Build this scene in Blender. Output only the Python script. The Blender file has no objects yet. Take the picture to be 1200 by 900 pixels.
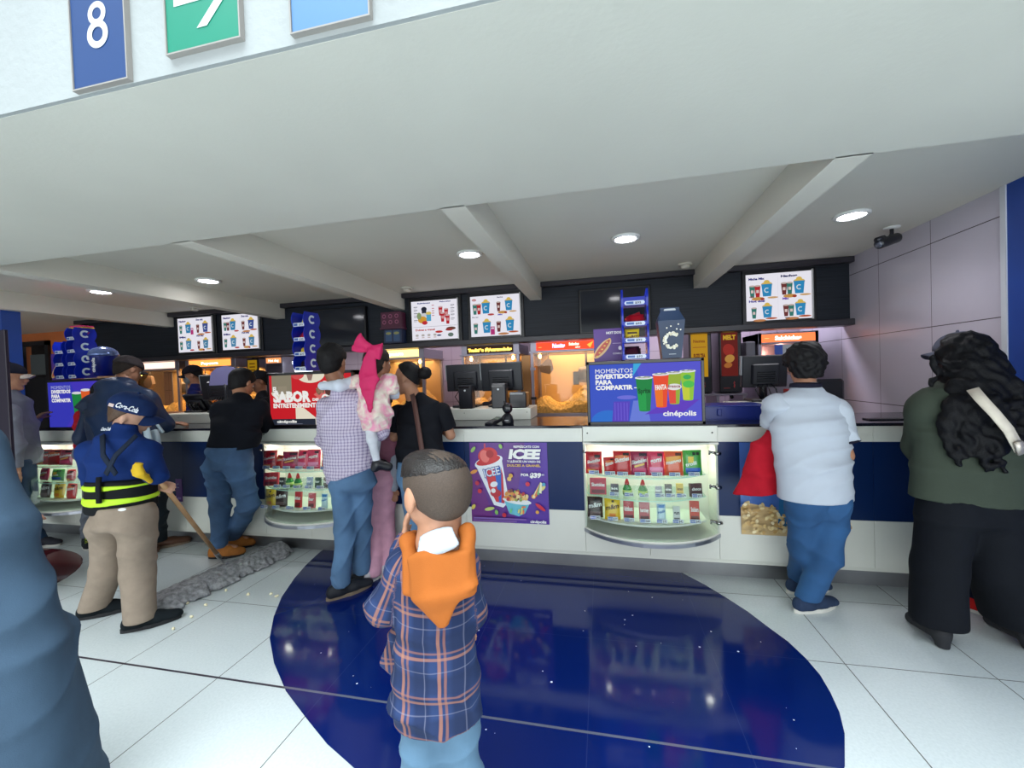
import bpy, math, random
import numpy as np
from mathutils import Vector, Matrix
random.seed(7)
C = bpy.context.scene.collection
PI = math.pi

# ------------------------------------------------------------------ camera
F_PX, YAW, PITCH, ROLL, EYE = 482.5, .21535, -.01905, -.0346, 1.44
_F = np.array([-math.sin(YAW)*math.cos(PITCH), math.cos(YAW)*math.cos(PITCH), math.sin(PITCH)])
_R0 = np.array([math.cos(YAW), math.sin(YAW), 0.]); _U0 = np.cross(_R0, _F)
_R = math.cos(ROLL)*_R0 + math.sin(ROLL)*_U0; _U = -math.sin(ROLL)*_R0 + math.cos(ROLL)*_U0
cd = bpy.data.cameras.new('camera'); cam = bpy.data.objects.new('camera', cd); C.objects.link(cam)
cd.sensor_fit = 'HORIZONTAL'; cd.sensor_width = 36; cd.lens = 36*F_PX/1200; cd.clip_start = .02; cd.clip_end = 100
cam.matrix_world = Matrix(((_R[0], _U[0], -_F[0], 0), (_R[1], _U[1], -_F[1], 0), (_R[2], _U[2], -_F[2], EYE), (0, 0, 0, 1)))
bpy.context.scene.camera = cam

def at(px, py, Y):
    """the point of the photograph (px, py) at depth Y of the hall"""
    d = _F + _R*(px-600)/F_PX + _U*(450-py)/F_PX
    t = Y/d[1]
    return np.array([d[0]*t, Y, EYE+d[2]*t])

# ------------------------------------------------------------------ materials
def lin(c):
    return tuple((v/12.92 if v <= .04045 else ((v+.055)/1.055)**2.4) for v in c)
def rgb(*c): return lin([v/255 for v in c])
_M = {}
def mat(name, col, rough=.6, metal=0., emit=0., noise=0., nscale=30., bump=0., bscale=200., alpha=None, trans=0., coat=0., spec=.5, sheen=0.):
    if name in _M: return _M[name]
    m = bpy.data.materials.new(name); m.use_nodes = True; nt = m.node_tree; b = nt.nodes['Principled BSDF']
    L = nt.links.new
    c = rgb(*col)+(1,)
    b.inputs['Base Color'].default_value = c
    b.inputs['Roughness'].default_value = rough; b.inputs['Metallic'].default_value = metal
    b.inputs['Specular IOR Level'].default_value = spec
    if coat: b.inputs['Coat Weight'].default_value = coat; b.inputs['Coat Roughness'].default_value = .08
    if sheen: b.inputs['Sheen Weight'].default_value = sheen
    if emit:
        b.inputs['Emission Color'].default_value = c; b.inputs['Emission Strength'].default_value = emit
        b.inputs['Base Color'].default_value = (c[0]*.05, c[1]*.05, c[2]*.05, 1); b.inputs['Specular IOR Level'].default_value = .08
    if trans: b.inputs['Transmission Weight'].default_value = trans; b.inputs['IOR'].default_value = 1.02 if trans < 1.5 else 1.45
    if alpha is not None: b.inputs['Alpha'].default_value = alpha
    if noise or bump:
        tc = nt.nodes.new('ShaderNodeTexCoord')
        if noise:
            n = nt.nodes.new('ShaderNodeTexNoise'); n.inputs['Scale'].default_value = nscale; n.inputs['Detail'].default_value = 5
            L(tc.outputs['Object'], n.inputs['Vector'])
            mr = nt.nodes.new('ShaderNodeMapRange'); mr.inputs['From Min'].default_value = .3; mr.inputs['From Max'].default_value = .7
            mr.inputs['To Min'].default_value = 1-noise; mr.inputs['To Max'].default_value = 1+noise
            L(n.outputs['Fac'], mr.inputs['Value'])
            mx = nt.nodes.new('ShaderNodeVectorMath'); mx.operation = 'SCALE'; mx.inputs[0].default_value = c[:3]
            L(mr.outputs['Result'], mx.inputs['Scale'])
            L(mx.outputs['Vector'], b.inputs['Base Color'])
        if bump:
            n2 = nt.nodes.new('ShaderNodeTexNoise'); n2.inputs['Scale'].default_value = bscale; n2.inputs['Detail'].default_value = 3
            L(tc.outputs['Object'], n2.inputs['Vector'])
            bp = nt.nodes.new('ShaderNodeBump'); bp.inputs['Strength'].default_value = bump; bp.inputs['Distance'].default_value = .004
            L(n2.outputs['Fac'], bp.inputs['Height']); L(bp.outputs['Normal'], b.inputs['Normal'])
    _M[name] = m
    return m
def em(col, s=1.): return mat('glow_%d_%d_%d_%.1f' % (*col, s), col, .4, emit=s)
def pr(col): return mat('print_%d_%d_%d' % col, col, .35)

def node_mat(name, rough=.5):
    m = bpy.data.materials.new(name); m.use_nodes = True; nt = m.node_tree
    return m, nt, nt.nodes['Principled BSDF']
def glass(name='clear_glass', tint=(246, 250, 249), a=.1, rough=.03):
    if name in _M: return _M[name]
    m, nt, b = node_mat(name)
    nt.nodes.remove(b)
    t = nt.nodes.new('ShaderNodeBsdfTransparent'); t.inputs[0].default_value = (*rgb(*tint), 1)
    g = nt.nodes.new('ShaderNodeBsdfGlossy'); g.inputs['Roughness'].default_value = rough
    lw = nt.nodes.new('ShaderNodeLayerWeight'); lw.inputs['Blend'].default_value = .5
    pw = nt.nodes.new('ShaderNodeMath'); pw.operation = 'POWER'; nt.links.new(lw.outputs['Facing'], pw.inputs[0]); pw.inputs[1].default_value = 5
    fr = nt.nodes.new('ShaderNodeMath'); fr.operation = 'MULTIPLY_ADD'; nt.links.new(pw.outputs[0], fr.inputs[0]); fr.inputs[1].default_value = .5; fr.inputs[2].default_value = .022
    mx = nt.nodes.new('ShaderNodeMixShader'); nt.links.new(fr.outputs[0], mx.inputs[0])
    nt.links.new(t.outputs[0], mx.inputs[1]); nt.links.new(g.outputs[0], mx.inputs[2])
    nt.links.new(mx.outputs[0], nt.nodes['Material Output'].inputs[0])
    _M[name] = m
    return m

# ------------------------------------------------------------------ objects
def tag(o, label=None, cat=None, group=None, kind=None):
    if label: o['label'] = label
    if cat: o['category'] = cat
    if group: o['group'] = group
    if kind: o['kind'] = kind
    return o
def empty(name, loc, label, cat, group=None, rz=0.):
    o = bpy.data.objects.new(name, None); C.objects.link(o); o.location = loc; o.rotation_euler = (0, 0, rz)
    o.empty_display_size = .05
    return tag(o, label, cat, group)
def link(name, me, parent=None, local=False):
    o = bpy.data.objects.new(name, me); C.objects.link(o)
    if parent is not None:
        o.parent = parent
        if not local:
            o.matrix_parent_inverse = world(parent).inverted()
    return o
def world(o):
    m = o.matrix_basis.copy() if o.parent is None else world(o.parent) @ o.matrix_parent_inverse @ o.matrix_basis
    return m

class MB:
    """collects shapes of one part; build() links them as ONE mesh"""
    def __init__(s): s.v = []; s.f = []; s.m = []; s.mats = []; s.smooth = []
    def mi(s, m):
        if m not in s.mats: s.mats.append(m)
        return s.mats.index(m)
    def add(s, vs, fs, m, smooth=False):
        o = len(s.v); s.v += [tuple(map(float, p)) for p in vs]; k = s.mi(m)
        for f in fs: s.f.append(tuple(i+o for i in f)); s.m.append(k); s.smooth.append(smooth)
        return s
    def box(s, x0, x1, y0, y1, z0, z1, m, M=None, b=0.):
        if b > 0:
            b = min(b, abs(x1-x0)*.45, abs(y1-y0)*.45, abs(z1-z0)*.45)
            # chamfered box: 24 verts
            X, Y, Z = (x0, x1), (y0, y1), (z0, z1); vs = []; idx = {}
            sg = (1, -1)
            for i in (0, 1):
                for j in (0, 1):
                    for k in (0, 1):
                        bx, by, bz = b*sg[i], b*sg[j], b*sg[k]
                        idx[i, j, k, 'x'] = len(vs); vs.append((X[i], Y[j]+by, Z[k]+bz))
                        idx[i, j, k, 'y'] = len(vs); vs.append((X[i]+bx, Y[j], Z[k]+bz))
                        idx[i, j, k, 'z'] = len(vs); vs.append((X[i]+bx, Y[j]+by, Z[k]))
            fs = []
            for i in (0, 1): q = [idx[i, j, k, 'x'] for j, k in ((0, 0), (1, 0), (1, 1), (0, 1))]; fs.append(q if i else q[::-1])
            for j in (0, 1): q = [idx[i, j, k, 'y'] for i, k in ((0, 0), (1, 0), (1, 1), (0, 1))]; fs.append(q[::-1] if j else q)
            for k in (0, 1): q = [idx[i, j, k, 'z'] for i, j in ((0, 0), (1, 0), (1, 1), (0, 1))]; fs.append(q if k else q[::-1])
            for i in (0, 1):
                for j in (0, 1): fs.append([idx[i, j, 0, 'x'], idx[i, j, 1, 'x'], idx[i, j, 1, 'y'], idx[i, j, 0, 'y']])
            for i in (0, 1):
                for k in (0, 1): fs.append([idx[i, 0, k, 'x'], idx[i, 1, k, 'x'], idx[i, 1, k, 'z'], idx[i, 0, k, 'z']])
            for j in (0, 1):
                for k in (0, 1): fs.append([idx[0, j, k, 'y'], idx[1, j, k, 'y'], idx[1, j, k, 'z'], idx[0, j, k, 'z']])
            for key in [(i, j, k) for i in (0, 1) for j in (0, 1) for k in (0, 1)]: fs.append([idx[key+('x',)], idx[key+('y',)], idx[key+('z',)]])
        else:
            vs = [(x, y, z) for x in (x0, x1) for y in (y0, y1) for z in (z0, z1)]
            fs = [(0, 1, 3, 2), (4, 6, 7, 5), (0, 4, 5, 1), (2, 3, 7, 6), (0, 2, 6, 4), (1, 5, 7, 3)]
        if M is not None: vs = [tuple(M @ Vector(p)) for p in vs]
        return s.add(vs, fs, m)
    def prism(s, pts, z0, z1, m, M=None):
        """pts in xy, extruded z0..z1"""
        n = len(pts)
        vs = [(x, y, z0) for x, y in pts]+[(x, y, z1) for x, y in pts]
        fs = [tuple(range(n))[::-1], tuple(range(n, 2*n))]+[(i, (i+1) % n, (i+1) % n+n, i+n) for i in range(n)]
        if M is not None: vs = [tuple(M @ Vector(p)) for p in vs]
        return s.add(vs, fs, m)
    def tube(s, pts, r, m, seg=10, cap=True):
        pts = [np.array(p, float) for p in pts]; rs = r if isinstance(r, (list, tuple)) else [r]*len(pts)
        vs = []; up = None
        for i, p in enumerate(pts):
            t = pts[min(i+1, len(pts)-1)]-pts[max(i-1, 0)]; t = t/(np.linalg.norm(t)+1e-9)
            if up is None:
                a = np.array([0, 0, 1.]) if abs(t[2]) < .9 else np.array([1., 0, 0]); up = np.cross(t, a)
            up = up-t*(up@t); up /= np.linalg.norm(up)+1e-9; w = np.cross(t, up)
            for k in range(seg):
                a = 2*PI*k/seg; vs.append(p+rs[i]*(math.cos(a)*up+math.sin(a)*w))
        fs = []
        for i in range(len(pts)-1):
            for k in range(seg):
                k2 = (k+1) % seg; fs.append((i*seg+k, i*seg+k2, (i+1)*seg+k2, (i+1)*seg+k))
        if cap: fs += [tuple(range(seg))[::-1], tuple(range((len(pts)-1)*seg, len(pts)*seg))]
        return s.add(vs, fs, m, True)
    def lathe(s, prof, m, c=(0, 0, 0), seg=24, M=None, sx=1, sy=1):
        """prof (r,z) list about the z axis"""
        vs = []; fs = []
        for r, z in prof:
            for k in range(seg):
                a = 2*PI*k/seg; vs.append((c[0]+sx*r*math.cos(a), c[1]+sy*r*math.sin(a), c[2]+z))
        for i in range(len(prof)-1):
            for k in range(seg):
                k2 = (k+1) % seg; fs.append((i*seg+k, i*seg+k2, (i+1)*seg+k2, (i+1)*seg+k))
        if prof[0][0] > 1e-6: fs.append(tuple(range(seg))[::-1])
        if prof[-1][0] > 1e-6: fs.append(tuple(range((len(prof)-1)*seg, len(prof)*seg)))
        if M is not None: vs = [tuple(M @ Vector(p)) for p in vs]
        return s.add(vs, fs, m, True)
    def ell(s, c, r, m, M=None, seg=16, rings=9):
        prof = [(max(math.sin(PI*i/rings), 0), -math.cos(PI*i/rings)) for i in range(rings+1)]
        vs = []; fs = []
        for a, z in prof:
            for k in range(seg):
                t = 2*PI*k/seg; p = Vector((r[0]*a*math.cos(t), r[1]*a*math.sin(t), r[2]*z))
                if M is not None: p = M @ p
                vs.append((c[0]+p[0], c[1]+p[1], c[2]+p[2]))
        for i in range(rings):
            for k in range(seg):
                k2 = (k+1) % seg; fs.append((i*seg+k, i*seg+k2, (i+1)*seg+k2, (i+1)*seg+k))
        return s.add(vs, fs, m, True)
    def mesh(s, name):
        me = bpy.data.meshes.new(name); me.from_pydata(s.v, [], s.f)
        for m in s.mats: me.materials.append(m)
        me.polygons.foreach_set('material_index', s.m); me.polygons.foreach_set('use_smooth', s.smooth)
        me.update(); me.validate()
        return me
    def build(s, name, parent=None, local=False):
        return link(name, s.mesh(name), parent, local)

# flat artwork on a panel -----------------------------------------------------
_txt = {}
def text_geo(string, bold=0.):
    k = (string, bold)
    if k not in _txt:
        cu = bpy.data.curves.new('t', 'FONT'); cu.body = string; cu.size = 1; cu.offset = bold; cu.resolution_u = 2
        o = bpy.data.objects.new('t', cu); C.objects.link(o)
        bpy.context.view_layer.update()
        me = o.to_mesh(); vs = [(v.co.x, v.co.y) for v in me.vertices]; fs = [tuple(p.vertices) for p in me.polygons]
        o.to_mesh_clear(); bpy.data.objects.remove(o); bpy.data.curves.remove(cu)
        _txt[k] = (vs, fs)
    return _txt[k]
class Art(MB):
    """drawing on a rectangle: O bottom-left corner, ux, uy unit vectors (metres), n outward normal; layers step out by 0.4 mm"""
    def __init__(s, O, ux, uy, w, h, step=.0004, glow=None):
        super().__init__(); s.O = np.array(O, float); s.ux = np.array(ux, float); s.uy = np.array(uy, float)
        s.n = np.cross(s.ux, s.uy); s.w = w; s.h = h; s.k = 0; s.step = step; s.glow = glow
    def M_(s, col):
        return col if not isinstance(col, tuple) else (em(col, s.glow) if s.glow else pr(col))
    def P(s, x, y, L): return s.O+s.ux*x*s.w+s.uy*y*s.h+s.n*s.step*L
    def poly(s, pts, col, L=None):
        if L is None: s.k += 1; L = s.k
        return s.add([s.P(x, y, L) for x, y in pts], [tuple(range(len(pts)))], s.M_(col))
    def rect(s, x0, y0, x1, y1, col, L=None): return s.poly([(x0, y0), (x1, y0), (x1, y1), (x0, y1)], col, L)
    def oval(s, cx, cy, rx, ry, col, L=None, a0=0, a1=2*PI, n=20, rot=0):
        pts = []
        for i in range(n):
            a = a0+(a1-a0)*i/(n if abs(a1-a0-2*PI) < 1e-6 else n-1)
            x, y = rx*math.cos(a), ry*math.sin(a)*s.h/s.w
            pts.append((cx+x*math.cos(rot)-y*math.sin(rot), cy+(x*math.sin(rot)+y*math.cos(rot))*s.w/s.h))
        return s.poly(pts, col, L)
    def ring(s, cx, cy, r, t, col, a0, a1, n=14, L=None):
        """arc band; r,t as share of the width"""
        if L is None: s.k += 1; L = s.k
        q = s.w/s.h; vs = []
        for i in range(n+1):
            a = a0+(a1-a0)*i/n
            for rr in (r-t/2, r+t/2): vs.append(s.P(cx+rr*math.cos(a), cy+rr*math.sin(a)*q, L))
        return s.add(vs, [(2*i, 2*i+1, 2*i+3, 2*i+2) for i in range(n)], s.M_(col))
    def text(s, string, x, y, hgt, col, width=None, bold=.02, L=None, slant=0., rot=0.):
        """x,y baseline start; hgt letter height as share of h; width share of w to fit"""
        if L is None: s.k += 1; L = s.k
        vs, fs = text_geo(string, bold)
        if not vs: return s
        x0 = min(v[0] for v in vs); x1 = max(v[0] for v in vs); cap = .72
        sy = hgt*s.h/cap; sx = sy if width is None else width*s.w/(x1-x0)
        out = []
        for a, b in vs:
            u, v = (a-x0)*sx+slant*b*sy, b*sy
            u, v = u*math.cos(rot)-v*math.sin(rot), u*math.sin(rot)+v*math.cos(rot)
            out.append(s.O+s.ux*(x*s.w+u)+s.uy*(y*s.h+v)+s.n*s.step*L)
        return s.add(out, fs, s.M_(col))
# ------------------------------------------------------------------ bodies and cloth: smooth blended solids meshed as ONE surface
def V(*a): return np.array(a, float)
def unit(v): return v/(np.linalg.norm(v)+1e-9)
def cap(a, b, ra, rb, t=0): return ('cap', np.array(a, float), np.array(b, float), ra, rb, t)
def ell(c, r, ax=None, t=0): return ('ell', np.array(c, float), np.array(r, float), np.eye(3) if ax is None else np.array(ax, float), t)
def loft(a, b, wa, wb, side, t=0, cp=.06): return ('loft', np.array(a, float), np.array(b, float), wa, wb, unit(np.array(side, float)), cp, t)
def lofts(sl, side, cp=.06):
    return [loft(sl[i][0], sl[i+1][0], sl[i][1:3], sl[i+1][1:3], side if not isinstance(side, list) else side[i], cp=cp) for i in range(len(sl)-1)]
def bounds(p):
    if p[0] == 'cap': r = max(p[3], p[4]); return np.minimum(p[1], p[2])-r, np.maximum(p[1], p[2])+r
    if p[0] == 'ell': r = p[2].max(); return p[1]-r, p[1]+r
    r = max(*p[3], *p[4], p[6]); return np.minimum(p[1], p[2])-r, np.maximum(p[1], p[2])+r
def dist(p, X):
    if p[0] == 'cap':
        _, a, b, ra, rb, _t = p; ab = b-a; h = np.clip(((X-a)@ab)/(ab@ab+1e-12), 0, 1)
        return np.sqrt(((X-a-h[:, None]*ab)**2).sum(1))-(ra+(rb-ra)*h)
    if p[0] == 'ell':
        _, c, r, ax, _t = p; q = (X-c)@ax.T; k0 = np.sqrt(((q/r)**2).sum(1)); k1 = np.sqrt(((q/(r*r))**2).sum(1))
        return k0*(k0-1)/(k1+1e-9)
    _, a, b, wa, wb, side, cp, _t = p
    ab = b-a; L = np.linalg.norm(ab); t = ab/(L+1e-9); s = unit(side-t*(side@t)); f = np.cross(t, s)
    q = X-a; z = q@t; h = np.clip(z/(L+1e-9), 0, 1); e = z-h*L
    w = wa[0]+(wb[0]-wa[0])*h; d = wa[1]+(wb[1]-wa[1])*h
    u, v = q@s, q@f
    k0 = np.sqrt((u/w)**2+(v/d)**2+(e/cp)**2); k1 = np.sqrt((u/w**2)**2+(v/d**2)**2+(e/cp**2)**2)
    return k0*(k0-1)/(k1+1e-9)
def smin(a, b, k):
    h = np.maximum(k-np.abs(a-b), 0)/k
    return np.minimum(a, b)-h*h*k*.25
def surface(prims, vox=.009, k=.03, cuts=(), subs=(), fold=None, pads=(), noise=None):
    """blend prims, subtract subs (with radius), keep the side of each cut plane (point, outward normal); returns verts, quads"""
    lo = np.min([bounds(p)[0] for p in prims], 0)-2.5*vox-.02; hi = np.max([bounds(p)[1] for p in prims], 0)+2.5*vox+.02
    n = np.ceil((hi-lo)/vox).astype(int)+1
    D = np.full(n, .5, np.float32)
    ax = [lo[i]+vox*np.arange(n[i]) for i in range(3)]
    def region(p, mg):
        a, b = bounds(p); i0 = np.maximum(((a-mg-lo)/vox).astype(int), 0); i1 = np.minimum(((b+mg-lo)/vox).astype(int)+2, n)
        return i0, i1
    def grid(i0, i1):
        g = np.meshgrid(*[ax[i][i0[i]:i1[i]] for i in range(3)], indexing='ij'); return np.stack(g, -1).reshape(-1, 3)
    for p in prims:
        i0, i1 = region(p, max(k, .02)+vox*2)
        if (i1 <= i0).any(): continue
        sl = tuple(slice(i0[i], i1[i]) for i in range(3)); X = grid(i0, i1)
        d = dist(p, X).reshape(i1-i0); D[sl] = smin(D[sl], d, k)
    for p, kk in subs:
        i0, i1 = region(p, kk+vox)
        if (i1 <= i0).any(): continue
        sl = tuple(slice(i0[i], i1[i]) for i in range(3)); X = grid(i0, i1)
        d = dist(p, X).reshape(i1-i0); D[sl] = -smin(-D[sl], d, kk)
    if fold is not None or cuts:
        idx = np.argwhere(np.abs(D) < .06); X = lo+idx*vox
        if fold is not None:
            D[tuple(idx.T)] -= fold(X).astype(np.float32)
        if cuts:
            G = None
            for cpt, cn in cuts:
                cn = unit(np.array(cn, float)); cpt = np.array(cpt, float)
                off = (ax[0][:, None, None]-cpt[0])*cn[0]+(ax[1][None, :, None]-cpt[1])*cn[1]+(ax[2][None, None, :]-cpt[2])*cn[2]
                D = np.maximum(D, off.astype(np.float32))
    return nets(D, lo, vox)
def nets(D, lo, vox):
    S = D < 0
    c = np.zeros(np.array(D.shape)-1, np.int8)
    for dx in (0, 1):
        for dy in (0, 1):
            for dz in (0, 1): c += S[dx:S.shape[0]-1+dx, dy:S.shape[1]-1+dy, dz:S.shape[2]-1+dz]
    act = (c > 0) & (c < 8); cells = np.argwhere(act); N = len(cells)
    acc = np.zeros((N, 3)); cnt = np.zeros(N)
    corners = [(a, b, d) for a in (0, 1) for b in (0, 1) for d in (0, 1)]
    for i, a in enumerate(corners):
        for b in corners[i+1:]:
            if sum(abs(a[j]-b[j]) for j in range(3)) != 1: continue
            ia = cells+a; ib = cells+b; da = D[tuple(ia.T)]; db = D[tuple(ib.T)]
            m = (da < 0) != (db < 0); t = np.where(m, da/(da-db+1e-12), 0)
            acc += np.where(m[:, None], ia+(ib-ia)*t[:, None], 0); cnt += m
    verts = lo+vox*(acc/cnt[:, None])
    idm = np.full(act.shape, -1, np.int64); idm[tuple(cells.T)] = np.arange(N)
    quads = []
    for axn in range(3):
        o = [0, 0, 0]; o[axn] = 1
        A = S[:S.shape[0]-o[0], :S.shape[1]-o[1], :S.shape[2]-o[2]]; B = S[o[0]:, o[1]:, o[2]:]
        e = np.argwhere(A != B); u, v = [i for i in range(3) if i != axn]
        e = e[(e[:, u] > 0) & (e[:, v] > 0) & (e[:, u] < idm.shape[u]) & (e[:, v] < idm.shape[v])]
        du = np.zeros(3, int); du[u] = 1; dv = np.zeros(3, int); dv[v] = 1
        q = np.stack([idm[tuple((e-du-dv).T)], idm[tuple((e-dv).T)], idm[tuple(e.T)], idm[tuple((e-du).T)]], 1)
        fl = A[tuple(e.T)]
        if axn == 1: fl = ~fl
        q = np.where(fl[:, None], q, q[:, ::-1]); quads.append(q)
    return verts, np.concatenate(quads)
def relax(v, q, it=2, f=.5):
    n = len(v)
    for _ in range(it):
        acc = np.zeros((n, 3)); c = np.zeros(n)
        for i, j in ((0, 1), (1, 2), (2, 3), (3, 0)):
            np.add.at(acc, q[:, i], v[q[:, j]]); np.add.at(acc, q[:, j], v[q[:, i]]); np.add.at(c, q[:, i], 1); np.add.at(c, q[:, j], 1)
        v = v+(acc/np.maximum(c, 1)[:, None]-v)*f
    return v
def skin(name, prims, m, parent=None, it=1, uv=None, mats=None, pick=None, **kw):
    v, q = surface(prims, **kw); v = relax(v, q, it)
    me = bpy.data.meshes.new(name)
    me.vertices.add(len(v)); me.vertices.foreach_set('co', v.astype(np.float32).ravel())
    me.loops.add(len(q)*4); me.loops.foreach_set('vertex_index', q.astype(np.int32).ravel())
    me.polygons.add(len(q)); me.polygons.foreach_set('loop_start', np.arange(0, len(q)*4, 4, dtype=np.int32))
    me.polygons.foreach_set('use_smooth', np.ones(len(q), bool))
    for x in (mats or [m]): me.materials.append(x)
    if pick is not None:
        cen = v[q].mean(1); me.polygons.foreach_set('material_index', pick(cen).astype(np.int32))
    if uv is not None:
        a = me.attributes.new('fab', 'FLOAT_VECTOR', 'POINT'); a.data.foreach_set('vector', fabric(v, prims, uv).astype(np.float32).ravel())
    me.update(calc_edges=True); me.validate()
    return link(name, me, parent)
def fabric(v, prims, side):
    """cloth coordinates: across the body and up for the torso, round and along for the limbs"""
    best = np.full(len(v), 1e9); out = np.zeros((len(v), 3)); side = unit(np.array(side, float)); bk = V(side[1], -side[0], 0)
    out[:, 0] = v@side; out[:, 1] = v[:, 2]
    for p in prims:
        if p[0] == 'ell' and p[4] == 0: d = dist(p, v); m = d < best; best[m] = d[m]; out[m] = np.stack([v[m]@side, v[m][:, 2], 0*v[m][:, 2]], 1); continue
        d = dist(p, v); m = d < best
        best[m] = d[m]
        if p[0] == 'cap' and p[5]:
            a, b = p[1], p[2]; t = unit(b-a); s = unit(side-t*(side@t)); f = np.cross(t, s); q = v[m]-a
            out[m] = np.stack([np.arctan2(q@s, -(q@f)*np.sign(-(f@bk)+1e-9))*(p[3]+p[4])/2, q@t+p[5], 0*(q@t)], 1)
        else: out[m] = np.stack([v[m]@side, v[m][:, 2], 0*v[m][:, 2]], 1)
    return out
def folds(amp=.006, fz=34, fx=16, seed=0.):
    """soft cloth creases: curved ridges that fade in and out"""
    amp = amp*1.55
    def f(X):
        x, y, z = X[:, 0]+seed*.37, X[:, 1]+seed*.71, X[:, 2]+seed*.13
        h = x*.8+y*.6
        w1 = fz*.62*(z+.35*h)+1.9*np.sin(fx*.5*h+seed)+1.2*np.sin(5*z+2*seed); w2 = fz*.55*(z-.55*h)+1.7*np.sin(fx*.45*y+1.3*seed)+1.4*np.sin(6*h+seed)
        r1 = (1-np.abs(np.sin(w1)))**2.2; r2 = (1-np.abs(np.sin(w2)))**2.2
        m1 = np.clip(.5+.8*np.sin(4.3*h+5*z+seed*1.7), 0, 1); m2 = np.clip(.5+.8*np.sin(6.1*z-3*h+seed*.9+2), 0, 1)
        return amp*(1.5*r1*m1+1.3*r2*m2-.45+.45*np.sin(fx*h+3*z+seed))
    return f
def curls(amp=.012, f=90, seed=0.):
    def g(X):
        x, y, z = X.T
        return amp*(np.sin(f*x+3*np.sin(f*.4*z+seed))*np.sin(f*y+seed+2*np.sin(f*.3*x))*np.sin(f*z+2*np.sin(f*.35*y))+.4*np.sin(f*2.1*x+f*1.3*z)*np.sin(f*1.7*y))
    return g

# ------------------------------------------------------------------ people
def head_prims(c, f, u, s=1., vz=1.):
    f = unit(f); u = unit(u-f*(u@f)); r = np.cross(f, u); A = np.stack([r, f, u])
    P = lambda a, b, d: c+s*(r*a+f*b+u*d*vz)
    pr_ = [ell(P(0, -.008, .025), s*V(.076, .094, .088*vz), A), ell(P(0, .03, -.035), s*V(.058, .06, .08*vz), A),
           cap(P(.035, .01, -.055), P(0, .065, -.098), s*.03, s*.022), cap(P(-.035, .01, -.055), P(0, .065, -.098), s*.03, s*.022),
           ell(P(0, .075, .022), s*V(.05, .018, .014), A)]
    fine = [cap(P(0, .088, .012), P(0, .108, -.028), s*.008, s*.012), ell(P(0, .094, -.058), s*V(.024, .010, .011), A),
            ell(P(.079, -.005, -.012), s*V(.010, .018, .030), A), ell(P(-.079, -.005, -.012), s*V(.010, .018, .030), A),
            ell(P(.012, .1, -.03), s*V(.008, .01, .008), A), ell(P(-.012, .1, -.03), s*V(.008, .01, .008), A)]
    subs = [(ell(P(.033, .094, .003), s*V(.017, .014, .012), A), .01), (ell(P(-.033, .094, .003), s*V(.017, .014, .012), A), .01)]
    eyes = [P(.032, .074, .003), P(-.032, .074, .003)]
    return pr_, fine, subs, eyes
def hand_prims(w, d, palm, s=1., curl=.5, thumb=1):
    """w wrist, d direction of the fingers, palm = direction the palm faces, thumb = +-1 side"""
    d = unit(d); palm = unit(palm-d*(palm@d)); r = np.cross(d, palm)*thumb
    out = [loft(w, w+d*.04*s, (.026*s, .017*s), (.036*s, .015*s), r, cp=.01*s), loft(w+d*.04*s, w+d*.088*s, (.036*s, .015*s), (.038*s, .012*s), r, cp=.01*s)]
    for i, (o, L) in enumerate(((.029, .072), (.010, .08), (-.010, .075), (-.028, .058))):
        b = w+d*.085*s+r*o*s; dd = d+r*o*2.2; p = b
        for j in range(3):
            ang = curl*(.5+.5*j); dj = unit(unit(dd)*math.cos(ang)+palm*math.sin(ang)); q = p+dj*L*s*(.42, .32, .26)[j]
            out.append(cap(p, q, (.0085-.0008*j)*s, (.0078-.001*j)*s)); p = q
    b = w+d*.03*s+r*.028*s; t1 = unit(d*.7+r*.75+palm*.3); q = b+t1*.038*s; t2 = unit(d*.95+r*.3+palm*(.2+curl*.6)); q2 = q+t2*.032*s
    out += [cap(b, q, .012*s, .010*s), cap(q, q2, .0098*s, .0075*s)]
    return out
SK = {'tan': (178, 128, 100), 'brown': (150, 102, 76), 'fair': (205, 158, 132), 'dark': (118, 78, 58)}
def skin_mat(k): return mat('skin_'+k, SK[k], .5, noise=.06, nscale=60, bump=.1, bscale=400)
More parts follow.
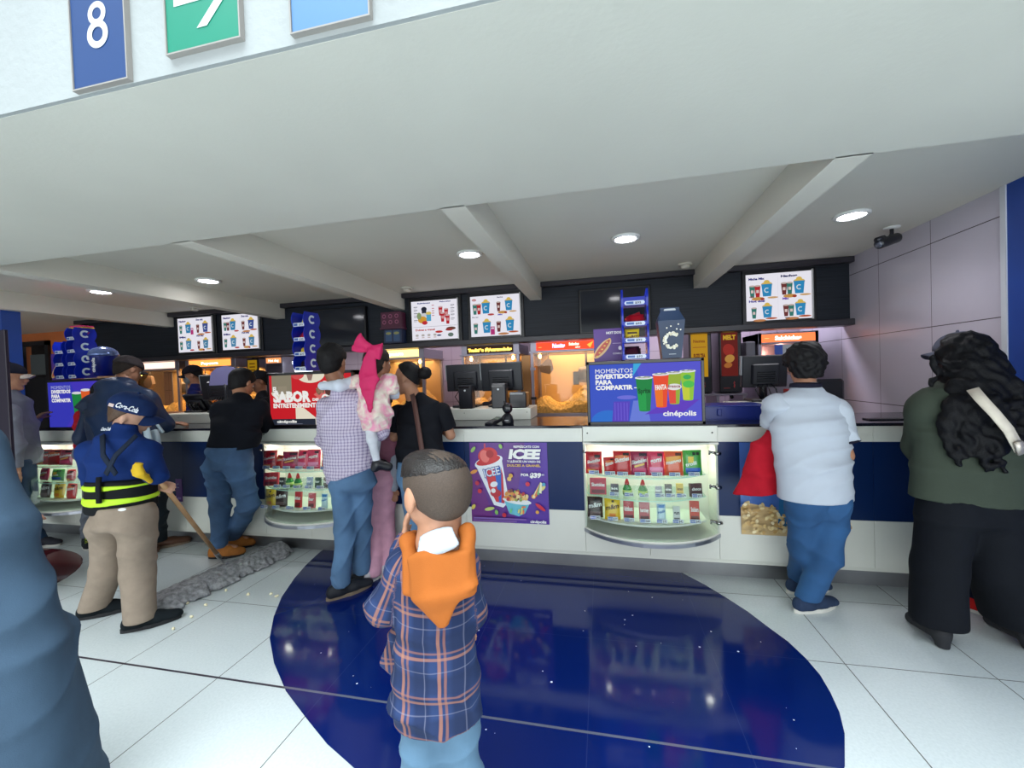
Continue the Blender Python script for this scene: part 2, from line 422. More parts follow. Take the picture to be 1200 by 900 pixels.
def person(label, J, skin_tone='tan', s=1., group=None, hands=(.4, .4), vox=.008, hidden_legs=False, palms=None):
    """J: joints head,f,u,neck,chest,pelvis + shL elL wrL shR elR wrR hipL knL anL hipR knR anR (+hdL,hdR finger directions)"""
    side = unit(J['shR']-J['shL']); P = []
    hp, fine, subs, eyes = head_prims(J['head'], J['f'], J['u'], J.get('hs', s), J.get('vz', 1.))
    hs = J.get('hs', s)
    P += hp
    P.append(cap(J['head']-unit(J['u'])*.06*hs-unit(J['f'])*.02*hs, J['neck'], .05*hs, .056*hs))
    P.append(cap(J['neck'], J['chest'], .052*s, .05*s))
    P += lofts([(J['chest']-V(0, 0, .04*s), .10*s, .05*s), ((J['chest']+J['pelvis'])/2, .10*s, .05*s), (J['pelvis'], .11*s, .06*s)], side, cp=.04)
    P += [cap(J['shL'], J['shR'], .042*s, .042*s)]
    for k in 'LR':
        P += [cap(J['sh'+k], J['el'+k], .042*s, .036*s), cap(J['el'+k], J['wr'+k], .035*s, .024*s)]
        P += [cap(J['hip'+k], J['kn'+k], .072*s, .048*s), cap(J['kn'+k], J['an'+k], .048*s, .034*s)]
        d = J.get('hd'+k, J['wr'+k]-J['el'+k]); pm = J.get('pm'+k, V(0, 0, -1))
        P += hand_prims(J['wr'+k], d, pm, s*.98, hands[0 if k == 'L' else 1], 1 if k == 'L' else -1)
        tf = unit(J.get('toe'+k, V(0, 1, 0))*V(1, 1, 0))
        P += [cap(J['an'+k]-V(0, 0, .02*s), J['an'+k]+tf*.12*s-V(0, 0, .045*s), .03*s, .025*s)]
    v, q = None, None
    o = skin('person', P+fine, skin_mat(skin_tone), None, vox=vox, k=.014, subs=subs, it=1)
    tag(o, label, 'person', group)
    for e in eyes:
        b = MB(); fw = unit(J['f'])
        b.ell(e, (.0125*hs,)*3, mat('eye_white', (225, 222, 215), .2), seg=12, rings=8)
        b.ell(e+fw*.0075*hs, (.0065*hs,)*3, mat('iris_brown', (40, 24, 16), .1), seg=10, rings=6)
        b.build('eye', o)
    return o
def shoe(parent, an, toe, m, sole_m, L=.27, w=.048, name='shoe', hgt=.075, lift=0., ms=None, bulk=1.):
    """sneaker on its sole; an = ankle point, toe direction"""
    t = unit(toe*V(1, 1, 0)); side = V(t[1], -t[0], 0); g = V(an[0], an[1], lift)
    heel = g-t*.055
    up = [loft(heel+V(0, 0, .045), heel+t*(L*.5)+V(0, 0, .04), (w*.8, .045*bulk), (w*.95, .040*bulk), side, cp=.035),
          loft(heel+t*(L*.5)+V(0, 0, .04), heel+t*(L-.055)+V(0, 0, .032), (w*.95, .040*bulk), (w*.85, .028*bulk), side, cp=.045),
          cap(heel+t*.05+V(0, 0, .05), V(an[0], an[1], lift+hgt+.03), .046, .044*bulk)]
    o = skin(name, up, m, parent, vox=.006, k=.02, cuts=[(g+V(0, 0, .018), (0, 0, -1)), (V(an[0], an[1], lift+hgt+.035), (0, 0, 1))])
    if ms:  # laces
        b = MB()
        for i in range(4):
            c = heel+t*(.11+.022*i)+V(0, 0, .085-.007*i); b.tube([c-side*.022, c+V(0, 0, .005), c+side*.022], .003, ms, 6)
        b.build('laces', o)
    sl = MB(); pts = []
    for i in range(28):
        a = 2*PI*i/28; xx = math.cos(a); yy = math.sin(a)
        pts.append((heel+t*(L-.0)*.5-t*.03)+t*xx*(L*.5+.008)+side*yy*(w*(1.0 if xx > 0 else .86))*(1-.1*abs(xx)))
    n = len(pts); vs = [(p[0], p[1], lift+.001) for p in pts]+[(p[0], p[1], lift+.024) for p in pts]
    sl.add(vs, [tuple(range(n))[::-1], tuple(range(n, 2*n))]+[(i, (i+1) % n, (i+1) % n+n, i+n) for i in range(n)], sole_m)
    sl.build('sole', o)
    return o
def trousers(parent, J, m, s=1., thigh=.088, knee=.07, cuff=.065, waist=(.15, .105), hem=.06, top=None, fold=.006, fz=30, name='trousers', seat=.05, seed=0., vox=.008, kd=.03):
    side = unit(J['hipR']-J['hipL']); back = V(side[1], -side[0], 0)
    pe = J['pelvis']; w0 = top if top is not None else pe[2]+.1
    wl = V(pe[0], pe[1], w0)+(J['chest']-pe)*V(1, 1, 0)*.2
    P = lofts([(pe-V(0, 0, .03), waist[0]*1.08, waist[1]*1.1), (wl, waist[0], waist[1])], side, cp=.05)
    for k in 'LR':
        hp = J['hip'+k]; P += [cap(hp, J['kn'+k], thigh, knee), cap(J['kn'+k], J['an'+k]-V(0, 0, .02), knee, cuff)]
        P.append(ell(hp+back*seat*.75+V(0, 0, .0), V(.085, .08, .1)*s))
    cuts = [(wl, (0, 0, 1))]
    lowest = min(J['anL'][2], J['anR'][2])
    if hem is not None: cuts.append((V(0, 0, hem), (0, 0, -1)))
    return skin(name, P, m, parent, vox=vox, k=kd, cuts=cuts, fold=folds(fold, fz, 15, seed))
def sleeve(parent, p, q, frac, r0, r1, m, fold=None, vox=.007, name='sleeve'):
    e = p+(q-p)*frac; d = unit(q-p)
    return skin(name, [cap(p, p+(q-p)*(frac+.15), r0, r1)], m, parent, vox=vox, k=.02, cuts=[(e, d)], fold=fold)
def hair_cap(parent, J, m, grow=.012, amp=.004, f=60, name='hair', front=.045, nape=-.07, vox=.006, extra=(), hs=1., ell_r=(.08, .098, .094), mats=None, pick=None):
    f_, u_ = unit(J['f']), None
    u_ = unit(J['u']-f_*(J['u']@f_)); r_ = np.cross(f_, u_); A = np.stack([r_, f_, u_]); c = J['head']
    P = [ell(c+hs*(-f_*.010+u_*.027), hs*(V(*ell_r)+grow), A), ell(c+hs*(-f_*.045-u_*.03), hs*(V(.058, .045, .06)+grow*.6), A)]+list(extra)
    cuts = [(c+hs*(f_*front+u_*.03), f_*1.0-u_*.75), (c+hs*(u_*nape), -u_+f_*.3)]
    subs = [(ell(c+hs*(s_*r_*.09+f_*.01-u_*.02), hs*V(.03, .03, .04), A), .01) for s_ in (1, -1)]
    return skin(name, P, m, parent, vox=vox*1., k=.02, cuts=cuts, subs=subs, fold=curls(amp, f), mats=mats, pick=pick)
def baseball_cap(parent, J, m, bill_m, hs=1., bill_dir=None, logo=None, bill_len=.075):
    f_ = unit(J['f'] if bill_dir is None else bill_dir); u_ = unit(J['u']-f_*(J['u']@f_)); r_ = np.cross(f_, u_); A = np.stack([r_, f_, u_]); c = J['head']
    o = skin('cap', [ell(c+hs*(-f_*.008+u_*.042), hs*V(.094, .112, .092), A)], m, parent, vox=.006, k=.02, cuts=[(c+hs*u_*.035, -u_)], fold=folds(.0015, 60, 40))
    b = MB(); n = 12; top = []; 
    for sgn, dz in ((1, 0), (-1, -.006)):
        for i in range(n+1):
            a = PI*i/n; x = math.cos(a)*.082; top.append(c+hs*(r_*x+f_*(.07+0*x)+u_*(.04-8*x*x+dz)))
            y = math.sin(a)*bill_len; top.append(c+hs*(r_*x*(1+.05*math.sin(a))+f_*(.075+y)+u_*(.04-7*x*x-.012*math.sin(a)+dz)))
    k = 2*(n+1); fs = []
    for i in range(n): fs += [(2*i, 2*i+1, 2*i+3, 2*i+2), (k+2*i, k+2*i+2, k+2*i+3, k+2*i+1), (2*i+1, k+2*i+1, k+2*i+3, 2*i+3)]
    b.add(top, fs, bill_m, True); b.build('visor', o)
    bt = MB(); bt.ell(c+hs*(-f_*.008+u_*.135), (.008*hs,)*3, m, seg=8, rings=5); bt.build('button', o)
    return o
# ------------------------------------------------------------------ the hall
def struct(o): o['kind'] = 'structure'; return o
plaster = mat('plaster_white', (205, 203, 193), .75, noise=.035, nscale=1.6, bump=.12, bscale=70)
plaster2 = mat('plaster_ceiling', (216, 212, 200), .75, noise=.03, nscale=1.3, bump=.1, bscale=70)
rough_white = mat('plaster_rough', (160, 164, 164), .85, noise=.05, nscale=3, bump=.55, bscale=45)
# floor tiles 60 cm
def tile_floor():
    m, nt, b = node_mat('floor_tiles'); L = nt.links.new
    tc = nt.nodes.new('ShaderNodeTexCoord'); sp = nt.nodes.new('ShaderNodeSeparateXYZ'); L(tc.outputs['Object'], sp.inputs[0])
    def mth(op, a, b_=None):
        n = nt.nodes.new('ShaderNodeMath'); n.operation = op
        for i, v in enumerate((a, b_)):
            if v is None: continue
            if isinstance(v, (int, float)): n.inputs[i].default_value = v
            else: L(v, n.inputs[i])
        return n.outputs[0]
    def grout(o, x0, w):
        fr = mth('FRACT', mth('ADD', mth('DIVIDE', mth('SUBTRACT', o, x0), .6), 100.5))
        return mth('LESS_THAN', mth('ABSOLUTE', mth('SUBTRACT', fr, .5)), w/.6)
    g = mth('MAXIMUM', grout(sp.outputs[0], -.098, .0022), grout(sp.outputs[1], 1.642, .0022))
    j = mth('LESS_THAN', mth('ABSOLUTE', mth('SUBTRACT', sp.outputs[1], 1.642)), .006)
    nz = nt.nodes.new('ShaderNodeTexNoise'); nz.inputs['Scale'].default_value = 90; L(tc.outputs['Object'], nz.inputs['Vector'])
    nb = nt.nodes.new('ShaderNodeTexNoise'); nb.inputs['Scale'].default_value = 1.1; nb.inputs['Detail'].default_value = 6; L(tc.outputs['Object'], nb.inputs['Vector'])
    cr = nt.nodes.new('ShaderNodeValToRGB'); cr.color_ramp.elements[0].position = .3; cr.color_ramp.elements[0].color = (*rgb(192, 199, 199), 1)
    cr.color_ramp.elements[1].position = .62; cr.color_ramp.elements[1].color = (*rgb(208, 214, 214), 1)
    mixv = mth('ADD', mth('MULTIPLY', nz.outputs[0], .5), mth('MULTIPLY', nb.outputs[0], .5)); L(mixv, cr.inputs[0])
    mx = nt.nodes.new('ShaderNodeMix'); mx.data_type = 'RGBA'; L(g, mx.inputs[0]); L(cr.outputs[0], mx.inputs[6]); mx.inputs[7].default_value = (*rgb(80, 78, 72), 1)
    mx2 = nt.nodes.new('ShaderNodeMix'); mx2.data_type = 'RGBA'; L(j, mx2.inputs[0]); L(mx.outputs[2], mx2.inputs[6]); mx2.inputs[7].default_value = (*rgb(58, 52, 62), 1)
    L(mx2.outputs[2], b.inputs['Base Color']); b.inputs['Roughness'].default_value = .3; b.inputs['Specular IOR Level'].default_value = .35
    return m
def inlay_mat(name, base, edge):
    m, nt, b = node_mat(name); L = nt.links.new
    tc = nt.nodes.new('ShaderNodeTexCoord'); sp = nt.nodes.new('ShaderNodeSeparateXYZ'); L(tc.outputs['Object'], sp.inputs[0])
    def mth(op, a, b_=None):
        n = nt.nodes.new('ShaderNodeMath'); n.operation = op
        for i, v in enumerate((a, b_)):
            if v is None: continue
            if isinstance(v, (int, float)): n.inputs[i].default_value = v
            else: L(v, n.inputs[i])
        return n.outputs[0]
    def grout(o, x0, w):
        fr = mth('FRACT', mth('ADD', mth('DIVIDE', mth('SUBTRACT', o, x0), .6), 100.5))
        return mth('LESS_THAN', mth('ABSOLUTE', mth('SUBTRACT', fr, .5)), w/.6)
    g = mth('MAXIMUM', grout(sp.outputs[0], -.098, .0016), grout(sp.outputs[1], 1.642, .0016))
    j = mth('LESS_THAN', mth('ABSOLUTE', mth('SUBTRACT', sp.outputs[1], 1.642)), .006)
    vo = nt.nodes.new('ShaderNodeTexVoronoi'); vo.inputs['Scale'].default_value = 22; L(tc.outputs['Object'], vo.inputs['Vector'])
    sx = nt.nodes.new('ShaderNodeSeparateColor'); L(vo.outputs['Color'], sx.inputs[0])
    rad = mth('MULTIPLY', mth('POWER', sx.outputs[0], 5.), .13)
    dot = mth('MULTIPLY', mth('LESS_THAN', vo.outputs['Distance'], rad), mth('GREATER_THAN', sx.outputs[1], .5))
    mx = nt.nodes.new('ShaderNodeMix'); mx.data_type = 'RGBA'; L(dot, mx.inputs[0]); mx.inputs[6].default_value = (*rgb(*base), 1); mx.inputs[7].default_value = (*rgb(225, 230, 245), 1)
    m1 = nt.nodes.new('ShaderNodeMix'); m1.data_type = 'RGBA'; L(g, m1.inputs[0]); L(mx.outputs[2], m1.inputs[6]); m1.inputs[7].default_value = (*rgb(*edge), 1)
    m2 = nt.nodes.new('ShaderNodeMix'); m2.data_type = 'RGBA'; L(j, m2.inputs[0]); L(m1.outputs[2], m2.inputs[6]); m2.inputs[7].default_value = (*rgb(92, 96, 112), 1)
    L(m2.outputs[2], b.inputs['Base Color']); b.inputs['Roughness'].default_value = .09; b.inputs['Specular IOR Level'].default_value = .36
    return m
b = MB(); b.box(-12, 3.2, -5, 7.5, -.12, 0, tile_floor()); struct(b.build('floor'))
ov = [(-.946, 1.337), (-1.114, 1.409), (-1.291, 1.507), (-1.491, 1.623), (-1.70, 1.78), (-1.886, 1.953), (-2.03, 2.14), (-2.158, 2.349), (-2.265, 2.594), (-2.33, 2.79), (-2.38, 3.0), (-2.39, 3.08),
      (.516, 3.08), (.63, 2.93), (.719, 2.787), (.80, 2.64), (.858, 2.497), (.91, 2.38), (.94, 2.25), (.95, 2.14), (.94, 2.03), (.92, 1.92), (.884, 1.811), (.81, 1.662), (.70, 1.5), (.52, 1.33), (.27, 1.2), (-.05, 1.14), (-.4, 1.15), (-.7, 1.23)]
b = MB(); b.prism(ov[::-1] if False else ov, .0005, .002, inlay_mat('blue_granite', (5, 26, 88), (30, 44, 96)))
o = struct(b.build('floor_inlay'))
b = MB(); b.prism([(-4.95+.92*math.cos(2*PI*i/48), 2.1+.66*math.sin(2*PI*i/48)) for i in range(48)], .0005, .002, inlay_mat('red_granite', (88, 6, 18), (70, 20, 30)))
struct(b.build('floor_inlay'))

# upper front with its soffit, recessed ceiling and beams
b = MB(); b.box(-12, 3.2, .905, .917, 2.281, 5.2, rough_white); struct(b.build('wall_upper_front'))
b = MB(); b.box(-12, 3.2, .917, 1.94, 2.28, 2.60, plaster); struct(b.build('ceiling_soffit'))
b = MB(); b.box(-12, 3.2, 1.90, 7.5, 2.46, 2.6, plaster2); struct(b.build('ceiling'))
for x0, x1 in ((.953, 1.084), (-.757, -.629), (-2.414, -2.286), (-4.09, -3.962), (-5.88, -5.75)):
    b = MB(); b.box(x0, x1, 1.93, 4.58, 2.28, 2.465, plaster2); struct(b.build('ceiling_beam'))
# right wall: stone slabs, then the blue painted column towards the hall
def slab_wall(name, base, line, x0, z0, tw, th, off=(0, 0), rough=.22):
    m, nt, b = node_mat(name); L = nt.links.new
    tc = nt.nodes.new('ShaderNodeTexCoord'); sp = nt.nodes.new('ShaderNodeSeparateXYZ'); L(tc.outputs['Object'], sp.inputs[0])
    def mth(op, a, b_=None):
        n = nt.nodes.new('ShaderNodeMath'); n.operation = op
        for i, v in enumerate((a, b_)):
            if v is None: continue
            if isinstance(v, (int, float)): n.inputs[i].default_value = v
            else: L(v, n.inputs[i])
        return n.outputs[0]
    def gr(o, p, s, w): return mth('LESS_THAN', mth('ABSOLUTE', mth('SUBTRACT', mth('FRACT', mth('ADD', mth('DIVIDE', mth('SUBTRACT', o, p), s), 100.5)), .5)), w/s)
    g = mth('MAXIMUM', gr(sp.outputs[1 if x0 == 'y' else 0], off[0], tw, .0022), gr(sp.outputs[2], z0, th, .003))
    nz = nt.nodes.new('ShaderNodeTexNoise'); nz.inputs['Scale'].default_value = 2; nz.inputs['Detail'].default_value = 6; L(tc.outputs['Object'], nz.inputs['Vector'])
    sc = nt.nodes.new('ShaderNodeMapRange'); sc.inputs['To Min'].default_value = .92; sc.inputs['To Max'].default_value = 1.08; L(nz.outputs[0], sc.inputs['Value'])
    vm = nt.nodes.new('ShaderNodeVectorMath'); vm.operation = 'SCALE'; vm.inputs[0].default_value = rgb(*base); L(sc.outputs[0], vm.inputs['Scale'])
    mx = nt.nodes.new('ShaderNodeMix'); mx.data_type = 'RGBA'; L(g, mx.inputs[0]); L(vm.outputs[0], mx.inputs[6]); mx.inputs[7].default_value = (*rgb(*line), 1)
    L(mx.outputs[2], b.inputs['Base Color']); b.inputs['Roughness'].default_value = rough
    return m
blue_paint = mat('blue_paint', (20, 66, 150), .5, noise=.05, nscale=8)
b = MB(); b.box(2.35, 2.5, 3.03, 5.75, 0, 2.46, slab_wall('stone_slabs', (196, 190, 203), (88, 80, 84), 'y', 1.0932, .575, .5995, off=(3.58, 0))); struct(b.build('wall_right'))
b = MB(); b.box(2.335, 2.5, 2.995, 3.03, 0, 2.46, mat('white_corner_bead', (205, 208, 215), .5)); struct(b.build('trim_1'))
b = MB(); b.box(2.342, 2.5, 1.35, 2.995, 0, 2.46, blue_paint); struct(b.build('wall_right_column'))
b = MB(); b.box(-6.15, -5.86, 2.955, 3.10, 0, 2.46, blue_paint); struct(b.build('wall_left_column'))
# kitchen walls
b = MB(); b.box(-7.3, 2.5, 5.6, 5.75, 0, 2.46, slab_wall('kitchen_tiles', (172, 156, 168), (120, 104, 116), 'x', .2, .3, .3, off=(0, 0), rough=.3)); struct(b.build('wall_back'))
orange = mat('orange_paint', (214, 120, 66), .6, noise=.04)
b = MB(); b.box(-9.16, -7.3, 5.2, 5.35, 0, 2.46, orange); b.box(-12, -9.16, 5.2, 5.35, 2.32, 2.46, orange); b.box(-12, -9.9, 5.2, 5.35, 0, 2.32, orange); struct(b.build('wall_left_back'))
b = MB(); b.box(-7.45, -7.3, 4.58, 5.6, 0, 2.46, plaster2); struct(b.build('wall_kitchen_side'))
dk = mat('dark_doorway', (22, 22, 28), .5)
b = MB(); b.box(-9.9, -9.82, 5.16, 5.24, 0, 2.32, dk); b.box(-9.24, -9.16, 5.16, 5.24, 0, 2.32, dk); b.box(-9.9, -9.16, 5.16, 5.24, 2.24, 2.32, dk); struct(b.build('door_1'))
b = MB(); b.box(-12, -7.3, 7.2, 7.3, 0, 2.46, mat('far_room', (70, 70, 72), .7)); struct(b.build('wall_far_room'))
b = MB(); b.box(-9.75, -9.3, 5.25, 5.28, 1.75, 2.1, mat('door_pane_grey', (92, 98, 100), .3)); b.box(-9.83, -9.24, 5.2, 5.25, 0, 1.7, dk); struct(b.build('window_1'))
b = MB(); b.box(-12.1, -12, -5, 7.5, 0, 5.2, mat('far_left_wall', (120, 116, 114), .7)); struct(b.build('wall_left'))
# dark fascia above the serving area
def fascia_mat():
    m, nt, b = node_mat('dark_fascia'); L = nt.links.new
    tc = nt.nodes.new('ShaderNodeTexCoord'); mp = nt.nodes.new('ShaderNodeMapping'); mp.inputs['Scale'].default_value = (1.2, 1, 90); L(tc.outputs['Object'], mp.inputs[0])
    n = nt.nodes.new('ShaderNodeTexNoise'); n.inputs['Scale'].default_value = 1.5; n.inputs['Detail'].default_value = 3; L(mp.outputs[0], n.inputs['Vector'])
    cr = nt.nodes.new('ShaderNodeValToRGB'); cr.color_ramp.elements[0].position = .35; cr.color_ramp.elements[0].color = (*rgb(24, 29, 37), 1); cr.color_ramp.elements[1].position = .7; cr.color_ramp.elements[1].color = (*rgb(38, 43, 53), 1)
    L(n.outputs[0], cr.inputs[0]); L(cr.outputs[0], b.inputs['Base Color']); b.inputs['Roughness'].default_value = .5; b.inputs['Specular IOR Level'].default_value = .25
    return m
fm = fascia_mat()
b = MB()
b.box(-7.45, 2.35, 4.58, 4.70, 1.83, 2.46, fm)
b.box(-7.45, 2.37, 4.50, 4.70, 1.815, 1.875, mat('fascia_ledge', (44, 42, 50), .35), b=.006)
struct(b.build('wall_fascia'))
tops = [(-7.45, -5.88), (-5.75, -4.09), (-3.962, -2.414), (-2.286, -.757), (-.629, .953), (1.084, 2.37)]
b = MB()
for x0, x1 in tops: b.box(x0+.002, x1-.002, 4.49, 4.58, 2.405, 2.46, mat('fascia_ledge', ()), b=.006)
struct(b.build('trim_2'))
# downlights
def downlight(x, y, k, label):
    o = empty('ceiling_light', (x, y, 2.46), label, 'ceiling light', 'round ceiling downlights')
    b = MB(); b.lathe([(.075, 0), (.105, 0), (.105, -.012), (.09, -.02), (.078, -.016), (.075, 0)], mat('light_trim', (230, 230, 228), .4), (x, y, 2.4598), 28); b.build('rim', o)
    b = MB(); b.lathe([(0, -.004), (.077, -.004), (.077, -.013), (0, -.013)], em((250, 250, 255), 30.), (x, y, 2.459), 28); b.build('diffuser', o)
    l = bpy.data.lights.new('downlight_lamp', 'SPOT'); l.energy = 22; l.spot_size = 2.5; l.spot_blend = .8; l.shadow_soft_size = .07; l.color = (.93, .93, 1)
    lo = bpy.data.objects.new('downlight_lamp', l); C.objects.link(lo); lo.location = (x, y, 2.43); lo['kind'] = 'helper'
for i, (x, lab) in enumerate([(1.69, 'round white downlight in the ceiling bay beside the stone wall, nearest the camera dome'), (.206, 'round white downlight in the bay above the drinks screen, right of the middle beam'),
        (-1.03, 'round white downlight in the bay above the cash registers, left of the middle beam'), (-3.65, 'round white downlight in the bay above the man in black leaning on the counter'), (-5.0, 'round white downlight farthest along the counter, in the leftmost bay')]):
    downlight(x, 3.255, i, lab)
def detector(px, py, label):
    z = 2.46; d = at(px, py, 1.)-V(0, 0, EYE); p = V(0, 0, EYE)+d*((z-EYE)/d[2])
    o = empty('smoke_detector', (p[0], p[1], z), label, 'smoke detector', 'smoke detectors by the dark fascia')
    b = MB(); b.lathe([(.065, 0), (.065, -.015), (.05, -.02)], mat('detector_white', (205, 200, 188), .5), tuple(p), 24); b.build('base', o)
    b = MB(); b.lathe([(.042, -.02), (.04, -.04), (.025, -.048), (0, -.05)], mat('detector_white', ()), tuple(p), 24); b.build('sensor_head', o)
detector(803, 309, 'small cream smoke detector on the ceiling between middle and right beams')
detector(477, 337, 'small cream smoke detector on the ceiling above the ice drink menu')
detector(228, 360, 'small cream smoke detector on the ceiling above the leftmost menu screens')
# security camera
def sec_cam():
    p = V(2.16, 3.66, 2.46)
    o = empty('security_camera', tuple(p), 'black bullet security camera hanging from the ceiling by the stone wall', 'security camera')
    k = mat('black_plastic', (24, 26, 34), .35)
    b = MB(); b.lathe([(.05, 0), (.05, -.008), (.02, -.014)], mat('light_trim', ()), tuple(p), 20); b.build('base', o)
    b = MB(); b.tube([p+V(0, 0, -.01), p+V(0, 0, -.05), p+V(-.02, -.0, -.085)], .013, k); b.build('bracket', o)
    d = unit(V(-.8, -.35, -.28)); a = p+V(.05, .02, -.075); e = a+d*.19
    b = MB(); b.tube([a, a+d*.01, e-d*.01, e], [.03, .036, .036, .034], k, 18); b.tube([e-d*.05+V(0, 0, .036), e+d*.02+V(0, 0, .036)], [.02, .02], k, 12); b.build('camera_body', o)
    b = MB(); b.tube([e, e+d*.004], .026, mat('lens_glass', (90, 95, 110), .08), 18); b.build('lens', o)
sec_cam()

# wall signs on the upper front
def sign_board(x0, x1, z0, z1, col, label, art):
    b = MB(); b.box(x0, x1, .893, .904, z0, z1, mat('sign_%d' % col[2], tuple(int(c*.86) for c in col), .35), b=.001)
    o = b.build('wall_sign'); tag(o, label, 'sign')
    a = Art((x0, .8925, z0), (1, 0, 0), (0, 0, 1), x1-x0, z1-z0)
    art(a)
    if a.v: a.build('lettering', o)
    b = MB(); e = .004
    for q in ((x0-e, x1+e, z0-e, z0), (x0-e, x0, z0, z1), (x1, x1+e, z0, z1)): b.box(q[0], q[1], .89, .905, q[2], q[3], mat('sign_edge', (150, 145, 140), .6))
    b.build('edge_strip', o)
def art8(a):
    w = (205, 208, 210)
    # a bold 8 drawn from two rings
    L = 1
    for cy, r, t in ((.315, .125, .085), (.222, .15, .095)): a.ring(.5, cy, r, t, w, 0, 2*PI, 30, L=L); L += 1
sign_board(-1.428, -1.236, 2.288, 2.90, (34, 74, 134), 'tall blue sign board with a white number 8 above the counter', art8)
def art_arrow(a):
    w = (205, 212, 210)
    a.rect(.12, .345, .80, .43, w, 1); a.poly([(.43, .14), (.57, .14), (.93, .388), (.79, .388)], w, 2); a.poly([(.79, .388), (.93, .388), (.57, .636), (.43, .636)], w, 2)
sign_board(-1.096, -.868, 2.322, 2.66, (22, 150, 122), 'green sign board with a white arrow above the counter', art_arrow)
sign_board(-.716, -.508, 2.298, 2.75, (96, 146, 200), 'plain light blue sign board, rightmost of the boards on the upper wall', lambda a: None)
# ------------------------------------------------------------------ the counter
white_lam = mat('white_laminate', (224, 226, 216), .38, noise=.02, nscale=6)
blue_lam = mat('blue_laminate', (10, 38, 84), .34, spec=.3)
black_stone = mat('black_stone', (26, 28, 40), .12, noise=.15, nscale=300)
steel = mat('brushed_steel', (150, 152, 155), .35, .9, noise=.06, nscale=8)
cnt = empty('service_counter', (-1.7, 3.3, 0), 'long white and blue snack counter running across the hall', 'counter')
CASES = (-.15, -2.905, -5.62); CW = .905
def spans():
    xs = [-5.75]
    for c in sorted(CASES): xs += [c, c+CW]
    xs.append(2.348); return [(xs[i], xs[i+1]) for i in range(0, len(xs), 2)]
seams = [-5.14, -3.78, -2.45, -1.06, .30, 1.667]
def panel(name, z0, z1, m, proud=0.):
    for x0, x1 in spans():
        cut = [x0]+[s for s in seams if x0 < s < x1]+[x1]
        for i in range(len(cut)-1):
            b = MB(); b.box(cut[i]+.0008, cut[i+1]-.0008, 3.03-proud, 3.06, z0, z1, m, b=.0012); b.build(name, cnt)
panel('lower_panel', .135, .438, white_lam)
for c in CASES:
    cut = [c]+[s for s in seams if c < s < c+CW]+[c+CW]
    for i in range(len(cut)-1):
        b = MB(); b.box(cut[i]+.0008, cut[i+1]-.0008, 3.0305, 3.06, .1352, .287, white_lam, b=.0012); b.build('lower_panel', cnt)
panel('blue_panel', .4385, .9445, blue_lam)
panel('upper_band', .945, 1.046, white_lam, proud=.004)
b = MB(); b.box(-5.75, 2.348, 3.08, 3.1, 0, .135, steel); b.box(-5.75, 2.348, 3.06, 3.12, .128, .136, steel); b.build('kick_plate', cnt)
b = MB(); b.box(-5.75, 2.348, 3.5, 3.66, 0.0, 1.045, white_lam); b.box(-5.75, 2.348, 3.06, 3.5, .10, .13, white_lam); b.build('carcass', cnt)
b = MB(); b.box(-5.77, 2.348, 3.012, 3.67, 1.0462, 1.066, black_stone, b=.003); b.build('worktop', cnt)

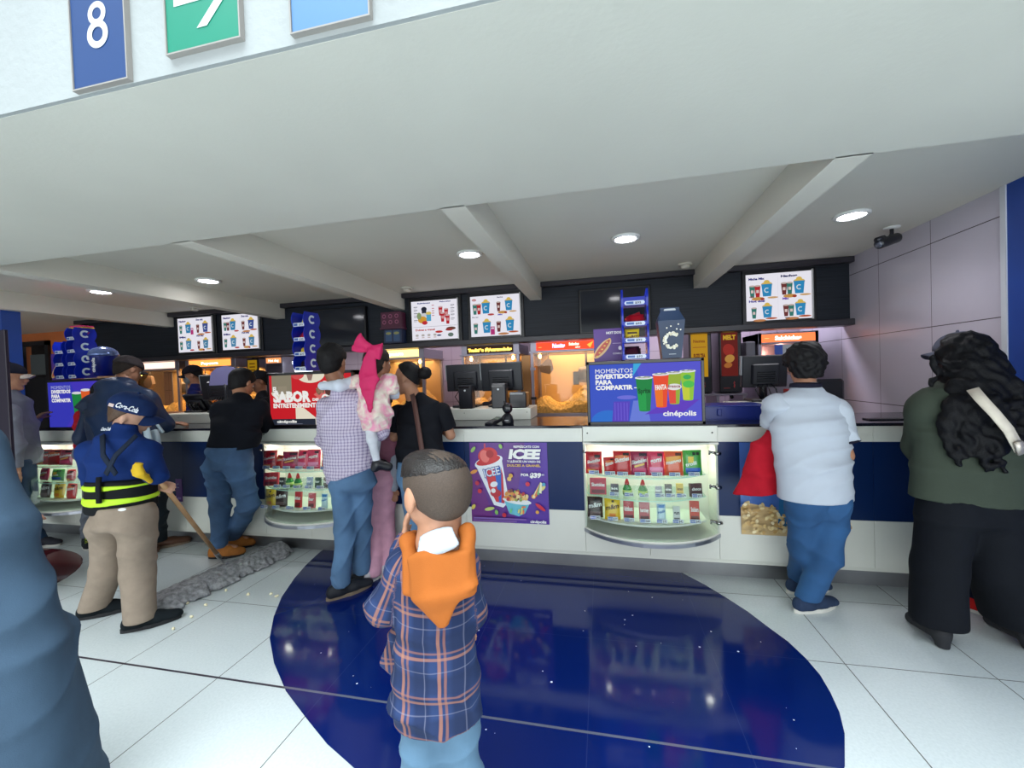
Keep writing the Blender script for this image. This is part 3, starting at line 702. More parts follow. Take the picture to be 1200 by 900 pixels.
# curved display cases ------------------------------------------------------
gl = glass('case_glass'); alu = mat('aluminium', (172, 176, 186), .28, .85)
case_white = mat('case_interior', (226, 226, 216), .5)
def arc_pts(x0, w, y0, bulge, n=16):
    # circular arc from (x0,y0) to (x0+w,y0) bowing towards -y
    R = (w*w/4+bulge*bulge)/(2*bulge); cx, cy = x0+w/2, y0-bulge+R; a = math.asin(w/2/R)
    return [(cx+R*math.sin(-a+2*a*i/n), cy-R*math.cos(-a+2*a*i/n)) for i in range(n+1)]
SH = (.724, .572, .405)
def display_case(x0, label):
    o = empty('display_case', (x0+CW/2, 3.1, .29), label, 'display case', 'curved glass sweet cases in the counter')
    b = MB(); b.box(x0, x0+CW, 3.26, 3.27, .31, .93, case_white); b.build('back_panel', o)
    b = MB()
    b.box(x0, x0+.012, 3.03, 3.26, .31, .93, case_white); b.box(x0+CW-.012, x0+CW, 3.03, 3.26, .31, .93, case_white)
    b.build('side_panel', o)
    b = MB(); b.box(x0, x0+CW, 3.0, 3.27, .93, .944, case_white)
    pts = arc_pts(x0, CW, 3.03, .12, 12); b.prism(pts, .932, .944, mat('frosted_top', (205, 215, 205), .4)); b.build('top_panel', o)
    b = MB(); b.box(x0+.002, x0+CW-.002, 3.010, 3.0258, .9475, 1.056, white_lam, b=.002)
    for sx in (x0+.035, x0+CW-.035): b.lathe([(0, 0), (.006, 0), (.005, .003), (0, .003)], mat('screw_dark', (70, 66, 60), .3, .8), (0, 0, 0), 10, M=Matrix.Translation((sx, 3.010, 1.01)) @ Matrix.Rotation(PI/2, 4, 'X'))
    b.build('header_panel', o)
    b = MB(); pts = arc_pts(x0-.004, CW+.008, 3.03, .235)
    b.prism(pts+[(x0+CW, 3.26), (x0, 3.26)], .312, .324, case_white); b.build('base_shelf', o)
    b = MB(); b.prism(arc_pts(x0-.008, CW+.016, 3.03, .25), .288, .312, alu); b.build('base_edge', o)
    # curved glass with thickness
    b = MB(); p = arc_pts(x0, CW, 3.03, .23, 20); q = arc_pts(x0+.004, CW-.008, 3.03, .225, 20); n = len(p)
    vs = [(x, y, z) for z in (.325, .93) for x, y in p]+[(x, y, z) for z in (.325, .93) for x, y in q]
    fs = [(i, i+1, n+i+1, n+i) for i in range(n-1)]+[(2*n+i+1, 2*n+i, 3*n+i, 3*n+i+1) for i in range(n-1)]+[(i+1, i, 2*n+i, 2*n+i+1) for i in range(n-1)]+[(n+i, n+i+1, 3*n+i+1, 3*n+i) for i in range(n-1)]
    b.add(vs, fs, gl, True); g = b.build('curved_glass', o)
    for z in SH[:2]:
        b = MB(); pp = arc_pts(x0+.02, CW-.10, 3.03, .16, 12); b.prism(pp+[(x0+CW-.08, 3.255), (x0+.02, 3.255)], z-.007, z, glass('shelf_glass', (238, 248, 244)))
        ed = arc_pts(x0+.02, CW-.10, 3.03, .162, 12); n = len(ed); b.add([(x, y-.0006, zz) for zz in (z-.007, z) for x, y in ed], [(i, i+1, n+i+1, n+i) for i in range(n-1)], mat('glass_edge', (196, 232, 218), .2, emit=0), True)
        b.build('shelf', o)
    b = MB(); pp = arc_pts(x0+.02, CW-.10, 3.03, .16, 12); b.prism(pp+[(x0+CW-.08, 3.255), (x0+.02, 3.255)], SH[2]-.012, SH[2], case_white); b.build('shelf', o)
    for z in (.875, .645, .405):
        b = MB(); xx = x0+CW-.012
        b.tube([(xx-.05, 2.99, z+.008), (xx-.012, 2.985, z)], .009, mat('chrome', (150, 150, 150), .15, 1.)); b.tube([(xx-.014, 2.975, z-.002), (xx+.018, 2.99, z-.004)], .012, mat('chrome', ())); b.tube([(xx-.05, 2.985, z+.018), (xx-.05, 2.985, z-.012)], .006, mat('chrome', ()))
        b.build('hinge', o)
    b = MB(); b.tube([(x0-.004, 2.998, .88), (x0+.018, 2.99, .874)], .008, mat('chrome', ())); b.build('latch', o)
    # strip lamp under the header
    b = MB(); b.box(x0+.05, x0+CW-.05, 3.10, 3.125, .918, .931, em((255, 250, 236), 6.)); b.build('strip_lamp', o)
    l = bpy.data.lights.new('case_lamp', 'AREA'); l.shape = 'RECTANGLE'; l.size = CW-.1; l.size_y = .03; l.energy = 3.6; l.color = (1, .96, .88)
    lo = bpy.data.objects.new('case_lamp', l); C.objects.link(lo); lo.location = (x0+CW/2, 3.10, .914); lo['kind'] = 'helper'
    return o
display_case(CASES[0], 'curved glass sweet case nearest the white shirt man, below the drinks screen')
display_case(CASES[1], 'curved glass sweet case behind the man in checked shirt')
display_case(CASES[2], 'curved glass sweet case at the far end behind the mopping worker')

# sweets --------------------------------------------------------------------
W_ = (244, 244, 240)
def pouch(w, h, d, col, art=None, col2=None):
    """a sealed pillow bag standing, crimped seals, printed front"""
    b = MB(); nx, nz = 8, 10; cm = mat('foil_%d_%d_%d' % col, col, .28, coat=.3)
    def P(i, j, s):
        u = i/nx*2-1; v = j/nz*2-1; t = d/2*max(0, (1-u**4))**.6*max(0, (1-abs(v)**5))**.7
        ww = w/2*(1-.05*(1-abs(v))**.5*0-.04*(1-v*v)); return (u*ww, s*t, h/2*(v+1))
    vs = [P(i, j, -1) for j in range(nz+1) for i in range(nx+1)]; k = len(vs); vs += [P(i, j, 1) for j in range(nz+1) for i in range(nx+1)]
    fs = []
    for j in range(nz):
        for i in range(nx):
            a = j*(nx+1)+i; fs += [(a, a+1, a+nx+2, a+nx+1), (k+a+1, k+a, k+a+nx+1, k+a+nx+2)]
    b.add(vs, fs, cm, True)
    return b
def art_on_pouch(w, h, d, cols, kind):
    """printed patches following the bulge"""
    b = MB()
    def patch(x0, z0, x1, z1, col, L=1, slant=0.):
        n = 5; vs = []
        for j in range(3):
            for i in range(n+1):
                u = x0+(x1-x0)*i/n; v = z0+(z1-z0)*j/2+slant*(u-x0); uu = u*2-1; vv = v*2-1
                t = d/2*max(0, (1-uu**4))**.6*max(0, (1-abs(vv)**5))**.7
                vs.append(((u-.5)*w*.97, -t-.0006*L, v*h))
        fs = [(j*(n+1)+i, j*(n+1)+i+1, (j+1)*(n+1)+i+1, (j+1)*(n+1)+i) for j in range(2) for i in range(n)]
        b.add(vs, fs, pr(col))
    def word(s, x0, z0, x1, hh, col, L=2, sl=.15):
        vs, fs = text_geo(s, .03)
        if not vs: return
        a = min(q[0] for q in vs); c = max(q[0] for q in vs); out = []
        for p_, r_ in vs:
            u = x0+(x1-x0)*(p_-a)/(c-a); v = z0+hh*r_/.72+sl*(u-x0); uu = min(max(u*2-1, -.99), .99); vv = min(max(v*2-1, -.98), .98)
            t = d/2*(1-uu**4)**.6*(1-abs(vv)**5)**.7
            out.append(((u-.5)*w*.97, -t-.0006*L, v*h))
        b.add(out, fs, pr(col))
    for it in kind:
        if it[0] == 'p': patch(*it[1:])
        else: word(*it[1:])
    return b
KINDS = {
 'red_chew': ((196, 26, 36), [('p', .08, .30, .92, .42, (150, 14, 60)), ('w', 'Skwinkles', .1, .45, .9, .14, W_), ('p', .55, .72, .9, .86, (30, 26, 30)), ('p', .1, .08, .6, .2, (240, 170, 60))]),
 'red_rope': ((206, 34, 40), [('p', .1, .55, .9, .8, (240, 120, 60), 1, .1), ('w', 'Skittles', .08, .5, .92, .18, W_), ('p', .55, .82, .92, .92, (30, 20, 26))]),
 'purple_chew': ((168, 30, 74), [('p', .1, .1, .9, .3, (214, 60, 110)), ('w', 'Skwinkles', .06, .45, .94, .16, W_), ('p', .5, .8, .95, .92, (40, 16, 40)), ('p', .2, .32, .8, .4, (250, 190, 90), 2, .2)]),
 'pink_gummy': ((226, 52, 92), [('p', .1, .1, .9, .35, (250, 150, 190), 1), ('w', 'gomi', .15, .5, .85, .2, W_), ('p', .6, .8, .9, .92, (60, 20, 40))]),
 'orange_gummy': ((235, 92, 52), [('p', .1, .5, .9, .75, (250, 170, 60), 1, .1), ('w', 'mango', .1, .45, .9, .16, W_), ('p', .6, .82, .92, .93, (90, 30, 20))]),
 'green_gummy': ((72, 166, 66), [('p', .1, .08, .9, .3, (36, 92, 190), 1), ('p', .25, .5, .55, .75, (246, 206, 60), 1), ('p', .5, .8, .66, .92, (20, 40, 26)), ('p', .7, .8, .86, .92, (20, 40, 26)), ('w', 'trolli', .1, .35, .7, .14, W_)]),
 'brown_choc': ((58, 34, 30), [('w', 'm&m', .08, .45, .92, .22, W_), ('p', .15, .1, .85, .3, (120, 96, 96), 1), ('p', .4, .78, .62, .92, (20, 14, 14))]),
 'yellow_choc': ((240, 196, 42), [('w', 'm&m', .08, .45, .92, .22, (70, 40, 24)), ('p', .3, .1, .7, .3, (232, 132, 40), 1), ('p', .45, .82, .62, .92, (60, 40, 20))]),
 'mint_blue': ((205, 228, 236), [('p', .05, .78, .95, .95, (34, 120, 190), 1), ('w', 'Halls', .1, .45, .9, .14, (40, 110, 180))]),
}
PRICE = ['$45', '$39', '$52', '$68', '$35', '$42']
def price_tag(x, y, z, label, w=.07, h=.026, tilt=.25, i=0):
    M_ = Matrix.Translation((x, y, z)) @ Matrix.Rotation(-tilt, 4, 'X')
    b = MB(); b.box(-w/2, w/2, 0, .0025, 0, h, mat('tag_white', (226, 230, 236), .4), M=M_, b=.0005)
    o = b.build('price_tag'); tag(o, label, 'price tag', 'blue and white price tags')
    R_ = M_.to_3x3(); O_ = M_ @ Vector((-w/2, -.0004, 0))
    a = Art(tuple(O_), tuple(R_ @ Vector((1, 0, 0))), tuple(R_ @ Vector((0, 0, 1))), w, h, .0003)
    a.rect(.04, .12, .52, .88, (44, 84, 170)); a.text('DULCE', .08, .36, .32, W_, .4); a.text(PRICE[i % 6], .56, .22, .6, (40, 44, 70), .38)
    a.build('lettering', o)
def candy(name, w, h, d, x, y, z, rz, tilt, label, cat='sweet packet', group='sweets in the glass cases'):
    col, kind = KINDS[name]
    M_ = Matrix.Translation((x, y, z)) @ Matrix.Rotation(rz, 4, 'Z') @ Matrix.Rotation(-tilt, 4, 'X')
    b = pouch(w, h, d, col); b.v = [tuple(M_ @ Vector(p)) for p in b.v]
    o = b.build('sweet_packet'); tag(o, label, cat, group)
    b = art_on_pouch(w, h, d, None, kind); b.v = [tuple(M_ @ Vector(p)) for p in b.v]; b.build('printed_front', o)
    return o
def lime_bottle(x, y, z, label, sc=1.):
    o = empty('sauce_bottle', (x, y, z), label, 'sauce bottle', 'sweets in the glass cases')
    b = MB(); b.lathe([(0, 0), (.024*sc, 0), (.031*sc, .012*sc), (.031*sc, .045*sc), (.02*sc, .072*sc), (.015*sc, .078*sc)], mat('green_plastic', (42, 130, 60), .25), (x, y, z), 18); b.build('bottle_body', o)
    b = MB(); b.lathe([(.016*sc, .078*sc), (.015*sc, .092*sc), (.006*sc, .118*sc), (0, .122*sc)], mat('red_plastic', (196, 30, 34), .3), (x, y, z), 16); b.build('cap', o)
    b = MB(); b.lathe([(.0315*sc, .018*sc), (.0315*sc, .042*sc)], pr((190, 214, 120)), (x, y, z), 18); b.build('wrap', o)
def small_box(x, y, z, w, h, d, col, label, rz=0., word_='mix', wc=W_, name='sweet_box'):
    M_ = Matrix.Translation((x, y, z)) @ Matrix.Rotation(rz, 4, 'Z') @ Matrix.Rotation(-.12, 4, 'X')
    b = MB(); b.box(-w/2, w/2, -d/2, d/2, 0, h, mat('carton_%d_%d_%d' % col, col, .35), M=M_, b=.0015)
    o = b.build(name); tag(o, label, 'sweet box', 'sweets in the glass cases')
    R_ = M_.to_3x3(); O_ = M_ @ Vector((-w/2, -d/2-.0004, 0))
    a = Art(tuple(O_), tuple(R_ @ Vector((1, 0, 0))), tuple(R_ @ Vector((0, 0, 1))), w, h, .0004)
    a.rect(.1, .08, .9, .3, tuple(int(c*.55) for c in col)); a.text(word_, .1, .5, .22, wc, .8, .03); a.build('printed_front', o)
def fill_case(x0, where, rightcase=True):
    t = lambda s: s+' in the '+where
    y = 3.02
    if rightcase:
        rows = [('red_chew', .115, .155, .075, 0, 'red chew packet, leftmost on the top shelf'), ('red_rope', .08, .12, .185, .35, 'small tilted red packet, second on the top shelf'), ('red_rope', .12, .165, .27, 0, 'red rope sweets packet, third on the top shelf'),
                ('purple_chew', .115, .165, .385, 0, 'crimson purple chew packet mid top shelf'), ('pink_gummy', .11, .165, .495, 0, 'bright pink gummy packet on the top shelf'), ('orange_gummy', .125, .165, .61, 0, 'orange gummy packet on the top shelf'), ('green_gummy', .125, .17, .735, .1, 'green gummy packet, rightmost on the top shelf')]
        for n, (k, w, h, dx, rz, lb) in enumerate(rows):
            yy = 3.03-.9*math.sqrt(max(0, .0225*(1-((dx-.42)/.42)**2)))*.55
            candy(k, w, h, .035, x0+dx, yy, SH[0], rz, .12, t(lb)); price_tag(x0+dx, yy-.04, SH[0]+.004, t('tag at the %s' % lb.split(',')[0].split(' on the')[0].split(' in the')[0]), i=n)
        small_box(x0+.10, 3.0, SH[1], .115, .115, .03, (196, 42, 70), t('flat crimson sweet box, leftmost on the middle shelf'), word_='Skwinkles')
        small_box(x0+.215, 3.0, SH[1], .055, .075, .03, (70, 66, 78), t('small grey sweet box beside the crimson box'), word_='kit')
        lime_bottle(x0+.30, 2.99, SH[1], t('green lime bottle with red cap nearest the grey box'))
        lime_bottle(x0+.405, 2.98, SH[1], t('green lime bottle with red cap standing alone mid shelf'))
        small_box(x0+.51, 2.985, SH[1], .045, .07, .02, (150, 150, 160), t('slim pale grey sweet box on the middle shelf'), word_='bar')
        small_box(x0+.575, 2.985, SH[1], .045, .085, .02, (60, 58, 50), t('slim dark sweet box on the middle shelf'), word_='oreo')
        small_box(x0+.65, 2.99, SH[1], .045, .09, .02, (232, 196, 90), t('yellow sweet box on the middle shelf'), word_='lemon', wc=(90, 50, 20))
        small_box(x0+.755, 3.0, SH[1], .08, .09, .03, (82, 50, 52), t('brown sweet box, rightmost on the middle shelf'), word_='choco', rz=.25)
        for n, dx in enumerate((.21, .31, .41, .515, .585, .655, .755)): price_tag(x0+dx, 2.945-.0*dx+.06*abs(dx-.42), SH[1]+.003, t('tag under the middle shelf %s' % ('grey box', 'first lime bottle', 'second lime bottle', 'pale slim box', 'dark slim box', 'yellow box', 'brown box')[n]), w=.062, i=n+2)
        candy('brown_choc', .11, .145, .04, x0+.075, 3.0, SH[2], 0, .12, t('dark brown chocolate packet on the bottom shelf'))
        candy('yellow_choc', .11, .145, .04, x0+.195, 2.97, SH[2], 0, .12, t('yellow chocolate packet on the bottom shelf'))
        small_box(x0+.305, 2.96, SH[2], .07, .135, .02, (186, 34, 44), t('tall red sweet box on the bottom shelf'), word_='kitkat')
        small_box(x0+.41, 2.95, SH[2], .07, .13, .02, (190, 90, 96), t('tall rose sweet box on the bottom shelf'), word_='hershey')
        candy('mint_blue', .06, .125, .025, x0+.52, 2.95, SH[2], 0, .1, t('pale blue mint packet on the bottom shelf'))
        small_box(x0+.62, 2.955, SH[2], .045, .11, .015, (206, 208, 204), t('slim white gum box on the bottom shelf'), word_='gum', wc=(30, 30, 40))
        small_box(x0+.74, 2.98, SH[2], .06, .14, .02, (200, 60, 36), t('tall orange-red sweet box, rightmost on the bottom shelf'), word_='Snickers')
        for n, dx in enumerate((.075, .195, .305, .41, .52, .625, .735)): price_tag(x0+dx, 2.91+.09*abs(dx-.42), SH[2]+.003, t('tag under the bottom shelf %s' % ('brown packet', 'yellow packet', 'red box', 'rose box', 'mint packet', 'white gum box', 'orange-red box')[n]), i=n)
    else:
        for n, (k, w, h, dx, rz, lb) in enumerate([('red_chew', .12, .15, .10, .2, 'red chew packet, first on the top shelf'), ('red_rope', .09, .11, .20, -.3, 'small red packet, second on the top shelf'), ('purple_chew', .14, .14, .30, .1, 'purple packet on the top shelf'), ('pink_gummy', .12, .155, .42, -.2, 'pink gummy packet on the top shelf'), ('pink_gummy', .12, .16, .53, .1, 'second pink gummy packet on the top shelf'), ('orange_gummy', .12, .16, .66, 0, 'orange gummy packet at the end of the top shelf')]):
            candy(k, w, h, .035, x0+dx, 2.99, SH[0], rz, .15, t(lb)); price_tag(x0+dx, 2.945, SH[0]+.003, t('tag at the '+lb.split(',')[0].split(' on the')[0].split(' at the')[0]), i=n)
        small_box(x0+.10, 3.0, SH[1], .12, .11, .03, (190, 30, 48), t('flat red sweet box on the middle shelf'), rz=.3, word_='Skwinkles')
        small_box(x0+.225, 2.98, SH[1], .05, .075, .02, (52, 54, 58), t('small dark sweet box on the middle shelf'), word_='kit')
        lime_bottle(x0+.31, 2.97, SH[1], t('green lime bottle beside the dark box')); lime_bottle(x0+.40, 2.96, SH[1], t('green lime bottle farther from the dark box'))
        for n, (dx, c_, nm) in enumerate(((.50, (130, 150, 180), 'blue grey'), (.58, (70, 90, 76), 'dark green'), (.66, (90, 70, 60), 'brown'))): small_box(x0+dx, 2.97, SH[1], .05, .085, .02, c_, t('slim %s sweet box on the middle shelf' % nm), word_='bar')
        for n, dx in enumerate((.22, .31, .41, .52, .63)): price_tag(x0+dx, 2.925, SH[1]+.003, t('tag under the middle shelf %s' % ('dark box', 'first lime bottle', 'second lime bottle', 'blue grey box', 'brown box')[n]), i=n)
        candy('yellow_choc', .11, .14, .04, x0+.11, 2.97, SH[2], 0, .12, t('yellow chocolate packet on the bottom shelf')); candy('brown_choc', .12, .145, .04, x0+.225, 2.96, SH[2], 0, .12, t('dark brown chocolate packet on the bottom shelf'))
        small_box(x0+.39, 2.96, SH[2], .06, .13, .02, (200, 30, 40), t('tall red sweet box on the bottom shelf'), word_='kitkat'); small_box(x0+.52, 2.96, SH[2], .06, .12, .02, (214, 90, 100), t('tall rose sweet box on the bottom shelf'), word_='bar')
        candy('mint_blue', .06, .12, .02, x0+.64, 2.96, SH[2], 0, .1, t('pale mint packet on the bottom shelf')); small_box(x0+.73, 2.98, SH[2], .05, .11, .02, (180, 190, 200), t('slim silver gum box on the bottom shelf'), word_='gum', wc=(30, 40, 90))
        for n, dx in enumerate((.11, .225, .36, .52, .66)): price_tag(x0+dx, 2.895, SH[2]+.003, t('tag under the bottom shelf %s' % ('yellow packet', 'brown packet', 'red box', 'rose box', 'mint packet')[n]), i=n+1)
fill_case(CASES[0], 'case below drinks screen')
fill_case(CASES[1], 'case behind checked shirt', False)
def fill_far(x0):
    t = lambda s: s+' in the far case behind the worker'
    for k, w, h, dx, lb in (('red_chew', .16, .15, .18, 'dark red packet'), ('red_rope', .16, .15, .33, 'middle red packet'), ('purple_chew', .15, .15, .48, 'purple packet')): candy(k, w, h, .04, x0+dx, 2.98, SH[0], .1, .15, t(lb+' on the top shelf'))
    for k, w, h, dx, lb in (('purple_chew', .1, .12, .2, 'purple packet'), ('green_gummy', .16, .11, .38, 'green packet'), ('red_chew', .1, .11, .55, 'small red packet')): candy(k, w, h, .04, x0+dx, 2.97, SH[1], 0, .15, t(lb+' on the middle shelf'))
    for k, w, h, dx, lb in (('brown_choc', .13, .15, .22, 'brown packet'), ('yellow_choc', .13, .15, .40, 'yellow packet'), ('red_rope', .12, .14, .56, 'red packet')): candy(k, w, h, .04, x0+dx, 2.96, SH[2], 0, .15, t(lb+' on the bottom shelf'))
fill_far(CASES[2])

# posters on the front ---------------------------------------------------------
def poster_icee():
    x0, z0, w, h = -1.016, .326, .603, .612
    b = MB(); b.box(x0, x0+w, 3.0255, 3.0285, z0, z0+h, mat('poster_purple', (98, 44, 138), .3)); o = b.build('poster'); tag(o, 'purple poster of a red iced drink and a cup of sweets on the counter', 'poster')
    a = Art((x0, 3.0252, z0), (1, 0, 0), (0, 0, 1), w, h, .0003)
    a.poly([(.55, 0), (1, 0), (1, 1), (.72, 1)], (88, 52, 158)); a.poly([(0, 0), (.3, 0), (.12, .6), (0, .7)], (112, 42, 128))
    # tilted cup
    a.poly([(.30, .22), (.42, .19), (.50, .27), (.42, .80), (.08, .70)], (236, 240, 246))
    a.poly([(.33, .26), (.44, .24), (.40, .70), (.16, .66)], (44, 104, 196)); a.poly([(.24, .44), (.33, .26), (.37, .26), (.32, .68), (.2, .66)], (214, 54, 62)); a.poly([(.40, .25), (.44, .25), (.43, .60), (.41, .70)], (200, 40, 52))
    a.oval(.25, .76, .19, .075, (240, 243, 248), rot=.28); a.oval(.245, .775, .165, .05, (205, 40, 46), rot=.28)
    a.oval(.24, .84, .13, .10, (212, 52, 54), rot=.3); a.oval(.2, .83, .06, .08, (236, 120, 112), rot=.3); a.oval(.27, .86, .05, .05, (176, 34, 40))
    a.rect(.195, .93, .215, .99, (206, 70, 90))
    a.text('ICEE', .19, .56, .11, (44, 60, 140), .23, .04, rot=.22); a.text('ICEE', .195, .565, .10, (225, 232, 244), .21, .02, rot=.22)
    a.oval(.31, .48, .05, .035, (238, 240, 244), rot=.3); a.oval(.33, .37, .07, .05, (190, 40, 54)); a.oval(.30, .40, .03, .03, (240, 240, 240))
    # cup of sweets
    a.poly([(.43, .30), (.76, .25), (.70, .13), (.62, .09), (.50, .12)], (110, 196, 214)); a.oval(.6, .28, .185, .04, (236, 240, 240), rot=-.12)
    rnd = random.Random(3)
    for i in range(46):
        an = rnd.random()*PI; rr = rnd.random()
        a.oval(.595+.15*rr*math.cos(an), .30+.14*rr*math.sin(an), .028, .02, rnd.choice([(220, 150, 70), (190, 60, 60), (232, 190, 110), (120, 60, 50), (150, 170, 90), (214, 100, 90), (236, 210, 150)]), n=8, rot=rnd.random()*3)
    for i in range(8): a.oval(.5+.2*rnd.random(), .14+.08*rnd.random(), .03, .012, rnd.choice([(230, 130, 90), (120, 210, 130), (230, 220, 120)]), n=8, rot=rnd.random()*3)
    # scattered sweets
    for cx, cy, r_, c_, tt in ((.06, .92, .06, (150, 190, 100), .9), (.42, .96, .04, (140, 190, 90), 2), (.06, .64, .07, (228, 150, 70), .4), (.25, .18, .09, (200, 214, 120), .2), (.34, .14, .04, (130, 190, 90), 1.8), (.9, .22, .1, (206, 46, 66), 2.5), (.86, .16, .03, (232, 170, 80), 0), (.04, .2, .05, (226, 206, 90), 1), (.93, .45, .07, (226, 214, 130), .7), (.95, .5, .03, (90, 170, 200), 1.5)):
        a.oval(cx, cy, r_*.75, .022, c_, rot=tt, n=14)
    for cx, cy, c_ in ((.13, .40, (214, 50, 56)), (.10, .50, (196, 40, 66)), (.75, .50, (206, 44, 70)), (.44, .11, (200, 40, 60)), (.54, .60, (222, 170, 60)), (.52, .56, (232, 190, 100)), (.82, .35, (232, 150, 60))): a.oval(cx, cy, .028, .028, c_, n=10)
    for i in range(4): a.poly([(.8+.03*i, .34+.02*i), (.83+.03*i, .33+.02*i), (.93, .52), (.91, .53)], [(236, 226, 170), (226, 120, 70), (110, 180, 120), (240, 236, 200)][i])
    a.text('REFRÉSCATE CON', .59, .945, .028, W_, .32, .03); a.text('ICEE', .52, .815, .11, W_, .39, .06, slant=.18)
    a.text('Y LLÉVATE UN VASO DE', .50, .765, .026, W_, .42, .03); a.text('DULCES A GRANEL', .50, .715, .028, (232, 190, 80), .42, .03)
    a.text('POR', .67, .60, .032, W_, .10, .04); a.text('$39', .78, .585, .055, W_, .14, .06, slant=.1); a.text('00', .93, .61, .02, W_, .03)
    a.rect(.04, .055, .72, .075, (132, 96, 176)); a.rect(.04, .03, .60, .045, (132, 96, 176)); a.text('cinépolis', .77, .03, .035, W_, .2, .04)
    a.build('printed_picture', o)
poster_icee()
def poster_popcorn():
    x0, z0, w, h = .89, .318, .62, .622
    b = MB(); b.box(x0, x0+w, 3.0255, 3.0285, z0, z0+h, mat('poster_blue', (72, 112, 186), .3)); o = b.build('poster'); tag(o, 'blue poster of popcorn beside the man in white shirt', 'poster')
    a = Art((x0, 3.0252, z0), (1, 0, 0), (0, 0, 1), w, h, .0003)
    a.poly([(0, .0), (1, 0), (1, .2), (.5, .22), (.3, .3), (.1, .34), (0, .30)], (206, 178, 128))
    a.poly([(.36, .08), (.62, .04), (.9, .1), (.95, .5), (.38, .48)], (40, 116, 172))
    rnd = random.Random(5)
    for i in range(300):
        u = rnd.random(); v = rnd.random()*(.34-.12*u)
        if i > 220: u = .42+.5*rnd.random(); v = .42+.13*rnd.random()
        c_ = rnd.choice([(232, 208, 150), (214, 182, 120), (242, 226, 180), (196, 158, 96), (222, 196, 140)])
        a.oval(u*.97+.015, v+.02, .020+.010*rnd.random(), .016, c_, n=7, rot=rnd.random()*3)
    a.build('printed_picture', o)
poster_popcorn()
b = MB(); b.box(-3.87, -3.80, 3.0255, 3.0285, .39, .60, mat('poster_purple', ())); o = b.build('sticker'); tag(o, 'small purple sign on the counter between worker and black shirt man', 'sign')
a = Art((-3.87, 3.0252, .39), (1, 0, 0), (0, 0, 1), .07, .21, .0003); a.ring(.4, .7, .25, .1, (150, 150, 210), 1, 5.3); a.rect(.2, .1, .8, .2, (150, 120, 200)); a.build('printed_picture', o)
# ------------------------------------------------------------------ screens
bezel = mat('bezel_black', (16, 17, 22), .3)
BLK = (28, 30, 44)
def combo(a, x, y, s, drinks=2, extra='nachos', bucket=(52, 150, 206), cupc=(190, 44, 52)):
    """one menu picture: bucket of popcorn with cups and a snack; x,y centre, s size"""
    h = s*a.w/a.h*1.0
    X = lambda u: x+u*s
    Y_ = lambda v: y+v*h
    for i in range(drinks):
        u = -.42+.2*i; c_ = [(cupc), (120, 60, 60), (60, 130, 120)][(i+int(x*10)) % 3]
        a.poly([(X(u-.07), Y_(-.30)), (X(u+.07), Y_(-.30)), (X(u+.11), Y_(.16)), (X(u-.11), Y_(.16))], c_); a.oval(X(u), Y_(.17), .11*s, .045*s, (214, 196, 190)); a.rect(X(u-.05), Y_(-.12), X(u+.05), Y_(.0), (236, 214, 210))
    for q in (-.1, 0, .1): a.oval(X(.12+q), Y_(.30-abs(q)), .11*s, .11*s, (236, 200, 96), n=10)
    a.poly([(X(-.03), Y_(-.28)), (X(.27), Y_(-.28)), (X(.32), Y_(.22)), (X(-.08), Y_(.22))], bucket); a.ring(X(.12), Y_(-.03), .085*s, .04*s, (226, 242, 250), .9, 5.4, 10)
    if extra == 'nachos': a.oval(X(-.22), Y_(-.36), .24*s, .09*s, (216, 160, 84)); a.oval(X(-.05), Y_(-.38), .08*s, .07*s, (176, 70, 50)); a.oval(X(.33), Y_(-.34), .2*s, .05*s, (222, 176, 120))
    elif extra == 'hot dog': a.oval(X(-.2), Y_(-.40), .26*s, .07*s, (206, 140, 92)); a.oval(X(.28), Y_(-.33), .24*s, .055*s, (214, 132, 92)); a.oval(X(.28), Y_(-.32), .2*s, .025*s, (186, 70, 50))
    elif extra == 'candy': a.rect(X(.3), Y_(-.38), X(.5), Y_(.0), (196, 56, 128)); a.rect(X(.33), Y_(-.12), X(.47), Y_(-.04), (240, 220, 240))
    else: a.oval(X(.36), Y_(-.34), .16*s, .06*s, (200, 80, 80))
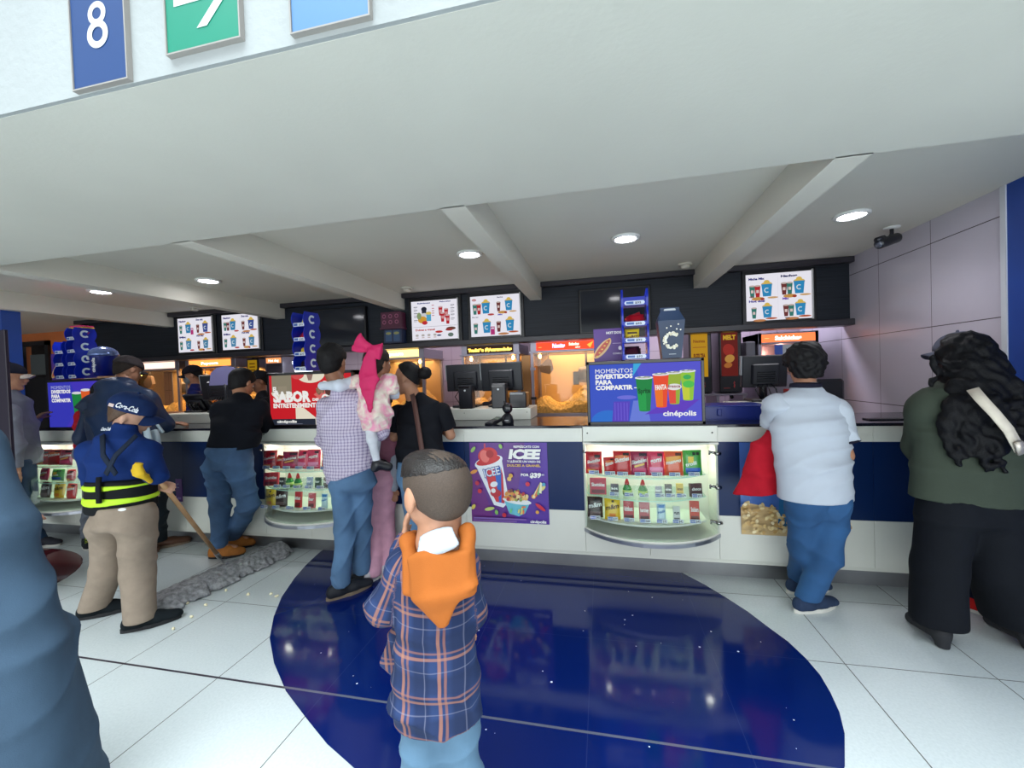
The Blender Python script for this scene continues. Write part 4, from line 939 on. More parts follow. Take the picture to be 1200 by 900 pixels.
def menu(x0, z0, kind, label, w=.578, h=.46, Y=4.555):
    o = empty('menu_screen', (x0+w/2, 4.58, z0), label, 'menu screen', 'lit menu screens on the dark fascia')
    b = MB(); b.box(x0-.035, x0+w+.045, Y+.003, 4.579, z0-.045, z0+h+.045, bezel, b=.004); b.build('bezel', o)
    b = MB(); b.box(x0, x0+w, Y-.003, Y+.003, z0, z0+h, em((240, 238, 248), .86)); b.build('lit_panel', o)
    b = MB(); b.box(x0+w, x0+w+.012, Y-.02, Y+.004, z0-.012, z0+h+.012, mat('clip_metal', (205, 205, 205), .4, .3), b=.002); b.build('side_clip', o)
    a = Art((x0, Y-.0035, z0), (1, 0, 0), (0, 0, 1), w, h, .0003, glow=.7)
    if kind == 'four_a':
        for (tx, ty, s_, col) in ((.04, .9, 'Micha Mix', (40, 44, 130)), (.54, .92, 'Nachos', (40, 44, 100)), (.04, .42, 'Hot dog', (60, 50, 160)), (.56, .44, 'Mix', (110, 70, 190))): a.text(s_, tx, ty-.02, .045, col, .25 if len(s_) > 4 else .1, .06)
        combo(a, .27, .66, .42, 2, 'nachos'); combo(a, .76, .68, .42, 2, 'nachos'); combo(a, .27, .19, .38, 1, 'hot dog'); combo(a, .77, .21, .40, 2, 'hot dog')
        a.text('HERO', .04, .495, .03, (150, 60, 60), .07, .03); a.text('HERO', .58, .01, .03, (60, 40, 50), .07, .03)
    elif kind == 'four_b':
        a.oval(.08, .91, .045, .028, (200, 60, 66)); a.text('HERO', .045, .895, .022, W_, .07, .03); a.text('Nachos', .55, .93, .03, (70, 60, 110), .12, .04); a.text('Hot dog', .03, .47, .03, (50, 50, 90), .13, .03); a.text('Mix', .56, .50, .035, (90, 80, 190), .1, .05)
        combo(a, .27, .71, .42, 2, 'x'); combo(a, .74, .74, .38, 1, 'nachos'); combo(a, .28, .23, .42, 1, 'candy'); combo(a, .75, .25, .42, 1, 'hot dog')
    elif kind == 'ice':
        a.text('Refréscate', .14, .93, .03, (34, 60, 140), .28, .05); a.text('Palomitas', .62, .94, .028, (34, 60, 140), .24, .05)
        a.rect(.03, .335, .97, .342, (160, 160, 170))
        a.text('Dulces a granel', .08, .24, .05, (204, 70, 56), .42, .04)
        # black drink figure becomes a plain dark cup among tubs
        a.oval(.28, .79, .06, .06, (40, 44, 60)); a.rect(.23, .64, .33, .76, (52, 54, 70)); a.oval(.28, .64, .08, .05, (226, 226, 230))
        a.oval(.24, .52, .1, .09, (232, 170, 60)); a.rect(.33, .48, .43, .66, (90, 180, 220)); a.oval(.38, .68, .06, .04, (236, 210, 110)); a.oval(.29, .44, .06, .05, (210, 50, 60)); a.oval(.17, .62, .05, .09, (150, 170, 120))
        for i, (u, v) in enumerate(((.64, .72), (.76, .66), (.68, .56), (.79, .50))): a.poly([(u-.03, v-.12), (u+.03, v-.12), (u+.045, v+.1), (u-.045, v+.1)], (196, 40, 54)); a.oval(u, v+.1, .048, .02, (228, 190, 190)); a.rect(u-.025, v-.04, u+.03, v+.03, (232, 160, 160))
        for u in (.06, .86):
            for v in (.84, .76, .68, .6, .5): a.rect(u, v, u+.08, v+.02, (150, 150, 160)); a.rect(u, v-.03, u+.06, v-.02, (190, 190, 196))
        for u in (.46,):
            for v in (.86, .78, .72, .66, .6): a.rect(u, v, u+.05, v+.02, (210, 130, 140))
        for i in range(4): a.oval(.12+.13*i, .12, .035, .03, (196, 190, 186)); a.rect(.09+.13*i, .05, .15+.13*i, .07, (214, 190, 186))
        a.oval(.6, .19, .08, .03, (206, 60, 60)); a.oval(.86, .26, .1, .04, (110, 70, 56)); a.oval(.82, .23, .08, .03, (170, 60, 60)); a.oval(.6, .1, .05, .02, (60, 70, 120)); a.oval(.85, .1, .06, .05, (110, 130, 120))
    else:
        k = 0 if kind == 'far_a' else 1
        for (tx, ty, s_) in ((.04, .92, 'Nachos'), (.54, .94, 'Duo mix'), (.04, .45, 'Mix'), (.54, .47, 'Hot dog')): a.text(s_, tx, ty-.03, .05, (54, 50, 130), .2, .06)
        combo(a, .26, .70, .40, 2 if k else 1, 'candy' if not k else 'x', (60, 140, 190), (120, 60, 70)); combo(a, .76, .70, .40, 1, 'hot dog', (70, 90, 160), (206, 60, 70)); combo(a, .27, .22, .40, 1, 'x', (90, 150, 190), (100, 60, 70)); combo(a, .77, .22, .38, 1, 'nachos', (80, 140, 180), (196, 60, 60))
    a.rect(.49, .05, .492, .95, (226, 224, 236), 1) if kind != 'ice' else None
    a.build('menu_picture', o)
    return o
menu(1.437, 1.908, 'four_a', 'lit menu screen with combos, rightmost, beside the stone wall')
menu(-1.455, 1.906, 'four_b', 'lit menu screen with combos, directly left of the middle beam')
menu(-2.19, 1.902, 'ice', 'lit cream menu screen of drinks and loose sweets, above the woman in black')
menu(-4.92, 1.92, 'far_b', 'lit menu screen with combos above the man in black shirt')
menu(-5.65, 1.92, 'far_a', 'lit menu screen with combos, leftmost on the dark fascia', w=.575)
def tv(x0, x1, z0, z1, label):
    o = empty('television', ((x0+x1)/2, 4.58, z0), label, 'television', 'switched off televisions on the fascia')
    b = MB(); b.box(x0-.02, x1+.02, 4.52, 4.579, z0-.02, z1+.02, bezel, b=.006); b.build('bezel', o)
    b = MB(); b.box(x0, x1, 4.517, 4.522, z0, z1, mat('dark_screen', (28, 32, 42), .1)); b.build('screen', o)
tv(-.20, .50, 1.885, 2.325, 'switched off black television above the popcorn machine and drinks screen')
tv(-3.62, -2.80, 1.90, 2.335, 'switched off black television behind the blue sweet rack and checked shirt man')

def counter_screen(x0, z0, w, h, label, art, Y=3.06, glow=1.0, bg=(70, 84, 196)):
    o = empty('advert_screen', (x0+w/2, Y+.06, 1.066), label, 'advertising screen', 'lit advertising screens on the counter')
    b = MB(); t = .022
    b.box(x0-t, x0+w+t, Y, Y+.10, z0+h, z0+h+t*1.1, bezel, b=.003); b.box(x0-t, x0+w+t, Y, Y+.10, z0-t*1.2, z0, bezel, b=.003); b.box(x0-t, x0, Y, Y+.10, z0-t, z0+h+t, bezel, b=.003); b.box(x0+w, x0+w+t, Y, Y+.10, z0-t, z0+h+t, bezel, b=.003)
    b.box(x0-t, x0+w+t, Y+.03, Y+.10, z0-t, z0+h+t, bezel); b.build('casing', o)
    b = MB(); b.box(x0+.08, x0+w-.08, Y+.01, Y+.11, 1.0665, z0-t*1.1, bezel); b.build('foot', o)
    b = MB(); b.box(x0, x0+w, Y+.004, Y+.012, z0, z0+h, em(bg, glow)); b.build('lit_panel', o)
    a = Art((x0, Y+.0038, z0), (1, 0, 0), (0, 0, 1), w, h, .00025, glow=glow); art(a); a.build('advert_picture', o)
def art_cups(a):
    a.poly([(0, 0), (.5, 0), (.62, .5), (.42, 1), (0, 1)], (58, 84, 196)); a.poly([(.42, 1), (.5, .5), (.4, .3), (.55, 0), (1, 0), (1, 1)], (84, 84, 204)); a.poly([(.40, .78), (.41, 1), (.48, 1)], (60, 170, 220))
    a.oval(.165, .0, .16, .20, (44, 112, 206), a0=0, a1=PI); a.poly([(.36, 0), (.40, .36), (.52, .36), (.55, 0)], (104, 124, 216)); a.poly([(.2, 0), (.22, .35), (.37, .35), (.35, 0)], (86, 66, 190))
    for i in range(5): a.rect(.225+.028*i, .02, .235+.028*i, .33, (104, 86, 206))
    a.oval(.34, .42, .09, .035, (110, 110, 216)); a.poly([(.5, .12), (.85, .16), (.98, .36), (.7, .34)], (96, 60, 190))
    a.text('MOMENTOS', .055, .85, .075, W_, .345, 0.); a.text('DIVERTIDOS', .055, .755, .075, W_, .345, .05); a.text('PARA', .055, .655, .075, W_, .155, .05); a.text('COMPARTIR', .055, .56, .075, W_, .345, .05); a.rect(.41, .575, .44, .59, W_)
    def cup(x, y, w_, h_, c1, c2, lab=None, lc=W_):
        a.poly([(x-w_*.33, y), (x+w_*.33, y), (x+w_*.5, y+h_), (x-w_*.5, y+h_)], c1)
        a.oval(x, y, w_*.33, w_*.12, c1, a0=PI, a1=2*PI)
        a.poly([(x-w_*.33, y), (x+w_*.1, y), (x+w_*.1, y+h_*.62), (x-w_*.42, y+h_*.55)], c2)
        a.oval(x, y+h_, w_*.55, w_*.19, (228, 228, 236)); a.oval(x, y+h_+.01, w_*.42, w_*.12, (150, 160, 150)); a.oval(x-w_*.1, y+h_+.015, w_*.12, w_*.05, (240, 240, 240)); a.oval(x+w_*.14, y+h_+.005, w_*.12, w_*.05, (210, 196, 180))
        if lab: a.text(lab, x-w_*.36, y+h_*.52, h_*.15, lc, w_*.72, .04, rot=.06)
    cup(.885, .36, .13, .48, (146, 196, 60), (196, 206, 60)); a.oval(.89, .62, .05, .06, (80, 190, 80)); a.oval(.88, .74, .035, .04, (60, 170, 90))
    cup(.765, .30, .13, .52, (150, 176, 60), (226, 76, 60)); a.oval(.765, .58, .065, .055, (226, 226, 226)); a.text('fresca', .71, .57, .05, (150, 90, 100), .11, .03)
    cup(.65, .25, .14, .55, (232, 76, 44), (236, 116, 36), 'FANTA')
    cup(.50, .19, .15, .56, (28, 132, 66), (36, 156, 76), 'Sprite', (14, 80, 40))
    a.text('cinépolis', .66, .095, .085, W_, .29, .03)
counter_screen(-.088, 1.085, .758, .415, 'lit blue screen with four iced drink cups standing on the counter', art_cups, glow=.9)
def art_sabor(a):
    a.poly([(0, 0), (1, 0), (1, 1), (0, 1)], (206, 34, 44)); a.rect(.03, .62, .28, 1.0, (140, 132, 112)); a.oval(.15, .66, .13, .13, (226, 220, 200), a0=PI, a1=2*PI); a.rect(.11, .62, .22, .78, (150, 140, 120))
    a.oval(.52, 1.0, .17, .17, (236, 228, 206), a0=PI, a1=2*PI); a.poly([(.47, 1.0), (.55, 1.0), (.53, .88), (.49, .88)], (150, 120, 110)); a.oval(.36, 1., .08, .09, (214, 80, 80), a0=PI, a1=2*PI)
    a.poly([(.55, .6), (.66, .72), (.74, .76), (.70, .3), (.62, .5)], (216, 110, 104)); a.poly([(.68, .74), (.78, .78), (.84, .2), (.76, .08), (.74, .2)], (88, 56, 50))
    a.poly([(.32, 0), (.32, .36), (.42, .34), (.58, .12), (.58, 0)], (236, 226, 206)); a.poly([(.52, 0), (.58, .13), (.74, .30), (1, .30), (1, 0)], (206, 200, 190))
    a.rect(0, 0, .56, .12, (40, 46, 60)); a.text('cinépolis', .08, .045, .05, W_, .25, .05); a.rect(.08, .015, .4, .025, (120, 124, 140))
    a.text('EL', .045, .68, .09, W_, .06, .05); a.text('SABOR', .045, .47, .20, W_, .47, .06); a.text('DEL', .535, .475, .05, W_, .09, .06); a.text('ENTRETENIMIENTO', .045, .35, .085, W_, .58, .05)
    for v in (.78, .52): a.ring(.69, v, .035, .02, W_, .6, 5.2)
    a.oval(.86, .55, .1, .2, (200, 40, 46)); a.text('Coca-Cola', .76, .5, .08, W_, .2, .03, rot=1.2)
counter_screen(-2.84, 1.085, .80, .43, 'lit red screen with white lettering standing on the counter behind checked shirt', art_sabor, glow=.85, bg=(206, 34, 44))
def art_far(a):
    a.poly([(0, 0), (1, 0), (1, 1), (0, 1)], (60, 62, 196)); a.poly([(.3, 0), (.55, .5), (.4, 1), (1, 1), (1, 0)], (74, 60, 200))
    a.text('MOMENTOS', .06, .85, .075, (190, 196, 240), .34, 0.); a.text('DIVERTIDOS', .06, .755, .075, W_, .34, .05); a.text('PARA', .06, .655, .075, W_, .15, .05); a.text('COMPARTIR', .06, .56, .075, W_, .34, .05)
    a.poly([(.46, .2), (.56, .2), (.60, .74), (.42, .74)], (34, 140, 70)); a.oval(.51, .75, .09, .03, (232, 232, 238)); a.poly([(.62, .22), (.71, .22), (.75, .8), (.58, .8)], (236, 100, 44)); a.oval(.665, .81, .085, .03, (232, 232, 238))
counter_screen(-5.47, 1.085, .76, .45, 'lit blue screen on the far end of the counter behind the worker', art_far, glow=.75)

# ------------------------------------------------------------------ racks and displays on top of the screens
rack_blue = mat('rack_blue', (14, 40, 170), .3)
def C_logo(x, y, z, r, ux, n, parent, col=(226, 240, 246)):
    a = Art(np.array((x, y, z))-np.array(ux)*r-V(0, 0, r), ux, (0, 0, 1), 2*r, 2*r, .0008)
    a.ring(.5, .5, .32, .2, col, .75, 5.5, 18); a.build('letter_c', parent)
def bag_heap(x, y, z, w, d, cols, label, group, n=4):
    for i in range(n):
        c_ = cols[i % len(cols)]
        M_ = Matrix.Translation((x+(random.random()-.5)*w*.45, y-.012+.012*i, z+.004+.012*(i % 2))) @ Matrix.Rotation((random.random()-.5)*.7, 4, 'Y') @ Matrix.Rotation(-.5-.12*i, 4, 'X')
        b = pouch(w*.62, .075+.02*random.random(), .025, c_); b.v = [tuple(M_ @ Vector(p)) for p in b.v]
        o = b.build('sweet_bag'); tag(o, label % ['front', 'second', 'third', 'rear', 'fifth'][i], 'sweet packet', group)
def scallop_rack(x, y, z0, yaw, tiers, label, grp, rz=0.):
    """tower with scalloped side boards and open tiers"""
    o = empty('sweet_rack', (x, y, z0), label, 'sweet rack', 'blue sweet racks on top of the screens'); h = .125; H = h*tiers; w = .125; d = .15
    T = Matrix.Translation((x, y, z0)) @ Matrix.Rotation(yaw, 4, 'Z')
    for sx in (-w/2, w/2):
        b = MB(); pts = []
        n = 8*tiers
        for i in range(n+1): t = i/n; pts.append((-d/2-.02*abs(math.sin(PI*t*tiers)), t*H))
        for i in range(n+1): t = 1-i/n; pts.append((d/2+.02*abs(math.sin(PI*t*tiers)), t*H))
        MM = T @ Matrix(((0, 0, 1, sx), (1, 0, 0, 0), (0, 1, 0, 0), (0, 0, 0, 1)))
        b.prism(pts, -.003, .003, rack_blue, M=MM); sb = b.build('side_board', o)
        if sx > 0:
            for k in range(tiers):
                c_ = T @ Vector((sx+.004, 0, h*(k+.5))); u_ = T.to_3x3() @ Vector((0, 1, 0))
                C_logo(c_[0], c_[1], c_[2], .045, tuple(u_), None, sb)
    for k in range(tiers):
        b = MB(); b.box(-w/2, w/2, -d/2, d/2, h*k+.006, h*k+.012, rack_blue, M=T); b.box(-w/2, w/2, -d/2-.004, -d/2, h*k, h*k+.03, rack_blue, M=T); b.box(-w/2, w/2, d/2-.004, d/2, h*k, h*k+h, rack_blue, M=T); tr = b.build('tier', o)
        c_ = T @ Vector((-w/2+.005, -d/2-.0045, h*k+.002)); R_ = T.to_3x3()
        a = Art(tuple(c_), tuple(R_ @ Vector((1, 0, 0))), (0, 0, 1), w-.01, .03, .0006); a.rect(0, 0, 1, 1, (220, 226, 236)); a.rect(.05, .15, .4, .85, (60, 90, 160)); a.text('$35', .5, .2, .6, (50, 60, 90), .4, .02); a.build('price_strip', tr)
        cols = [[(40, 26, 24), (70, 36, 30)], [(236, 200, 60), (226, 190, 50)], [(190, 34, 44), (150, 30, 50)], [(226, 206, 70), (206, 50, 44), (90, 140, 60)]][k % 4]
        p = T @ Vector((0, -.02, h*k+.012)); bag_heap(p[0], p[1], p[2], w, d, cols, '%s bag on tier '+['one', 'two', 'three', 'four'][k]+' from the bottom of the '+grp, 'sweet bags in the '+grp, 3)
scallop_rack(-2.50, 3.13, 1.55, -.1, 4, 'tall blue rack with scalloped sides and white letter C beside checked shirt man', 'scalloped rack behind the counter man')
scallop_rack(-5.10, 3.13, 1.57, -.1, 4, 'tall blue rack with scalloped sides on the far left screen', 'scalloped rack at the far left')
scallop_rack(-5.32, 3.16, 1.57, -.05, 3, 'shorter blue scalloped rack left of its taller twin', 'short rack at the far left')
b = MB(); b.box(-5.2, -5.02, 3.1, 3.2, 2.068, 2.078, mat('yellow_card', (232, 200, 60), .5)); b.box(-5.16, -5.0, 3.08, 3.18, 2.078, 2.09, mat('magenta_card', (206, 40, 110), .5)); tag(b.build('sweet_bag'), 'yellow and magenta packet lying on top of the far left rack', 'sweet packet')
def ladder_rack():
    x0, x1, z0, z1 = .150, .338, 1.528, 2.03; y0, y1 = 3.07, 3.19
    o = empty('sweet_rack', ((x0+x1)/2, 3.13, z0), 'open blue ladder rack of sweets standing on the drinks screen', 'sweet rack', 'blue sweet racks on top of the screens')
    for x in (x0, x1-.016):
        b = MB(); pts = [(y0, z0), (y1, z0), (y1, z1-.03)]
        n = 24
        for i in range(n+1): t = 1-i/n; pts.append((y0-.012*abs(math.sin(PI*4*t)), z0+t*(z1-z0)))
        b.prism(pts, x, x+.014, rack_blue, M=Matrix(((0, 0, 1, 0), (1, 0, 0, 0), (0, 1, 0, 0), (0, 0, 0, 1)))); sb = b.build('side_board', o)
        for k in range(4): C_logo(x-.002, y0+.04, z0+.07+.115*k, .034, (0, -1, 0), None, sb)
    for k in range(4):
        z = z0+.004+.118*k+(.03 if k == 3 else 0)
        b = MB(); b.box(x0+.014, x1-.016, y0+.005, y1, z, z+.006, rack_blue); b.box(x0+.014, x1-.016, y0, y0+.005, z, z+.034, rack_blue); 
        if k == 3: b.box(x0+.014, x1-.016, y0+.004, y0+.010, z+.03, z+.06, rack_blue)
        tr = b.build('tier', o)
        a = Art((x0+.022, y0-.0005, z+.004), (1, 0, 0), (0, 0, 1), x1-x0-.046, .028, .0006); a.poly([(0, .5), (.06, 0), (.94, 0), (1, .5), (.94, 1), (.06, 1)], (214, 224, 238)); a.rect(.1, .2, .45, .8, (64, 104, 176)); a.text('$32', .52, .25, .5, (40, 50, 90), .3, .03); a.build('price_strip', tr)
    for k, cols in ((0, [(70, 26, 40), (40, 24, 28), (110, 30, 44)]), (1, [(226, 196, 50)]), (2, [(176, 24, 34), (196, 40, 46), (150, 20, 30)])):
        if k == 1:
            M_ = Matrix.Translation((x0+.075, 3.12, z0+.13)) @ Matrix.Rotation(-.1, 4, 'X'); b = pouch(.1, .095, .03, (226, 196, 50)); b.v = [tuple(M_ @ Vector(p)) for p in b.v]; ob = b.build('sweet_bag'); tag(ob, 'yellow bag standing alone on the second tier of the ladder rack', 'sweet packet', 'sweet bags in the ladder rack')
            b = art_on_pouch(.1, .095, .03, None, [('p', .15, .6, .85, .75, (70, 50, 30)), ('w', 'm&m', .1, .25, .9, .2, (90, 50, 20))]); b.v = [tuple(M_ @ Vector(p)) for p in b.v]; b.build('printed_front', ob)
        else: bag_heap((x0+x1)/2, 3.12, z0+.014+.118*k, .17, .1, cols, '%s '+('maroon' if k == 0 else 'red')+' bag on the ladder rack '+('bottom' if k == 0 else 'third')+' tier', 'sweet bags in the ladder rack', 4)
ladder_rack()
def popcorn_box():
    x, y, z = .487, 3.13, 1.528; navy = mat('navy_card', (36, 58, 90), .45)
    o = empty('popcorn_box', (x, y, z), 'navy popcorn carton with a popcorn letter C standing on the drinks screen', 'popcorn carton')
    b = MB(); w0, w1, d0, d1, h = .064, .090, .05, .065, .265
    vs = [(x-w0, y-d0, z), (x+w0, y-d0, z), (x+w0, y+d0, z), (x-w0, y+d0, z), (x-w1, y-d1, z+h), (x+w1, y-d1, z+h), (x+w1, y+d1, z+h), (x-w1, y+d1, z+h), (x-.062, y-.012, z+h+.075), (x+.062, y-.012, z+h+.075), (x+.062, y+.012, z+h+.075), (x-.062, y+.012, z+h+.075)]
    b.add(vs, [(0, 3, 2, 1), (0, 1, 5, 4), (1, 2, 6, 5), (2, 3, 7, 6), (3, 0, 4, 7), (4, 5, 9, 8), (5, 6, 10, 9), (6, 7, 11, 10), (7, 4, 8, 11), (8, 9, 10, 11)], navy); b.build('carton', o)
    b = MB(); b.box(x-.066, x+.066, y-.006, y+.006, z+h+.060, z+h+.098, navy, b=.004); hd = b.build('handle', o)
    a = Art((x-.066, y-.0068, z+h+.065), (1, 0, 0), (0, 0, 1), .132, .033, .0004); a.poly([(.2, .35), (.25, .2), (.75, .2), (.8, .35), (.8, .6), (.75, .75), (.25, .75), (.2, .6)], (206, 210, 214)); a.build('grip_slot', hd)
    up = unit(V(0, -(d1-d0), h)); a = Art((x-.09, y-d0-.0006, z), (1, 0, 0), tuple(up), .18, .272, .0005)
    rnd = random.Random(9)
    for i in range(60):
        an = .8+4.7*rnd.random(); r_ = .27+.1*(rnd.random()-.5); a.oval(.5+r_*math.cos(an), .46+r_*.66*math.sin(an), .035+.02*rnd.random(), .03, rnd.choice([(240, 236, 216), (226, 218, 190), (250, 248, 236)]), n=8, rot=rnd.random()*3)
    for u, v in ((.3, .78), (.45, .82), (.72, .86), (.80, .72), (.66, .74)): a.oval(u, v, .03, .02, (240, 238, 224), n=7)
    a.rect(.36, .1, .62, .115, (190, 200, 210)); a.build('printed_picture', o)
    s_ = MB(); 
    for q in range(1): s_.add([(x-.05, y-.045, z+h+.016), (x+.045, y-.045, z+h+.016), (x+.05, y-.04, z+h+.024), (x-.045, y-.04, z+h+.024)], [(0, 1, 2, 3)], mat('slot_light', (190, 186, 170), .5))
    s_.build('tab', o)
popcorn_box()
def hotdog_poster(x, y, z, label, sc=1.):
    w, h = .235*sc, .27*sc
    b = MB(); b.box(x, x+w, y, y+.006, z, z+h, mat('card_purple', (84, 46, 136), .4)); b.box(x+w*.3, x+w*.7, y+.006, y+.08, z, z+.01, mat('card_purple', ())); o = b.build('counter_card'); tag(o, label, 'counter card', 'purple hot dog cards')
    a = Art((x, y-.0005, z), (1, 0, 0), (0, 0, 1), w, h, .0004)
    a.oval(.28, .42, .42, .13, (226, 186, 130), rot=.85, n=24); a.oval(.28, .43, .38, .075, (196, 70, 50), rot=.85, n=24)
    for i in range(6): a.oval(.1+.085*i, .2+.1*i, .035, .02, (240, 204, 80), n=8)
    a.text('HOT DOG', .42, .84, .07, W_, .5, .04); a.oval(.86, .42, .06, .06, (226, 220, 236)); a.text('COMBO', .62, .24, .05, (220, 214, 236), .3, .03); a.rect(.62, .55, .9, .57, (170, 150, 200))
    a.build('printed_picture', o)
hotdog_poster(-.055, 3.36, 1.52, 'purple hot dog card behind the ladder rack of sweets')
b = MB(); b.box(-.05, .3, 3.33, 3.45, 1.505, 1.52, bezel); b.box(.05, .12, 3.36, 3.42, 1.066, 1.505, bezel); b.box(0.0, .2, 3.33, 3.45, 1.066, 1.078, bezel); tag(b.build('card_stand'), 'black shelf stand carrying the purple hot dog card behind the drinks screen', 'stand')
hotdog_poster(-5.68, 3.22, 1.545, 'purple hot dog card at the far left beside the short blue rack', 1.1)
b = MB(); b.box(-5.70, -5.40, 3.19, 3.30, 1.53, 1.545, bezel); b.box(-5.58, -5.52, 3.22, 3.28, 1.066, 1.53, bezel); tag(b.build('card_stand'), 'black stand carrying the purple hot dog card at the far left', 'stand')
def tub():
    x, y, z = -4.83, 3.14, 1.58
    o = empty('popcorn_tub', (x, y, z), 'navy popcorn tub with shiny silver blue lid on the far left screen', 'popcorn tub')
    b = MB(); b.lathe([(.075, 0), (.105, .19), (.108, .2)], mat('tub_navy', (14, 30, 120), .3), (x, y, z), 28); b.build('tub_body', o)
    b = MB(); b.lathe([(.115, .2), (.118, .215), (.105, .25), (.07, .28), (.03, .292), (0, .295)], mat('tub_lid', (120, 140, 196), .18, .5), (x, y, z), 28); b.build('lid', o)
    a = Art((x+.015, y-.112, z+.03), (1, 0, 0), (0, 0, 1), .06, .15, .0005); a.text('cinépolis', .7, .05, .28, W_, 2.3, .03, rot=PI/2); a.build('lettering', o)
    b = MB(); b.ell((x-.13, y-.03, z+.2), (.05, .015, .026), mat('fin_white', (196, 200, 206), .3), M=Matrix.Rotation(-.6, 3, 'Y')); b.build('fin', o)
tub()
# ------------------------------------------------------------------ behind the counter
grey_metal = mat('grey_metal', (150, 146, 160), .35, .6); dark_metal = mat('dark_metal', (52, 50, 56), .4, .5)
b = MB(); b.box(-7.2, 2.34, 4.62, 5.58, .90, .95, mat('steel_top', (150, 140, 140), .25, .7), b=.004); o = empty('back_counter', (-2.6, 5.1, 0), 'long steel work counter along the kitchen wall', 'counter'); b.build('worktop', o)
b = MB(); b.box(-7.2, 2.34, 4.66, 5.58, .08, .90, mat('back_counter_front', (110, 104, 112), .4)); b.build('front_panel', o)
b = MB(); b.box(-7.2, 2.34, 4.72, 5.5, 0, .08, dark_metal); b.build('plinth', o)
def popcorn_machine(x0, x1, label, sign_col, sign_text, heap=True, warm=38., z0=.95, top=1.83, Y=4.70, sign_glow=2.2):
    w = x1-x0; D = .62; o = empty('popcorn_machine', ((x0+x1)/2, Y+D/2, z0), label, 'popcorn machine', 'lit popcorn machines behind the counter')
    b = MB(); b.box(x0, x1, Y, Y+D, z0, z0+.05, grey_metal, b=.003); b.build('base', o)
    for x in (x0, x1-.035):
        for y in (Y, Y+D-.035):
            b = MB(); b.box(x, x+.035, y, y+.035, z0+.05, 1.70, grey_metal, b=.003); b.build('post', o)
    b = MB(); b.box(x0-.015, x1+.015, Y-.015, Y+D+.01, 1.695, 1.715, grey_metal, b=.003); b.box(x0, x1, Y+.01, Y+D, 1.715, 1.82, grey_metal, b=.003); b.build('canopy', o)
    a = Art((x0+.07, Y+.008, 1.722), (1, 0, 0), (0, 0, 1), w-.14, .09, .001, glow=sign_glow)
    a.rect(0, 0, 1, 1, sign_col)
    if sign_text == 'red': a.glow = 2.2; a.oval(.06, .4, .03, .02, (250, 190, 90)); a.poly([(.85, .1), (.9, .9), (.8, .5)], (250, 150, 60)); a.text('Palomitas', .26, .3, .5, (190, 200, 250), .2, .06); a.text('Saladas', .52, .5, .35, (250, 226, 200), .16, .04); a.text('sabor', .62, .15, .25, (250, 210, 190), .08, .03)
    elif sign_text: a.glow = 3.; a.text(sign_text, .03, .25, .42, (255, 214, 90), .94, .06)
    else: a.text('Popcorn', .3, .3, .4, (255, 255, 255), .4, .04)
    a.build('lit_sign', o)
    b = MB(); b.box(x0+.035, x1-.035, Y+.012, Y+.016, z0+.05, 1.695, glass('machine_glass', (250, 240, 225))); b.build('front_glass', o)
    b = MB(); b.box(x0+.01, x0+.014, Y+.035, Y+D-.035, z0+.05, 1.695, glass('machine_glass')); b.build('side_glass', o); b = MB(); b.box(x1-.014, x1-.01, Y+.035, Y+D-.035, z0+.05, 1.695, glass('machine_glass')); b.build('side_glass', o)
    b = MB(); b.box(x0+.02, x1-.02, Y+D-.03, Y+D-.02, z0+.05, 1.70, mat('machine_back', (206, 178, 132), .45, .1)); b.build('back_panel', o)
    for z in (1.50, 1.16):
        b = MB(); b.box(x0-.006, x0+.055, Y-.008, Y+.012, z, z+.03, dark_metal if z < 1.3 else grey_metal, b=.002); b.build('hinge', o)
    b = MB(); kx = x1-.24; ky = Y+.34   # kettle
    b.lathe([(0, 0), (.085, .01), (.10, .05), (.10, .16), (.085, .19), (0, .20)], mat('kettle_steel', (110, 108, 112), .3, .8), (kx, ky, 1.33), 24); b.tube([(kx, ky, 1.52), (kx, ky, 1.69)], .014, dark_metal); b.box(kx-.16, kx-.09, ky-.03, ky+.04, 1.31, 1.47, dark_metal, b=.004); b.build('kettle', o)
    b = MB(); sx = x0+.19; sy = Y+.12; M_ = Matrix.Translation((sx, sy, 1.60)) @ Matrix.Rotation(.35, 4, 'Y')   # hanging scoop
    b.add([tuple(M_ @ Vector(p)) for p in [(-.02, 0, .03), (.03, 0, .03), (.085, 0, -.07), (.06, 0, -.14), (-.05, 0, -.15), (-.085, 0, -.09), (-.02, .04, .03), (.03, .04, .03), (.085, .05, -.07), (.06, .05, -.14), (-.05, .05, -.15), (-.085, .05, -.09)]],
          [(0, 1, 2, 3, 4, 5), (11, 10, 9, 8, 7, 6), (0, 6, 7, 1), (1, 7, 8, 2), (2, 8, 9, 3), (3, 9, 10, 4), (4, 10, 11, 5), (5, 11, 6, 0)], mat('scoop_grey', (120, 104, 98), .4, .2)); b.tube([(sx, sy+.02, 1.62), (sx+.0, sy+.02, 1.694)], .006, dark_metal); b.build('scoop', o)
    if heap:
        n = 64; vs = []; fs = []; hgt = lambda u, v: .05+.115*math.exp(-((u-.08)/.16)**2)+.24*math.exp(-((u-.72)/.24)**2)*(.6+.4*v)+.012*math.sin(40*u+9*v)*math.sin(33*v+7*u)
        for j in range(n+1):
            for i in range(n+1):
                u, v = i/n, j/n; vs.append((x0+.04+u*(w-.08), Y+.03+v*(D-.08), z0+.05+hgt(u, v)*(.25+.75*min(1, v*4+.35))+random.uniform(-.009, .009)))
        k = len(vs); vs += [(p[0], p[1], z0+.051) for p in vs]
        for j in range(n):
            for i in range(n): a_ = j*(n+1)+i; fs.append((a_, a_+1, a_+n+2, a_+n+1))
